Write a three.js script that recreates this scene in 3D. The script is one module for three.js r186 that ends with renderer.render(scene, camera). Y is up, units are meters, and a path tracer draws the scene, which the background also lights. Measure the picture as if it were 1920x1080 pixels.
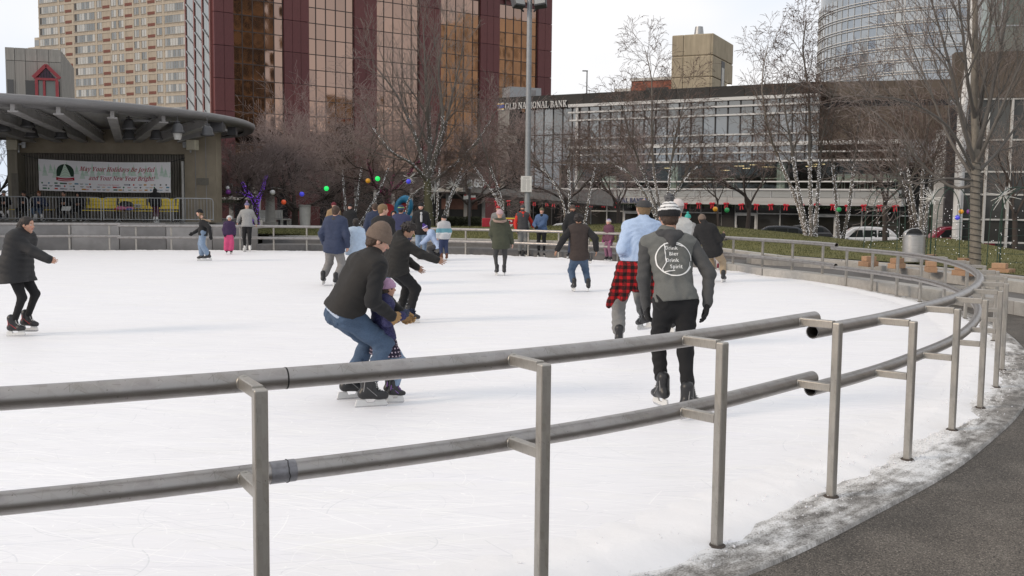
import * as THREE from 'three';
import { mergeGeometries } from 'three/addons/utils/BufferGeometryUtils.js';
import { RoundedBoxGeometry } from 'three/addons/geometries/RoundedBoxGeometry.js';
import { FontLoader } from 'three/addons/loaders/FontLoader.js';
import { TextGeometry } from 'three/addons/geometries/TextGeometry.js';

// ---------------------------------------------------------------- camera, sky, sun, exposure
const scene = new THREE.Scene();
const EYE = 1.85, FOCAL = 1900, PITCH = Math.atan(165 / 1900), ROLL = 0.0105;
const camera = new THREE.PerspectiveCamera(THREE.MathUtils.radToDeg(2 * Math.atan(540 / FOCAL)), 16 / 9, 0.1, 3000);
camera.position.set(0, EYE, 0);
camera.rotation.set(-PITCH, 0, ROLL, 'YXZ');
const renderer = new THREE.WebGLRenderer({ antialias: true });
renderer.toneMapping = THREE.LinearToneMapping;
renderer.toneMappingExposure = 1.1;
renderer.shadowMap.enabled = true;
const sun = new THREE.DirectionalLight(0xffe9cf, 1.5);
sun.position.set(-90, 50, 40);
sun.castShadow = true; sun.shadow.radius = 30;
Object.assign(sun.shadow.camera, { left: -160, right: 160, top: 160, bottom: -160, near: 1, far: 500 });
scene.add(sun, sun.target);

let seed = 7;
const rnd = () => { seed = (seed * 1664525 + 1013904223) >>> 0; return seed / 4294967296; };
const rr = (a, b) => a + (b - a) * rnd();
function hash(x, y, z) { let h = Math.imul(x, 374761393) ^ Math.imul(y, 668265263) ^ Math.imul(z, 1274126177); h = Math.imul(h ^ (h >>> 13), 1274126177); return ((h ^ (h >>> 16)) >>> 0) / 4294967296; }
const fade = (t) => t * t * (3 - 2 * t);
function vnoise(x, y, z, p = 1 << 20) {          // value noise, period p, 0..1
  const X = Math.floor(x), Y = Math.floor(y), Z = Math.floor(z), u = fade(x - X), v = fade(y - Y), w = fade(z - Z);
  const m = (n) => ((n % p) + p) % p, a = (i, j, k) => hash(m(X + i), m(Y + j), m(Z + k));
  const l = (s, t, q) => s + (t - s) * q;
  return l(l(l(a(0, 0, 0), a(1, 0, 0), u), l(a(0, 1, 0), a(1, 1, 0), u), v), l(l(a(0, 0, 1), a(1, 0, 1), u), l(a(0, 1, 1), a(1, 1, 1), u), v), w);
}
function fbm(x, y, z, o = 4, p = 1 << 20) { let s = 0, a = 0.5, t = 0; for (let i = 0; i < o; i++) { s += a * vnoise(x, y, z + i * 17, p); t += a; x *= 2; y *= 2; p *= 2; a *= 0.5; } return s / t; }

{ // thin bright overcast with faint blue breaks
  const W = 1024, H = 512, d = new Float32Array(W * H * 4);
  for (let j = 0; j < H; j++) for (let i = 0; i < W; i++) {
    const th = (j + 0.5) / H * Math.PI - Math.PI / 2, ph = (i + 0.5) / W * 2 * Math.PI;   // bottom row first
    const x = Math.cos(th) * Math.cos(ph), z = Math.cos(th) * Math.sin(ph), y = Math.sin(th), k = (j * W + i) * 4;
    const n = fbm(x * 2.3 + 9, y * 5 + 4, z * 2.3 + 2, 5), n2 = fbm(x * 5 + 3, y * 11 + 1, z * 5 + 8, 4);
    const b = THREE.MathUtils.smoothstep(n * 0.7 + n2 * 0.3, 0.44, 0.66) * 0.5;
    const gsh = 1 - 0.13 * THREE.MathUtils.smoothstep(fbm(x * 1.7 + 5, y * 9 + 2, z * 1.7 + 6, 5), 0.45, 0.75);
    const c = y < -0.02 ? [0.3, 0.3, 0.3] : [(0.92 - 0.34 * b) * gsh, (0.915 - 0.2 * b) * gsh, (0.92 - 0.01 * b) * gsh];
    d[k] = c[0]; d[k + 1] = c[1]; d[k + 2] = c[2]; d[k + 3] = 1;
  }
  const t = new THREE.DataTexture(d, W, H, THREE.RGBAFormat, THREE.FloatType);
  t.mapping = THREE.EquirectangularReflectionMapping; t.magFilter = t.minFilter = THREE.LinearFilter; t.needsUpdate = true;
  scene.background = t; scene.environment = t;
}

// ---------------------------------------------------------------- pixel -> place (layout survey)
const cp = Math.cos(PITCH), sp = Math.sin(PITCH), cr = Math.cos(ROLL), sr = Math.sin(ROLL);
function ray(px, py) { const u = (px - 960) / FOCAL, v = (540 - py) / FOCAL, a = u * cr - v * sr, b = u * sr + v * cr; return new THREE.Vector3(a, -sp + b * cp, -(cp + b * sp)); }
function G(px, py, y = 0) { const r = ray(px, py), t = (y - EYE) / r.y; return new THREE.Vector3(r.x * t, y, r.z * t); }
function D(px, py, d) { const r = ray(px, py), t = d / -r.z; return new THREE.Vector3(r.x * t, EYE + r.y * t, -d); }
const V = (x, y, z) => new THREE.Vector3(x, y, z);

// ---------------------------------------------------------------- helpers
const used = {};
function numbered(n) { used[n] = (used[n] ?? -1) + 1; return used[n] ? n + '_' + String(used[n]).padStart(3, '0') : n; }
function tag(o, label, category, group) { o.userData.label = label; if (category) o.userData.category = category; if (group) o.userData.group = group; return o; }
function thing(name, label, category, pos = [0, 0, 0], turn = 0, group) { const g = new THREE.Group(); g.name = numbered(name); g.position.set(...pos); g.rotation.y = turn; scene.add(g); return tag(g, label, category, group); }
function boxUV(g) {
  if (g.userData.keepUV) return g;
  if (g.index) g = g.toNonIndexed();
  const p = g.attributes.position, n = g.attributes.normal, uv = new Float32Array(p.count * 2);
  for (let i = 0; i < p.count; i++) {
    const ax = Math.abs(n.getX(i)), ay = Math.abs(n.getY(i)), az = Math.abs(n.getZ(i));
    if (ay > ax && ay > az) { uv[2 * i] = p.getX(i); uv[2 * i + 1] = p.getZ(i); }
    else if (ax > az) { uv[2 * i] = p.getZ(i); uv[2 * i + 1] = p.getY(i); }
    else { uv[2 * i] = p.getX(i); uv[2 * i + 1] = p.getY(i); }
  }
  g.setAttribute('uv', new THREE.BufferAttribute(uv, 2));
  return g;
}
function merge(list) {
  const gs = (Array.isArray(list) ? list : [list]).map((g) => { const k = g.userData.keepUV; if (g.index) { g = g.toNonIndexed(); g.userData.keepUV = k; } return boxUV(g); });
  const hasC = gs.some((g) => g.attributes.color);
  for (const g of gs) for (const k of Object.keys(g.attributes)) if (!['position', 'normal', 'uv'].includes(k) && !(hasC && k === 'color')) g.deleteAttribute(k);
  return gs.length > 1 ? mergeGeometries(gs) : gs[0];
}
function mesh(name, geos, mat, parent = scene) {
  const m = new THREE.Mesh(geos.isBufferGeometry && geos.userData.shared ? geos : merge(geos), mat);
  m.name = parent === scene ? numbered(name) : name; m.castShadow = m.receiveShadow = true; parent.add(m); return m;
}
function struct(name, geos, mat) { const m = mesh(name, geos, mat); m.userData.kind = 'structure'; return m; }
const bx = (w, h, d, x = 0, y = 0, z = 0, ry = 0) => { const g = new THREE.BoxGeometry(w, h, d); if (ry) g.rotateY(ry); return g.translate(x, y, z); };
const rb = (w, h, d, x = 0, y = 0, z = 0, r = 0.01, s = 2) => new RoundedBoxGeometry(w, h, d, s, Math.min(r, w / 2.01, h / 2.01, d / 2.01)).translate(x, y, z);
function rod(a, b, r1, r2 = r1, n = 8, open = false) {   // tapered rod between two points
  const v = b.clone().sub(a), L = v.length(), g = new THREE.CylinderGeometry(r2, r1, L, n, 1, open);
  g.translate(0, L / 2, 0).applyQuaternion(new THREE.Quaternion().setFromUnitVectors(V(0, 1, 0), v.normalize())); return g.translate(a.x, a.y, a.z);
}
function bar(a, b, w, h) {                                // rectangular bar between two points, h kept upright
  const v = b.clone().sub(a), L = v.length(), m = new THREE.Matrix4().lookAt(V(0, 0, 0), v.clone().negate(), V(0, 1, 0));
  return new THREE.BoxGeometry(w, h, L).applyMatrix4(m).translate((a.x + b.x) / 2, (a.y + b.y) / 2, (a.z + b.z) / 2);
}
function pathTube(pts, r, n = 6, r2 = r) {                // tapered tube along points
  const P = [], N = [], I = []; let prev = V(0.3, 0.1, 0.95).normalize();
  pts.forEach((p, i) => {
    const t = pts[Math.min(i + 1, pts.length - 1)].clone().sub(pts[Math.max(i - 1, 0)]).normalize();
    const a = prev.clone().sub(t.clone().multiplyScalar(prev.dot(t))).normalize(), b = t.clone().cross(a); prev = a;
    const R = r + (r2 - r) * i / (pts.length - 1);
    for (let k = 0; k < n; k++) { const q = k / n * 6.2832, c = Math.cos(q), s = Math.sin(q), nx = a.x * c + b.x * s, ny = a.y * c + b.y * s, nz = a.z * c + b.z * s; P.push(p.x + nx * R, p.y + ny * R, p.z + nz * R); N.push(nx, ny, nz); }
  });
  for (let i = 0; i < pts.length - 1; i++) for (let k = 0; k < n; k++) { const a = i * n + k, b = i * n + (k + 1) % n, c = a + n, d = b + n; I.push(a, b, c, b, d, c); }
  if (n > 4) for (const [o, f] of [[0, 1], [(pts.length - 1) * n, 0]]) for (let k = 1; k < n - 1; k++) f ? I.push(o, o + k + 1, o + k) : I.push(o, o + k, o + k + 1);
  const g = new THREE.BufferGeometry(); g.setAttribute('position', new THREE.Float32BufferAttribute(P, 3)); g.setAttribute('normal', new THREE.Float32BufferAttribute(N, 3)); g.setIndex(I); return g;
}
function sheet(rows, opt = {}) {                          // grid of Vector3 rows -> surface
  const P = [], I = [], n = rows[0].length; rows.forEach((r) => r.forEach((p) => P.push(p.x, p.y, p.z)));
  for (let i = 0; i < rows.length - 1; i++) for (let k = 0; k < n - 1; k++) { const a = i * n + k; I.push(a, a + 1, a + n, a + 1, a + n + 1, a + n); }
  const g = new THREE.BufferGeometry(); g.setAttribute('position', new THREE.Float32BufferAttribute(P, 3)); g.setIndex(I); g.computeVertexNormals();
  { const nn = g.attributes.normal; let sy = 0, sz = 0; for (let i = 0; i < nn.count; i++) { sy += nn.getY(i); sz += nn.getZ(i); } if (Math.abs(sy) > Math.abs(sz) ? sy < 0 : sz < 0) { for (let i = 0; i < I.length; i += 3) [I[i], I[i + 1]] = [I[i + 1], I[i]]; g.setIndex(I); g.computeVertexNormals(); } }
  if (opt.uv) { const U = []; rows.forEach((r, i) => r.forEach((p, k) => U.push(...opt.uv(i, k, p)))); g.setAttribute('uv', new THREE.Float32BufferAttribute(U, 2)); g.userData.keepUV = true; }
  return g;
}
const shared = (g) => { g = merge(g); g.userData.shared = true; return g; };

// ---------------------------------------------------------------- textures and materials
function tex(size, fn, srgb = true, h = size) {           // fn(u, v) -> [r, g, b] 0..1 (display values when srgb)
  const d = new Uint8Array(size * h * 4);
  for (let j = 0; j < h; j++) for (let i = 0; i < size; i++) { const c = fn(i / size, j / h, i, j), k = (j * size + i) * 4; for (let q = 0; q < 3; q++) d[k + q] = Math.max(0, Math.min(255, c[q] * 255)); d[k + 3] = 255; }
  const t = new THREE.DataTexture(d, size, h); t.wrapS = t.wrapT = THREE.RepeatWrapping; t.magFilter = THREE.LinearFilter; t.minFilter = THREE.LinearMipmapLinearFilter; t.generateMipmaps = true;
  if (srgb) t.colorSpace = THREE.SRGBColorSpace; t.needsUpdate = true; return t;
}
const g3 = (v) => [v, v, v];
const TX = {
  blotch: tex(256, (u, v) => g3(0.80 + 0.20 * fbm(u * 6, v * 6, 1, 5, 6))),
  grain: tex(256, (u, v, i, j) => g3(0.74 + 0.26 * (0.6 * hash(i, j, 3) + 0.4 * fbm(u * 16, v * 16, 4, 3, 16)))),
  streak: tex(256, (u, v) => g3(0.74 + 0.26 * (0.6 * fbm(u * 40, v * 3, 7, 3, 3 << 8) + 0.4 * fbm(u * 8, v * 8, 9, 4, 8)))),
  brush: tex(256, (u, v, i, j) => g3(0.80 + 0.14 * fbm(u * 5, v * 60, 5, 3, 5 << 8) + 0.06 * hash(i, j, 8))),
  cloth: tex(128, (u, v, i, j) => g3(0.80 + 0.12 * ((i + j) % 4 < 2 ? 1 : 0) * hash(i, j, 1) + 0.10 * fbm(u * 8, v * 8, 2, 3, 8))),
  denim: tex(256, (u, v, i, j) => g3(0.62 + 0.38 * (0.5 * fbm(u * 4, v * 4, 2, 4, 4) + 0.5 * hash(i >> 1, j, 6)))),
};
const rep = (t, s) => { const k = t.uuid + s; TX[k] ??= (() => { const c = t.clone(); c.repeat.set(1 / s, 1 / s); c.needsUpdate = true; return c; })(); return TX[k]; };
const lin = (c) => Array.isArray(c) ? new THREE.Color().setRGB(...c) : new THREE.Color(c);
function mat(color, o = {}) {
  const { tx = 'blotch', size = 1, bump, rough = 0.8, metal = 0, gain = 1.15, ...more } = o;
  const phys = 'clearcoat' in more || 'transmission' in more || 'sheen' in more;
  const p = { color: lin(color).multiplyScalar(tx ? gain : 1), roughness: rough, metalness: metal, ...more };
  if (tx) { p.map = rep(TX[tx], size); if (bump) { p.bumpMap = p.map; p.bumpScale = bump; } }
  return phys ? new THREE.MeshPhysicalMaterial(p) : new THREE.MeshStandardMaterial(p);
}
const steelTx = (() => {                                  // worn brushed steel: scuffs, scratches, dull patches
  const c = document.createElement('canvas'); c.width = c.height = 512; const x = c.getContext('2d'); x.fillStyle = 'rgb(222,221,219)'; x.fillRect(0, 0, 512, 512);
  for (let k = 0; k < 160; k++) { const l = rnd() < 0.5; x.fillStyle = l ? `rgba(244,243,240,${rr(0.05, 0.16)})` : `rgba(160,155,148,${rr(0.04, 0.16)})`; x.beginPath(); x.ellipse(rr(0, 512), rr(0, 512), rr(6, 40), rr(10, 70), rr(0, 3), 0, 7); x.fill(); }
  for (let k = 0; k < 260; k++) { x.strokeStyle = rnd() < 0.55 ? `rgba(250,249,246,${rr(0.15, 0.55)})` : `rgba(120,114,106,${rr(0.15, 0.5)})`; x.lineWidth = rr(0.6, 1.6); const a = rr(0, 512), b = rr(0, 512), q = rr(0, 6.3), L = rr(5, 55); x.beginPath(); x.moveTo(a, b); x.lineTo(a + Math.cos(q) * L, b + Math.sin(q) * L); x.stroke(); }
  for (let k = 0; k < 90; k++) { x.fillStyle = `rgba(${rnd() < 0.5 ? '95,85,74' : '245,244,242'},${rr(0.2, 0.7)})`; x.beginPath(); x.ellipse(rr(0, 512), rr(0, 512), rr(0.8, 3), rr(0.8, 4), 0, 0, 7); x.fill(); }
  const t = new THREE.CanvasTexture(c); t.colorSpace = THREE.SRGBColorSpace; t.wrapS = t.wrapT = THREE.RepeatWrapping; return t; })();
TX.steelworn = steelTx;
const MT = {
  steel: mat([0.39, 0.375, 0.37], { tx: 'steelworn', size: 0.55, rough: 0.38, metal: 0.85 }),
  post: mat([0.47, 0.45, 0.42], { tx: 'steelworn', size: 0.45, rough: 0.42, metal: 0.7 }),
  darkpipe: mat([0.02, 0.02, 0.02], { rough: 0.9 }),
  stone: mat([0.42, 0.41, 0.385], { tx: 'grain', size: 0.7, rough: 0.9, bump: 0.003 }),
  greywall: mat([0.29, 0.285, 0.285], { tx: 'blotch', size: 1.8, rough: 0.85, bump: 0.004 }),
  conc: mat([0.43, 0.385, 0.32], { tx: 'streak', size: 3, rough: 0.9, bump: 0.004 }),
  paver: mat([0.135, 0.128, 0.122], { tx: 'grain', size: 0.8, rough: 0.9 }),
  white: mat([0.72, 0.72, 0.70], { rough: 0.55 }),
  offwhite: mat([0.60, 0.59, 0.56], { rough: 0.6 }),
  black: mat([0.022, 0.022, 0.024], { rough: 0.5 }),
  darkmetal: mat([0.075, 0.075, 0.08], { rough: 0.5, metal: 0.3 }),
  galv: mat([0.42, 0.43, 0.44], { tx: 'brush', size: 0.5, rough: 0.45, metal: 0.55 }),
  red: mat([0.45, 0.02, 0.025], { rough: 0.6 }),
  yellow: mat([0.82, 0.63, 0.07], { rough: 0.5 }),
  led: new THREE.MeshStandardMaterial({ color: 0xffffff, emissive: 0xf4f6ff, emissiveIntensity: 0.3, roughness: 0.4 }),
};
const font = await new FontLoader().loadAsync('fonts/droid/droid_sans_bold.typeface.json');
const serif = await new FontLoader().loadAsync('fonts/droid/droid_serif_bold.typeface.json');
function lettering(s, size, depth, f = font) { const g = new TextGeometry(s, { font: f, size, depth, curveSegments: 3, bevelEnabled: false }); g.computeBoundingBox(); return g; }
// ---------------------------------------------------------------- ground, rink
const pt = (x, d) => V(x, 0, -d);
const RIM = [[-1.8, 3.47], [-0.99, 3.88], [0.15, 4.57], [1.13, 5.35], [2.04, 6.29], [2.88, 7.23], [3.64, 8.23], [4.3, 9.16], [4.94, 10.21], [5.54, 11.32], [6.1, 12.5], [6.6, 13.75], [7.05, 15.1], [7.42, 16.5], [7.66, 17.9], [7.76, 19.2], [7.73, 20.3], [7.63, 21.45], [7.45, 22.62], [7.22, 23.93], [6.87, 25.04], [6.43, 26.25], [5.96, 27.36], [5.2, 28.6], [4.0, 30.1], [2.4, 31.7], [0.58, 33.0], [-1.51, 33.95], [-4.2, 34.75], [-6.84, 35.15], [-8.87, 35.1], [-11.1, 34.8], [-13.27, 34.35], [-15.5, 33.8], [-20, 31.6], [-25, 27.5], [-27, 21], [-26, 14], [-22, 8], [-16, 4.2], [-10, 2.5], [-6, 2.35], [-3.6, 2.8]];
const rimCurve = new THREE.CatmullRomCurve3(RIM.map((p) => pt(...p)), true, 'centripetal');
rimCurve.arcLengthDivisions = 1200;
const RIMLEN = rimCurve.getLength();
const rimAt = (s) => { const u = ((s / RIMLEN) % 1 + 1) % 1, p = rimCurve.getPointAt(u), t = rimCurve.getTangentAt(u); return { p, t, out: V(-t.z, 0, t.x) }; };   // out points away from the ice
function rimArc(x, d) { let best = 1e9, bs = 0; for (let i = 0; i < 3000; i++) { const s = i / 3000 * RIMLEN, p = rimCurve.getPointAt(i / 3000), e = (p.x - x) ** 2 + (p.z + d) ** 2; if (e < best) { best = e; bs = s; } } return bs; }
const sP0 = 0;
const off = (s, o, y = 0) => { const { p, out } = rimAt(s); return p.clone().addScaledVector(out, o).setY(y); };

const asphalt = mat([0.115, 0.105, 0.10], { tx: null, rough: 0.92 });
asphalt.map = rep(tex(512, (u, v, i, j) => { const n = fbm(u * 6, v * 6, 3, 4, 6), h1 = hash(i >> 1, j >> 1, 5), h2 = hash(i, j, 9); const s = h2 > 0.97 ? 0.4 : h1 > 0.93 ? 0.2 : h1 < 0.08 ? -0.2 : 0; const b = 0.50 + 0.24 * n + 0.26 * (h1 - 0.5) + s; return [b * 1.02, b, b * 0.97]; }), 1.6);
asphalt.color.setRGB(0.245, 0.224, 0.204); asphalt.bumpMap = asphalt.map; asphalt.bumpScale = 0.003;
const street = mat([0.075, 0.075, 0.078], { tx: 'grain', size: 2, rough: 0.9 });
{ const g = new THREE.PlaneGeometry(3000, 3000).rotateX(-Math.PI / 2).translate(0, -1.45, -300); struct('ground', g, street); }
{ // paved walkway all round the rink, one sheet with a hole under the ice apron
  const outer = new THREE.Shape(); [[-60, 20], [14, 20], [40, 12], [40, -34], [14, -38.2], [0, -41], [-60, -41]].forEach(([x, z], i) => i ? outer.lineTo(x, -z) : outer.moveTo(x, -z));
  const hole = new THREE.Path(); for (let i = 0; i < 220; i++) { const p = off(i / 220 * RIMLEN, 0.27); i ? hole.lineTo(p.x, -p.z) : hole.moveTo(p.x, -p.z); }
  outer.holes.push(hole);
  struct('walkway', new THREE.ShapeGeometry(outer).rotateX(-Math.PI / 2).translate(0, -0.036, 0), asphalt);
}
{ // ice sheet, with scratches and scraped snow
  const c = document.createElement('canvas'); c.width = c.height = 2048; const x = c.getContext('2d');
  x.fillStyle = 'rgb(235,235,238)'; x.fillRect(0, 0, 2048, 2048);
  for (let k = 0; k < 900; k++) { const a = rr(0.02, 0.05); x.fillStyle = rnd() < 0.5 ? `rgba(248,248,250,${a})` : `rgba(222,223,227,${a})`; x.beginPath(); x.ellipse(rr(0, 2048), rr(0, 2048), rr(20, 160), rr(6, 40), rr(-0.3, 0.3), 0, 7); x.fill(); }
  for (let k = 0; k < 5200; k++) {
    const px = rr(0, 2048), py = rr(0, 2048), L = rr(10, 130), a = (rnd() < 0.8 ? rr(-0.45, 0.25) : rr(0, 6.3)), cv = rr(-0.35, 0.35) * L;
    x.strokeStyle = rnd() < 0.62 ? `rgba(255,255,255,${rr(0.25, 0.8)})` : `rgba(190,193,199,${rr(0.15, 0.45)})`; x.lineWidth = rr(0.7, 1.8);
    for (const [ox, oy] of [[0, 0], [2048, 0], [-2048, 0], [0, 2048], [0, -2048]]) { const X = px + ox, Y = py + oy; x.beginPath(); x.moveTo(X, Y); x.quadraticCurveTo(X + Math.cos(a) * L / 2 - Math.sin(a) * cv, Y + Math.sin(a) * L / 2 + Math.cos(a) * cv, X + Math.cos(a) * L, Y + Math.sin(a) * L); x.stroke(); }
  }
  for (let k = 0; k < 300; k++) { const px = rr(0, 2048), py = rr(0, 2048), L = rr(250, 900), a = rr(-0.5, 0.4), cv = rr(-0.25, 0.25) * L, wh = rnd() < 0.55; x.strokeStyle = wh ? `rgba(255,255,255,${rr(0.3, 0.8)})` : `rgba(200,203,209,${rr(0.12, 0.38)})`; x.lineWidth = rr(0.8, 2.4); for (const ox of [0, -2048]) for (const oy of [0, 2048, -2048]) { x.beginPath(); x.moveTo(px + ox, py + oy); x.quadraticCurveTo(px + ox + L / 2, py + oy + cv + a * L / 2, px + ox + L * Math.cos(a), py + oy + L * Math.sin(a)); x.stroke(); } }
  for (let k = 0; k < 500; k++) { x.fillStyle = `rgba(255,255,255,${rr(0.3, 0.9)})`; x.beginPath(); x.ellipse(rr(0, 2048), rr(0, 2048), rr(1, 7), rr(1, 3), rr(0, 3), 0, 7); x.fill(); }
  const t = new THREE.CanvasTexture(c); t.colorSpace = THREE.SRGBColorSpace; t.wrapS = t.wrapT = THREE.RepeatWrapping; t.repeat.set(1 / 7, 1 / 7); t.anisotropy = 8;
  const b = t.clone(); b.colorSpace = THREE.NoColorSpace;
  const m = new THREE.MeshStandardMaterial({ color: 0xffffff, map: t, bumpMap: b, bumpScale: 0.012, roughness: 0.55 });
  const sh = new THREE.Shape(); for (let i = 0; i < 300; i++) { const p = off(i / 300 * RIMLEN, -0.24); i ? sh.lineTo(p.x, -p.z) : sh.moveTo(p.x, -p.z); }
  struct('ice', new THREE.ShapeGeometry(sh).rotateX(-Math.PI / 2).translate(0, 0.012, 0), m);
}
{ // concrete apron with drifted snow and a rounded lip; scraped-up snow ridge at the ice edge
  const N = 900, L = RIMLEN, prof = [[-0.36, 0.004], [-0.2, 0.003], [-0.05, 0.0], [0.1, -0.006], [0.22, -0.012], [0.29, -0.014], [0.315, -0.018], [0.325, -0.06]];
  const rows = []; for (let i = 0; i <= N; i++) rows.push(prof.map(([o, y]) => off(i / N * L, o, y)));
  const W = 2048, Hh = 128, per = 64;                     // texture: 16 m along, 1 m across
  const at = tex(W, (u, v) => {
    const X = u * 16, Y = v * 0.69 - 0.36, n = fbm(X * 1.3, Y * 5, 3, 5, 1 << 12), n2 = fbm(X * 11, Y * 16, 8, 4, 1 << 12), n3 = hash(Math.floor(u * W), Math.floor(v * Hh), 5), n4 = fbm(X * 4, Y * 26, 21, 4, 1 << 12);
    const e = 1.02 - 2.1 * Math.max(0, Y + 0.12) + (n - 0.5) * 1.5 + (n2 - 0.5) * 0.6 + (n4 - 0.5) * 0.55;
    let s = THREE.MathUtils.smoothstep(e + (n3 - 0.5) * 0.3, 0.0, 1.0); if (Y > 0.30) s = Math.max(s * 0.8, 0.12 + 0.3 * n2);
    s = Math.max(s, 0.16 * n2 + (n3 > 0.94 ? 0.35 : 0)); if (n3 < 0.035 && Y > -0.12) s *= 0.35;
    const d = 0.33 + 0.26 * n2 + 0.14 * (n3 - 0.5) + 0.16 * (n4 - 0.5), g = [d * 1.0, d * 0.965, d * 0.92], w = 0.89 + 0.04 * n2; return g.map((q) => q + (w - q) * s * 0.95);
  }, true, Hh);
  at.wrapT = THREE.ClampToEdgeWrapping;
  const am = new THREE.MeshStandardMaterial({ map: at, roughness: 0.9, bumpMap: at, bumpScale: 0.01 });
  struct('ice_apron', sheet(rows, { uv: (i, k) => [i / N * L / 16, (prof[k][0] + 0.36) / 0.69] }), am);
  const ridge = [], m2 = 1400; for (let i = 0; i <= m2; i++) { const s = i / m2 * L, w = fbm(s * 0.9, 2, 1, 3), q = fbm(s * 7, 5, 3, 3), h = 0.012 + 0.045 * q * w; ridge.push([[-0.56 - 0.1 * q, 0.0118], [-0.40, h * 0.4 + 0.012], [-0.28 + 0.05 * (q - 0.5), h + 0.008], [-0.22, h * 0.8 + 0.008], [-0.2 + 0.30 * w + 0.10 * (q - 0.5), 0.004], [-0.16 + 0.30 * w + 0.10 * (q - 0.5), -0.02]].map(([o, y]) => off(s, o, y + (y > 0.01 ? 0.012 * (hash(i, Math.round(o * 50), 2) - 0.5) : 0)))); }
  struct('snow_ridge', sheet(ridge), new THREE.MeshStandardMaterial({ color: new THREE.Color().setRGB(0.83, 0.83, 0.845), roughness: 0.95, bumpMap: rep(TX.blotch, 0.35), bumpScale: 0.008 }));
}
{ // crumbs of scraped ice lying on the apron and at the ice edge
  seed = 4242; const cr_ = new THREE.IcosahedronGeometry(1, 0), n = 3600, im = new THREE.InstancedMesh(cr_, new THREE.MeshStandardMaterial({ color: lin([0.74, 0.74, 0.76]), roughness: 0.9 }), n), m4 = new THREE.Matrix4(), qq = new THREE.Quaternion();
  for (let i = 0; i < n; i++) { const s = i < 2800 ? sP0 + rr(-1, 12) : rr(0, RIMLEN), o = -0.10 + 0.26 * (rnd() + rnd() + rnd() - 1.5), p = off(s, o, o < -0.2 ? 0.02 + rr(0, 0.015) : 0.004), r = 0.002 + 0.006 * Math.pow(rnd(), 3); qq.setFromEuler(new THREE.Euler(rr(0, 6), rr(0, 6), rr(0, 6))); im.setMatrixAt(i, m4.compose(p, qq, V(r * rr(0.8, 1.7), r * 0.7, r))); }
  im.name = 'ice_crumbs'; im.userData.kind = 'stuff'; im.castShadow = im.receiveShadow = true; scene.add(im); tag(im, 'crumbs of scraped ice strewn along the concrete edge of the rink', 'ice crumbs');
}
// ---------------------------------------------------------------- rink railings
function pipe(s0, s1, o, y0, y1, r, name, parent, m) {     // hollow pipe following the rim
  const n = Math.max(8, Math.ceil(Math.abs(s1 - s0) / 0.25)), pts = []; for (let i = 0; i <= n; i++) { const q = i / n; pts.push(off(s0 + (s1 - s0) * q, o, y0 + (y1 - y0) * q)); }
  const k = 20, P = [], I = [], N = [];
  pts.forEach((p, i) => { const t = pts[Math.min(i + 1, n)].clone().sub(pts[Math.max(i - 1, 0)]).normalize(), b = V(0, 1, 0), a = t.clone().cross(b).normalize(); for (const [R, sgn] of [[r, 1], [r * 0.84, -1]]) for (let j = 0; j < k; j++) { const q = j / k * 6.2832, c = Math.cos(q), s = Math.sin(q); P.push(p.x + (a.x * c) * R, p.y + s * R, p.z + a.z * c * R); N.push(a.x * c * sgn, s * sgn, a.z * c * sgn); } });
  for (let i = 0; i < n; i++) for (let j = 0; j < k; j++) for (const w of [0, 1]) { const a = i * 2 * k + w * k + j, b = i * 2 * k + w * k + (j + 1) % k, c = a + 2 * k, d = b + 2 * k; w ? I.push(a, b, c, b, d, c) : I.push(a, c, b, b, c, d); }
  for (const e of [0, n]) for (let j = 0; j < k; j++) { const a = e * 2 * k + j, b = e * 2 * k + (j + 1) % k, c = a + k, d = b + k; e ? I.push(a, c, b, b, c, d) : I.push(a, b, c, b, d, c); }
  const g = new THREE.BufferGeometry(); g.setAttribute('position', new THREE.Float32BufferAttribute(P, 3)); g.setAttribute('normal', new THREE.Float32BufferAttribute(N, 3)); g.setIndex(I);
  const uv = []; pts.forEach((p, i) => { for (let w = 0; w < 2; w++) for (let j = 0; j < k; j++) uv.push(j / k * 0.3, i / n * (s1 - s0)); }); g.setAttribute('uv', new THREE.Float32BufferAttribute(uv, 2)); g.userData.keepUV = true;
  return mesh(name, g, m, parent);
}
const postG = shared(rb(0.056, 1, 0.05, 0, 0, 0, 0.009, 2)), collarG = shared([new THREE.TorusGeometry(0.036, 0.008, 5, 10).rotateX(Math.PI / 2), new THREE.CylinderGeometry(0.045, 0.05, 0.006, 12)]);
const armG = shared(rb(0.046, 0.05, 1, 0, 0, 0, 0.006, 2)), weldG = shared(new THREE.TorusGeometry(0.026, 0.007, 5, 12));
const rust = mat([0.085, 0.07, 0.06], { tx: 'grain', size: 0.1, rough: 0.95 });
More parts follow.
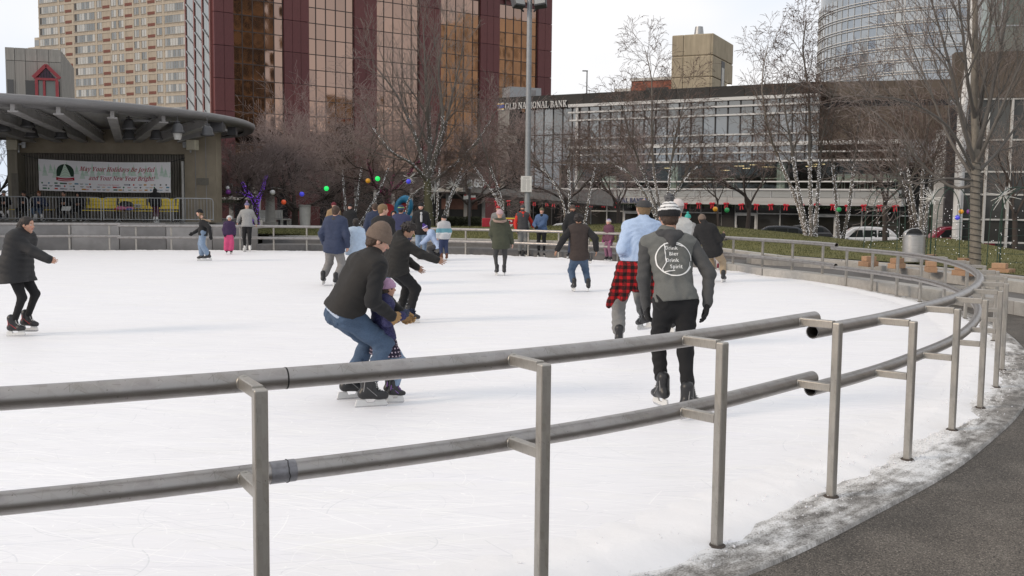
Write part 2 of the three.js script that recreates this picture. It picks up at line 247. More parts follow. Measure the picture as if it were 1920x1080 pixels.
function railing(label, s0, s1, posts, top, mid, far) {
  const c = off((s0 + s1) / 2, 0), t = thing('rink_railing', label, 'railing', [c.x, 0, c.z], 0, 'railings round the rink'), inner = new THREE.Group();
  const pm = MT.steel, qm = MT.post, R = 0.046, kids = [];
  kids.push(pipe(s0, s1, -0.29, top[0], top[1], R, 'top_rail', t, pm), pipe(s0, s1, -0.29, mid[0], mid[1], R, 'mid_rail', t, pm));
  for (const s of posts) {
    const q = (s - s0) / (s1 - s0), ht = top[0] + (top[1] - top[0]) * q, hm = mid[0] + (mid[1] - mid[0]) * q, { p, out } = rimAt(s), turn = Math.atan2(out.x, out.z), H = ht + 0.03;
    const po = mesh('post', postG, qm, t); po.position.set(p.x, H / 2 - 0.01, p.z); po.scale.y = H; po.rotation.y = turn; kids.push(po);
    if (!far) { const co = mesh('base_collar', collarG, rust, t); co.position.set(p.x, 0.002, p.z); kids.push(co); }
    for (const h of [ht, hm]) { const a = mesh('arm', armG, qm, t), L = 0.29 - 0.04 - 0.026; a.scale.z = L; a.rotation.y = turn; a.position.copy(p).addScaledVector(out, -(0.026 + L / 2)).setY(h + 0.003); kids.push(a);
      if (!far) { const w = mesh('weld', weldG, qm, t); w.rotation.y = turn; w.position.copy(p).addScaledVector(out, -0.246).setY(h + 0.003); kids.push(w); } }
  }
  for (const k of kids) { if (k.geometry.userData.shared) { k.position.x -= c.x; k.position.z -= c.z; } else k.position.set(-c.x, 0, -c.z); }
  return t;
}
const sP = (i) => rimArc(...RIM[i]);
{
  const wrap = (s) => s < sP(20) - RIMLEN / 2 ? s + RIMLEN : s;
  const sA = sP(4) + 0.27, first = sP(1), postsA = [first - 2.5, first - 1.25, 1, 2, 3, 4].map((v) => Number.isInteger(v) ? sP(v) : v); postsA.splice(2, 0, first);
  const a0 = first - 4.6;
  const A = railing('nearest steel rink railing crossing the whole foreground to its open pipe end', a0, sA, [...new Set(postsA.map((v) => +v.toFixed(3)))].filter((v, i, l) => !i || v - l[i - 1] > 0.3), [1.09, 1.09], [0.69, 0.69]);
  { const c = A.position, j = rimAt(first + 0.19), ring = new THREE.CylinderGeometry(0.0468, 0.0468, 0.006, 24, 1, true).rotateX(Math.PI / 2).rotateY(Math.atan2(j.t.x, j.t.z)); const p = off(first + 0.19, -0.29, 1.09).sub(c); mesh('joint_seam', ring.translate(p.x, p.y, p.z), MT.darkpipe, A);
    const tp = off(first + 0.17, -0.29, 0.69).sub(c), q = rimAt(first + 0.17), band = new THREE.CylinderGeometry(0.0478, 0.0478, 0.11, 24, 1, true).rotateX(Math.PI / 2).rotateY(Math.atan2(q.t.x, q.t.z)).translate(tp.x, tp.y, tp.z); mesh('tape_wrap', band, mat([0.24, 0.24, 0.26], { tx: 'blotch', size: 0.08, rough: 0.4, metal: 0.3, bump: 0.002 }), A);
    const seam = []; for (let k = 0; k <= 24; k++) { const an = k / 24 * 6.28, w = 0.006 * (hash(k, 3, 1) - 0.5); const o = q.out.clone().multiplyScalar(Math.cos(an) * 0.049).add(V(0, Math.sin(an) * 0.049, 0)).addScaledVector(q.t, w + 0.02); seam.push(tp.clone().add(o)); } mesh('tape_edge', pathTube(seam, 0.002, 4), MT.black, A); }
  const sB1 = rimArc(7.8, 18.9), pB = []; for (let i = 5; i <= 15; i++) pB.push(sP(i)); 
  railing('curved steel railing bending round the right end of the rink', sP(4) + 0.25, sB1, pB, [1.0, 0.9], [0.615, 0.48]);
  const sC1 = sP(18), evenly = (a, b, d) => { const n = Math.max(1, Math.round((b - a) / d)), o = []; for (let i = 0; i <= n; i++) o.push(a + (b - a) * i / n); return o; };
  railing('short pale railing length in front of the silver bin', sB1 - 0.15, sC1 + 0.08, evenly(sP(16), sC1 - 0.05, 1.2), [0.90, 0.86], [0.475, 0.43], 1);
  const sD1 = sP(22); railing('pale railing length before the grass bank, its left pipe end beside the khaki trousers', sC1 - 0.12, sD1 + 0.1, evenly(sC1 + 1.1, sD1, 1.15), [0.93, 0.90], [0.475, 0.46], 1);
  const sE1 = rimArc(-13.3, 34.35); railing('long pale far railing with skaters leaning on it across the middle', sD1 - 0.06, sE1 + 0.05, evenly(sD1 + 1.1, sE1 - 0.5, 1.17), [0.87, 0.85], [0.46, 0.46], 1);
  railing('far left railing in front of the grey stage wall', sE1 - 0.06, sE1 + 11, evenly(sE1 + 0.35, sE1 + 10.5, 1.2), [0.90, 0.90], [0.50, 0.50], 1);
}
// ---------------------------------------------------------------- stone steps and lawn behind the rink
function blockWall(name, label, pts, yb, yt, thick, m, step = 1.5) {   // coursed coping stones, each its own block
  const cv = new THREE.CatmullRomCurve3(pts, false, 'centripetal'), L = cv.getLength(), n = Math.max(1, Math.round(L / step)), c = cv.getPointAt(0.5);
  const t = thing(name, label, 'wall', [c.x, 0, c.z]);
  for (let i = 0; i < n; i++) {
    const a = cv.getPointAt(i / n), b = cv.getPointAt((i + 1) / n), v = b.clone().sub(a), l = v.length() - 0.014, mid = a.add(b).multiplyScalar(0.5).sub(c), ang = Math.atan2(-v.z, v.x);
    const g = rb(l, yt - yb + rr(-0.004, 0.004), thick, 0, 0, 0, 0.012, 1).rotateY(ang); mesh('stone', g, m[i % m.length], t).position.set(mid.x, (yb + yt) / 2, mid.z);
  }
  return t;
}
const stones = [MT.stone, mat([0.39, 0.375, 0.355], { tx: 'grain', size: 0.7, rough: 0.9, bump: 0.003 }), mat([0.45, 0.435, 0.41], { tx: 'grain', size: 0.9, rough: 0.9, bump: 0.003 })];
const greys = [mat([0.165, 0.16, 0.16], { tx: 'grain', size: 0.9, rough: 0.9, bump: 0.003 }), mat([0.18, 0.175, 0.172], { tx: 'grain', size: 0.9, rough: 0.9, bump: 0.003 })];
const midS = (x, d) => rimArc(x, d);
const s0 = midS(5.5, 28), s1 = midS(-8.9, 35.1), back = (o, k = 14) => { const r = []; for (let i = 0; i <= k; i++) r.push(off(s0 + (s1 - s0) * i / k, o)); return r; };
{
  const right = (px) => px.map(([x, y, h]) => G(x, y, h));
  blockWall('stone_step', 'lowest grey stone step directly behind the far railing', back(0.35), -0.06, 0.22, 0.4, greys, 1.9);
  blockWall('stone_step', 'lowest pale stone step curving away behind the right railing', [off(s0, 0.35), ...right([[1440, 503, 0.2], [1540, 513, 0.2], [1700, 533, 0.2], [1920, 564, 0.2], [2150, 600, 0.2]])], -0.06, 0.2, 0.42, stones, 1.35);
  blockWall('stone_step', 'middle grey stone step between paving strips behind the far railing', back(1.7), 0.1, 0.345, 0.4, greys, 2.1);
  blockWall('stone_step', 'middle pale stone step behind the right railing', [off(s0, 1.7), ...right([[1420, 481, 0.4], [1560, 487, 0.4], [1700, 501, 0.4], [1920, 527, 0.4], [2150, 560, 0.4]])], 0.1, 0.40, 0.42, stones, 1.6);
  blockWall('lawn_kerb', 'low stone kerb along the edge of the grass bank', [...back(3.0).reverse().slice(0, -2), ...right([[1460, 476.5, 0.46], [1560, 483, 0.47], [1700, 492, 0.47], [1920, 515, 0.47], [2150, 540, 0.47]])], 0.1, 0.43, 0.22, stones, 2.2);
  const row = (o, y) => back(o).reverse().map((p) => p.setY(y)), rt = (l) => right(l);
  const strip = (a, b, m, nm) => struct(nm, sheet([a, b]), m);
  strip([...row(0.5, 0.205), ...rt([[1440, 502.5, 0.185], [1540, 512.5, 0.185], [1700, 532.5, 0.185], [1920, 563.5, 0.185], [2150, 599, 0.185]])], [...row(1.6, 0.215), ...rt([[1420, 484, 0.19], [1560, 490, 0.19], [1700, 504, 0.19], [1920, 530, 0.19], [2150, 563, 0.19]])], MT.paver, 'path');
  strip([...row(1.8, 0.335), ...rt([[1420, 480.7, 0.385], [1560, 486.7, 0.385], [1700, 500.7, 0.385], [1920, 526.7, 0.385], [2150, 559.7, 0.385]])], [...row(3.0, 0.34), ...rt([[1420, 475, 0.39], [1560, 484, 0.39], [1700, 493, 0.39], [1920, 516, 0.39], [2150, 541, 0.39]])], MT.paver, 'path');
}
{ // grass bank: kerb line to a crest, then falling to the street
  const kerb = [...back(3.12).reverse().slice(0, -2).map((p) => p.setY(0.40)), ...[[1460, 476, 0.45], [1560, 482.5, 0.46], [1700, 491.5, 0.46], [1920, 514.5, 0.46], [2150, 539.5, 0.46]].map((q) => G(...q))];
  const crest = [[400, 425, 47], [520, 425, 46.5], [640, 424, 46], [820, 424, 46], [1000, 424, 45], [1120, 421, 44], [1230, 418, 43], [1380, 427, 41], [1500, 438, 40], [1640, 452, 38], [1760, 446, 37], [1920, 470, 34], [2150, 500, 34]].map((q) => D(...q));
  const ck = new THREE.CatmullRomCurve3(kerb), cc = new THREE.CatmullRomCurve3(crest), rows = [], N = 120;
  for (let i = 0; i <= N; i++) { const a = ck.getPoint(i / N), b = cc.getPoint(i / N), r = []; for (let k = 0; k <= 16; k++) { const q = k / 16, p = a.clone().lerp(b, q); p.y = a.y - 0.02 + (b.y - a.y + 0.02) * Math.sin(Math.min(1, q) * Math.PI / 2) + (k ? 0.03 * (fbm(p.x * 1.2, p.z * 1.2, 2, 3) - 0.5) : 0); r.push(p); }
    const dir = b.clone().sub(a).setY(0).normalize(); for (const [o, dy] of [[2, -0.15], [5, -0.9], [8, -1.46 - b.y]]) r.push(b.clone().addScaledVector(dir, o).setY(o === 8 ? -1.5 : Math.max(-1.5, b.y + dy))); rows.push(r); }
  const lawnT = tex(512, (u, v, i, j) => { const n = fbm(u * 7, v * 7, 2, 5, 7), h = hash(i, j >> 1, 4), q = fbm(u * 30, v * 30, 6, 2, 30); const t = 0.55 * n + 0.25 * h + 0.2 * q; return [0.24 + 0.22 * t, 0.26 + 0.17 * t, 0.11 + 0.10 * t]; });
  const lm = new THREE.MeshStandardMaterial({ map: rep(lawnT, 2.2), roughness: 1, bumpMap: rep(lawnT, 2.2), bumpScale: 0.03 });
  struct('lawn', sheet(rows), lm);
  const T = [], bl = new THREE.BufferGeometry(); { const P = []; for (let i = 0; i < 46000; i++) { const a = rnd() * N | 0, k = (rnd() * 16) | 0, p = rows[a][k].clone().lerp(rows[a + 1 > N ? N : a + 1][k + 1], rnd()); p.x += rr(-0.15, 0.15); const h = rr(0.025, 0.06), w = 0.008, an = rr(0, 6.28), lx = rr(-0.03, 0.03), lz = rr(-0.03, 0.03), c = Math.cos(an) * w, s = Math.sin(an) * w; P.push(p.x - c, p.y - 0.01, p.z - s, p.x + c, p.y - 0.01, p.z + s, p.x + lx, p.y + h, p.z + lz); } bl.setAttribute('position', new THREE.Float32BufferAttribute(P, 3)); bl.computeVertexNormals(); }
  const gr = mesh('grass', bl, mat([0.06, 0.066, 0.022], { tx: null, rough: 1, side: THREE.DoubleSide })); gr.userData.kind = 'stuff'; tag(gr, 'short winter grass growing on the bank behind the rink', 'grass');
}
// ---------------------------------------------------------------- facades
// a facade frame: local x runs to the right along the wall, local z points out of it
function facade(name, label, px, py, d, ux, uf, category = 'building') {
  const n = Math.hypot(ux, uf); ux /= n; uf /= n; const o = D(px, py, d); o.y = 0;
  const g = thing(name, label, category, [o.x, 0, o.z], Math.atan2(uf, ux));
  const at = (x, y, out = 0) => { const r = ray(x, y), nx = uf, nz = ux, ox = o.x + nx * out, oz = o.z + nz * out, t = (nx * ox + nz * oz) / (nx * r.x + nz * r.z), p = r.multiplyScalar(t); return { s: (p.x - o.x) * ux - (p.z - o.z) * uf, y: EYE + p.y }; };
  return { g, at };
}
const boxG = shared(new THREE.BoxGeometry(1, 1, 1));
function piece(name, parent, m, x0, x1, y0, y1, z0, z1) { const q = new THREE.Mesh(boxG, m); q.name = name; q.castShadow = q.receiveShadow = true; q.scale.set(x1 - x0, y1 - y0, z1 - z0); q.position.set((x0 + x1) / 2, (y0 + y1) / 2, (z0 + z1) / 2); parent.add(q); return q; }
const bb = (x0, x1, y0, y1, z0, z1) => bx(x1 - x0, y1 - y0, z1 - z0, (x0 + x1) / 2, (y0 + y1) / 2, (z0 + z1) / 2);

{ // ---- red granite tower with bronze mirror glass
  const F = facade('granite_tower', 'tall red granite tower with bronze mirror glass bays above the bare trees', 580, 100, 128, 2626, 1900), { g, at } = F;
  const gran = [[0.155, 0.044, 0.045], [0.143, 0.040, 0.042], [0.166, 0.048, 0.047]].map((c) => mat(c, { tx: 'grain', size: 1.2, rough: 0.55 }));
  const wob = tex(256, (u, v) => g3(fbm(u * 3, v * 3, 2, 3, 3)), false);
  const glass = [0, 1, 2, 3].map((i) => new THREE.MeshStandardMaterial({ color: new THREE.Color().setRGB(0.335 + 0.02 * i, 0.222 + 0.012 * i, 0.170 + 0.008 * i), metalness: 1, roughness: 0.04, bumpMap: rep(wob, 9 + 2 * i), bumpScale: 0.06 }));
  const frame = mat([0.045, 0.03, 0.026], { rough: 0.5, tx: null });
  const X = (px) => at(px, 100).s, L = X(402), R = X(1034.5), Y0 = at(580, 12.5).y, RH = at(580, 12.5).y - at(580, 42).y, top = 46;
  const rowsY = []; for (let k = -9; k <= 2; k++) rowsY.push(Y0 + k * RH);
  const bays = [[439, 533, [439.5, 456.5, 476, 498, 516, 533]], [580, 665, [580, 594.5, 613, 631.5, 650.5, 665]], [707, 787, [707, 722, 739, 756.5, 773.5, 787]], [827, 901, [827, 840, 856.5, 872, 888.5, 901]], [937, 1009, [937, 950, 965, 980, 994, 1009]]];
  mesh('wall', [bb(L + 0.05, R - 0.05, -1.5, top, -9.4, -0.62)], gran[0], g);
  let last = L;
  for (const [a, b, cols] of [...bays, [1034.5, 1034.5, []]]) {
    const x0 = last, x1 = X(a), n = Math.max(2, Math.round((x1 - x0) / 1.3));
    for (let k = 0; k < n; k++) for (let j = 0; j < 6; j++) { const y0 = Y0 - 9 * RH + j * 2 * RH, w = (x1 - x0) / n; piece('panel', g, gran[(k * 3 + j * 5) % 3], x0 + k * w + 0.02, x0 + (k + 1) * w - 0.02, y0 + 0.03, y0 + 2 * RH - 0.03, -0.6, rr(-0.01, 0.01)); }
    mesh('pier_top', bb(x0, x1, Y0 + 3 * RH, top, -0.6, 0), gran[1], g); mesh('pier_base', bb(x0, x1, -1.5, Y0 - 9 * RH, -0.6, 0), gran[2], g);
    if (!cols.length) break;
    const cs = cols.map(X); last = X(b);
    for (let k = 0; k < 11; k++) for (let c = 0; c < 5; c++) { const p = piece('pane', g, glass[(k * 7 + c * 3) % 4], cs[c] + 0.045, cs[c + 1] - 0.045, rowsY[k] + 0.045, rowsY[k + 1] - 0.045, -0.55, -0.36); p.rotation.set(rr(-0.004, 0.004), rr(-0.004, 0.004), 0); }
    const fr = []; for (const c of cs) fr.push(bb(c - 0.05, c + 0.05, Y0 - 9 * RH, Y0 + 2.4 * RH, -0.6, -0.3)); for (const y of rowsY) fr.push(bb(cs[0] + 0.07, cs[5] - 0.07, y - 0.05, y + 0.05, -0.6, -0.32));
    mesh('glazing_frame', fr, frame, g); mesh('upper_glazing', bb(cs[0], cs[5], Y0 + 2.4 * RH, top, -0.6, -0.36), glass[1], g);
    mesh('lower_glazing', bb(cs[0], cs[5], 2.2, Y0 - 9 * RH - 0.1, -0.6, -0.36), glass[0], g); mesh('entrance_void', bb(cs[0], cs[5], -1.5, 2.2, -0.6, -0.45), MT.black, g);
  }
  // left return with two tall glass slots and braced mullions
  const ret = new THREE.Group(); ret.name = 'side_wall'; ret.position.set(L, 0, -0.6); ret.rotation.y = -Math.PI / 2; g.add(ret);   // local x runs back along the side, reversed
  const silver = new THREE.MeshStandardMaterial({ color: new THREE.Color().setRGB(0.27, 0.28, 0.27), metalness: 0.9, roughness: 0.12, bumpMap: rep(wob, 1.5), bumpScale: 0.12 });
  const rim = mat([0.26, 0.10, 0.085], { tx: 'grain', size: 1, rough: 0.5 });
  const W = 9.2; mesh('side_backing', bb(-W, 0, -1.5, top, -0.5, 0), gran[0], ret);
  for (const q of [0.02, 0.30, 0.62, 0.97]) mesh('fin', bb(-q * W - 0.35, -q * W, -1.5, top, -0.1, 0.22), rim, ret);
  for (const [q0, q1] of [[0.05, 0.29], [0.345, 0.61], [0.665, 0.96]]) { piece('side_glass', ret, silver, -q1 * W, -q0 * W, -1.5, top, 0, 0.12); const b = []; for (let k = 0; k < 16; k++) { const y = 5 + k * RH; b.push(bar(V(-q0 * W, y, 0.2), V(-q1 * W, y + 1.5, 0.2), 0.09, 0.12)); } mesh('brace', b, MT.galv, ret); }
}
{ // ---- tan hotel slab far left
  const F = facade('hotel_tower', 'pale tan hotel slab with strip windows and small red panels, far left', 285, 100, 256, 4050, -2150), { g, at } = F;
  const tan = mat([0.50, 0.432, 0.345], { tx: 'streak', size: 9, rough: 0.85 }), tan2 = mat([0.54, 0.468, 0.375], { tx: 'blotch', size: 5, rough: 0.85 }), redp = mat([0.20, 0.075, 0.055], { rough: 0.8 });
  const win = [[0.42, 0.42, 0.40], [0.30, 0.31, 0.31], [0.50, 0.49, 0.46], [0.22, 0.235, 0.24]].map((c) => new THREE.MeshStandardMaterial({ color: lin(c), roughness: 0.15, metalness: 0.25 }));
  const fr = mat([0.30, 0.27, 0.23], { tx: null, rough: 0.6 });
  const X = (px) => at(px, 95).s, RH = (at(285, 24.5).y - at(285, 110.2).y) / 4, yb = at(285, 24.5).y;
  const L = X(74), R = X(353);
  mesh('wall', bb(L, R, -1.5, 66, -18, 0), tan, g);
  mesh('wall', [bb(X(53), L - 0.02, -1.5, at(60, 68).y, -16, -2), bb(X(34), X(53) - 0.02, -1.5, at(40, 86).y, -15, -3)], tan2, g);
  const cols = { s: [[76, 109.5], [141, 179], [310, 349]], w: [[114, 122], [184, 192], [210, 219], [224, 233], [253, 261.5], [266.5, 276], [294.5, 304.5]], p: [[124, 136], [194, 207.5], [235.5, 249.5], [278, 292]] };
  const paneG = boxG;
  for (let k = -9; k <= 4; k++) {
    const yc = yb + k * RH, w0 = yc + 0.03 * RH, w1 = yc + 0.64 * RH;
    const low = k < -5;
    for (const [a, b] of cols.w) { const x0 = X(a), x1 = X(b), o = new THREE.Group(); o.name = 'window'; g.add(o); piece('sill', o, fr, x0 - 0.12, x1 + 0.12, w0 - 0.14, w0, 0, 0.1); const m = (x0 + x1) / 2; piece('pane', o, win[(rnd() * 4) | 0], x0, m - 0.05, w0, w1, 0, 0.03); piece('pane', o, win[(rnd() * 4) | 0], m + 0.05, x1, w0, w1, 0, 0.03); piece('mullion', o, fr, m - 0.05, m + 0.05, w0, w1, 0, 0.07); piece('reveal', o, fr, x0 - 0.1, x0, w0, w1, 0, 0.12); }
    for (const [a, b] of cols.p) piece('red_panel', g, redp, X(a), X(b), yc - 0.13 * RH, yc + 0.13 * RH, 0, 0.06);
    cols.s.forEach(([a, b], si) => { const x0 = X(a), x1 = X(b), n = 8, o = new THREE.Group(); o.name = 'strip_window'; g.add(o); const niche = si === 1 && k > -6 && k < 4 || si === 0 && (k === -1 || k === 0 || k === 1);
      for (let j = 0; j < n; j++) { const d = niche && j < 1; piece('pane', o, d ? MT.black : win[(rnd() * 4) | 0], x0 + (x1 - x0) * j / n + 0.06, x0 + (x1 - x0) * (j + 1) / n - 0.06, w0 - 0.02, w1 + 0.05, d ? -0.02 : 0, d ? 0.02 : 0.04); }
      piece('frame', o, fr, x0 - 0.1, x1 + 0.1, w0 - 0.2, w0 - 0.03, 0, 0.1); });
    piece('ledge', g, tan2, L, R, yc - 0.36 * RH, yc - 0.26 * RH, 0, 0.09);
  }
  for (const p of [112, 138, 181.5, 209, 234.5, 251, 277, 293, 307]) piece('rib', g, tan2, X(p) - 0.3, X(p) + 0.3, -1.5, 66, 0, 0.05);
  for (const [a, y] of [[60, 78], [70, 78]]) piece('window', g, win[1], X(a) - 1.4, X(a) + 1.4, at(a, y + 6).y, at(a, y - 5).y, -2, -1.95);
}
{ // ---- plain grey concrete block with red gabled bay
  const F = facade('concrete_block', 'plain grey concrete building left of the hotel with a red gabled bay', 60, 150, 95, 1900, 640), { g, at } = F;
  const cm = [mat([0.40, 0.385, 0.35], { tx: 'streak', size: 4, rough: 0.9 }), mat([0.43, 0.41, 0.37], { tx: 'streak', size: 5, rough: 0.9 })];
  const X = (p) => at(p, 130).s, L = X(10), R = X(115), T = at(60, 90.5).y;
  mesh('wall', bb(L + 0.02, R - 0.02, -1.5, T - 0.05, -14, -0.2), cm[0], g);
  const xs = [10, 28, 48, 70, 92, 115].map(X), ys = [-1.4, at(60, 115).y, T];
  for (let i = 0; i < 5; i++) for (let j = 0; j < 2; j++) piece('panel', g, cm[(i + j) % 2], xs[i] + 0.02, xs[i + 1] - 0.02, ys[j] + 0.02, ys[j + 1] - 0.02, -0.2, rr(-0.012, 0.012));
  piece('dark_glazing', g, mat([0.05, 0.05, 0.05], { tx: null, rough: 0.1 }), X(47), X(111), at(60, 190).y, at(60, 151).y, 0.02, 0.06);
  piece('dark_glazing', g, mat([0.08, 0.08, 0.08], { tx: null, rough: 0.1 }), X(13), X(25), at(20, 185).y, at(20, 149).y, 0.02, 0.06);
  const rm = mat([0.36, 0.05, 0.06], { rough: 0.5 }), x0 = X(70), x1 = X(111), xm = X(90), yb = at(90, 150).y, yt = at(90, 126).y, y0 = at(90, 200).y, bay = new THREE.Group(); bay.name = 'gabled_bay'; g.add(bay);
  const tri = new THREE.Shape(); tri.moveTo(x0 + 0.2, yb); tri.lineTo(x1 - 0.2, yb); tri.lineTo(xm, yt - 0.2); mesh('gable', new THREE.ExtrudeGeometry(tri, { depth: 0.1, bevelEnabled: false }).translate(0, 0, 1.5), mat([0.09, 0.045, 0.075], { rough: 0.6 }), bay);
  const ribs = []; for (let k = 1; k < 8; k++) { const x = x0 + (x1 - x0) * k / 8, h = yb + (yt - yb) * (1 - Math.abs(x - xm) / (xm - x0)) - 0.2; ribs.push(bar(V(x, yb, 1.63), V(x, Math.max(yb + 0.1, h), 1.63), 0.05, 0.06)); } mesh('rib', ribs, MT.black, bay);
  mesh('frame', [bar(V(x0 - 0.2, yb, 1.6), V(xm, yt, 1.6), 0.24, 0.3), bar(V(x1 + 0.2, yb, 1.6), V(xm, yt, 1.6), 0.24, 0.3), bar(V(x0 - 0.2, yb, 0.02), V(xm, yt, 0.02), 0.2, 0.26), bb(x0, x1, yb - 0.2, yb, 1.4, 1.7), bb(x0 - 0.05, x0 + 0.2, y0, yb - 0.2, 1.4, 1.7), bb(x1 - 0.2, x1 + 0.05, y0, yb - 0.2, 1.4, 1.7), bb(x0 + 0.6, x0 + 0.8, y0, yb - 0.2, 1.45, 1.65)], rm, bay);
  mesh('roof_slope', [bar(V(x0 - 0.1, yb + 0.1, 0.8), V(xm, yt + 0.1, 0.8), 1.5, 0.06)], rm, bay);
  piece('glazing', bay, new THREE.MeshStandardMaterial({ color: lin([0.16, 0.18, 0.17]), roughness: 0.08, metalness: 0.3 }), x0 + 0.22, x1 - 0.22, y0, yb - 0.22, 1.2, 1.3);
}
// ---- bank
const BANK = facade('bank_building', 'long low bank with dark stone fascia, glass curtain wall and red bows', 1300, 300, 90, 3110, -1900);
{
  const { g, at } = BANK, X = (p, y = 300) => at(p, y).s, Y = (y) => EYE + (378.6 - y) * 90 / FOCAL;
  const dark = mat([0.032, 0.031, 0.030], { tx: 'grain', size: 1.4, rough: 0.8 }), dark2 = mat([0.040, 0.038, 0.036], { tx: 'grain', size: 1.1, rough: 0.8 });
  const lite = mat([0.27, 0.26, 0.24], { tx: 'grain', size: 1.3, rough: 0.6 }), pale = mat([0.44, 0.44, 0.43], { rough: 0.5 }), wh = mat([0.60, 0.60, 0.59], { rough: 0.45 });
  const gl = [[0.27, 0.272, 0.265], [0.31, 0.312, 0.305], [0.235, 0.235, 0.228]].map((c) => new THREE.MeshStandardMaterial({ color: lin(c), metalness: 0.85, roughness: 0.07 }));
  const dg = [[0.05, 0.05, 0.048], [0.065, 0.063, 0.058]].map((c) => new THREE.MeshStandardMaterial({ color: lin(c), metalness: 0.55, roughness: 0.06 }));
  const clear = new THREE.MeshPhysicalMaterial({ color: 0xe6ece8, transmission: 1, thickness: 0, roughness: 0.02, ior: 1.45 });
  const L = X(934), R = X(1534), xg = X(1082), xe = X(1533), T = Y(168), top = T;
  // fascia of individual stone slabs
  const fx = []; for (let s = L; s < R - 1; s += 3.1) fx.push(s); fx.push(R);
  const fb = Y(191);
  for (let i = 0; i < fx.length - 1; i++) piece('fascia_panel', g, i % 2 ? dark : dark2, fx[i] + 0.015, fx[i + 1] - 0.015, fb, top, -0.4, rr(-0.008, 0.008));
  mesh('roof', bb(L + 0.05, R - 0.05, top - 0.5, top - 0.15, -16, -0.42), dark, g); mesh('wall', [bb(L + 0.03, R - 0.03, -1.5, top - 0.55, -16.5, -15.5), bb(L, L + 0.5, -1.5, fb - 0.02, -15, -0.42)], lite, g);
  // left stone end bay with recessed entrance glass
  const xr = X(1000, 280);
  for (let j = 0; j < 7; j++) { const y0 = -1.4 + j * (fb + 1.4) / 7, y1 = -1.4 + (j + 1) * (fb + 1.4) / 7; piece('stone_panel', g, dark2, L + 1.3, X(952), y0 + 0.012, y1 - 0.012, -0.4, rr(-0.02, 0)); piece('stone_panel', g, dark, X(952) + 0.015, X(974), y0 + 0.012, y1 - 0.012, -0.4, rr(-0.02, 0)); if (j > 3) piece('stone_panel', g, lite, L, L + 1.28, y0 + 0.012, y1 - 0.012, -0.4, 0.04 + rr(0, 0.02)); }
  piece('stone_panel', g, lite, L - 0.3, L + 2.2, Y(262), Y(246), -0.3, 0.15); 
  const el = X(974) + 0.1; for (let c = 0; c < 6; c++) for (let j = 0; j < 3; j++) piece('pane', g, gl[(c + j) % 3], el + (xg - el) * c / 6 + 0.04, el + (xg - el) * (c + 1) / 6 - 0.04, 2.9 + (fb - 2.9) * j / 3 + 0.04, 2.9 + (fb - 2.9) * (j + 1) / 3 - 0.04, -0.95, -0.9);
  mesh('mullion', [0, 1, 2, 3, 4, 5, 6].map((c) => bb(el + (xg - el) * c / 6 - 0.05, el + (xg - el) * c / 6 + 0.05, -1.4, fb - 0.01, -0.97, -0.84)), MT.black, g);
  mesh('entrance_back', bb(el, xg, -1.5, 2.85, -4.2, -4), dark2, g);
  // curtain wall: white bars at each level, thin mullions
  const nb = 20, mull = [];
  const lev = [191.5, 205, 220.5, 256, 274, 289, 304.5].map(Y);
  for (let c = 0; c < nb; c++) { const x0 = xg + (xe - xg) * c / nb, x1 = xg + (xe - xg) * (c + 1) / nb; mull.push(bb(x0 - 0.035, x0 + 0.035, lev[6], lev[0], -0.2, 0.02));
    for (let j = 0; j < 6; j++) if (lev[j] - lev[j + 1] > 0.2) piece('pane', g, gl[(c * 5 + j * 3 + (hash(c, j, 2) * 3 | 0)) % 3], x0 + 0.03, x1 - 0.03, lev[j + 1] + 0.03, lev[j] - 0.03, -0.2, -0.12).rotation.set(rr(-0.004, 0.004), rr(-0.003, 0.003), 0); }
  mesh('mullion', mull, MT.darkmetal, g);
  [0.28, 0.15, 0.15, 0.13, 0.32, 0.13, 0.15].forEach((h, j) => piece('white_bar', g, wh, xg - 0.9, xe + (j > 3 ? 6.5 : 0), lev[j] - h / 2, lev[j] + h / 2, -0.1, 0.28));
  piece('white_post', g, wh, xg - 0.12, xg + 0.12, Y(355), lev[0] - 0.18, 0.0, 0.2);
  // glazed middle storey with the room behind it
  const y0 = Y(354.5), y1 = lev[6] - 0.12, xe2 = X(1688, 330), n2 = 18;
  mesh('room', [bb(xg - 2, xe2, y0 - 0.3, y0 - 0.02, -9, -0.1), bb(xg - 2, xe2, y1 + 0.1, y1 + 0.3, -9, -0.22), bb(xg - 2, xe2, y0, y1, -9.2, -9), bb(xe2 - 0.2, xe2, y0, y1, -8.9, -0.2), bb(xg - 2, xg - 1.8, y0, y1, -8.9, -0.2)], mat([0.16, 0.145, 0.13], { rough: 0.9 }), g);
  const chairM = wh; for (let k = 0; k < 9; k++) { const x = X(1566 + k * 14.5, 340); mesh('chair', [bb(x - 0.24, x + 0.24, y0 + 0.75, y0 + 1.3, -1.6, -1.52), bb(x - 0.26, x + 0.26, y0 + 0.68, y0 + 0.74, -1.5, -1), bb(x - 0.22, x - 0.18, y0, y0 + 0.68, -1.5, -1.46), bb(x + 0.18, x + 0.22, y0, y0 + 0.68, -1.5, -1.46)], chairM, g); }
  for (const [a, b] of [[1310, 1335], [1345, 1368], [1262, 1312], [1418, 1450]]) mesh('table', [bb(X(a, 340), X(b, 340), y0 + 0.9, y0 + 0.98, -1.8, -1.2), bb(X(a, 340) + 0.1, X(a, 340) + 0.16, y0, y0 + 0.9, -1.5, -1.44), bb(X(b, 340) - 0.16, X(b, 340) - 0.1, y0, y0 + 0.9, -1.5, -1.44)], wh, g);
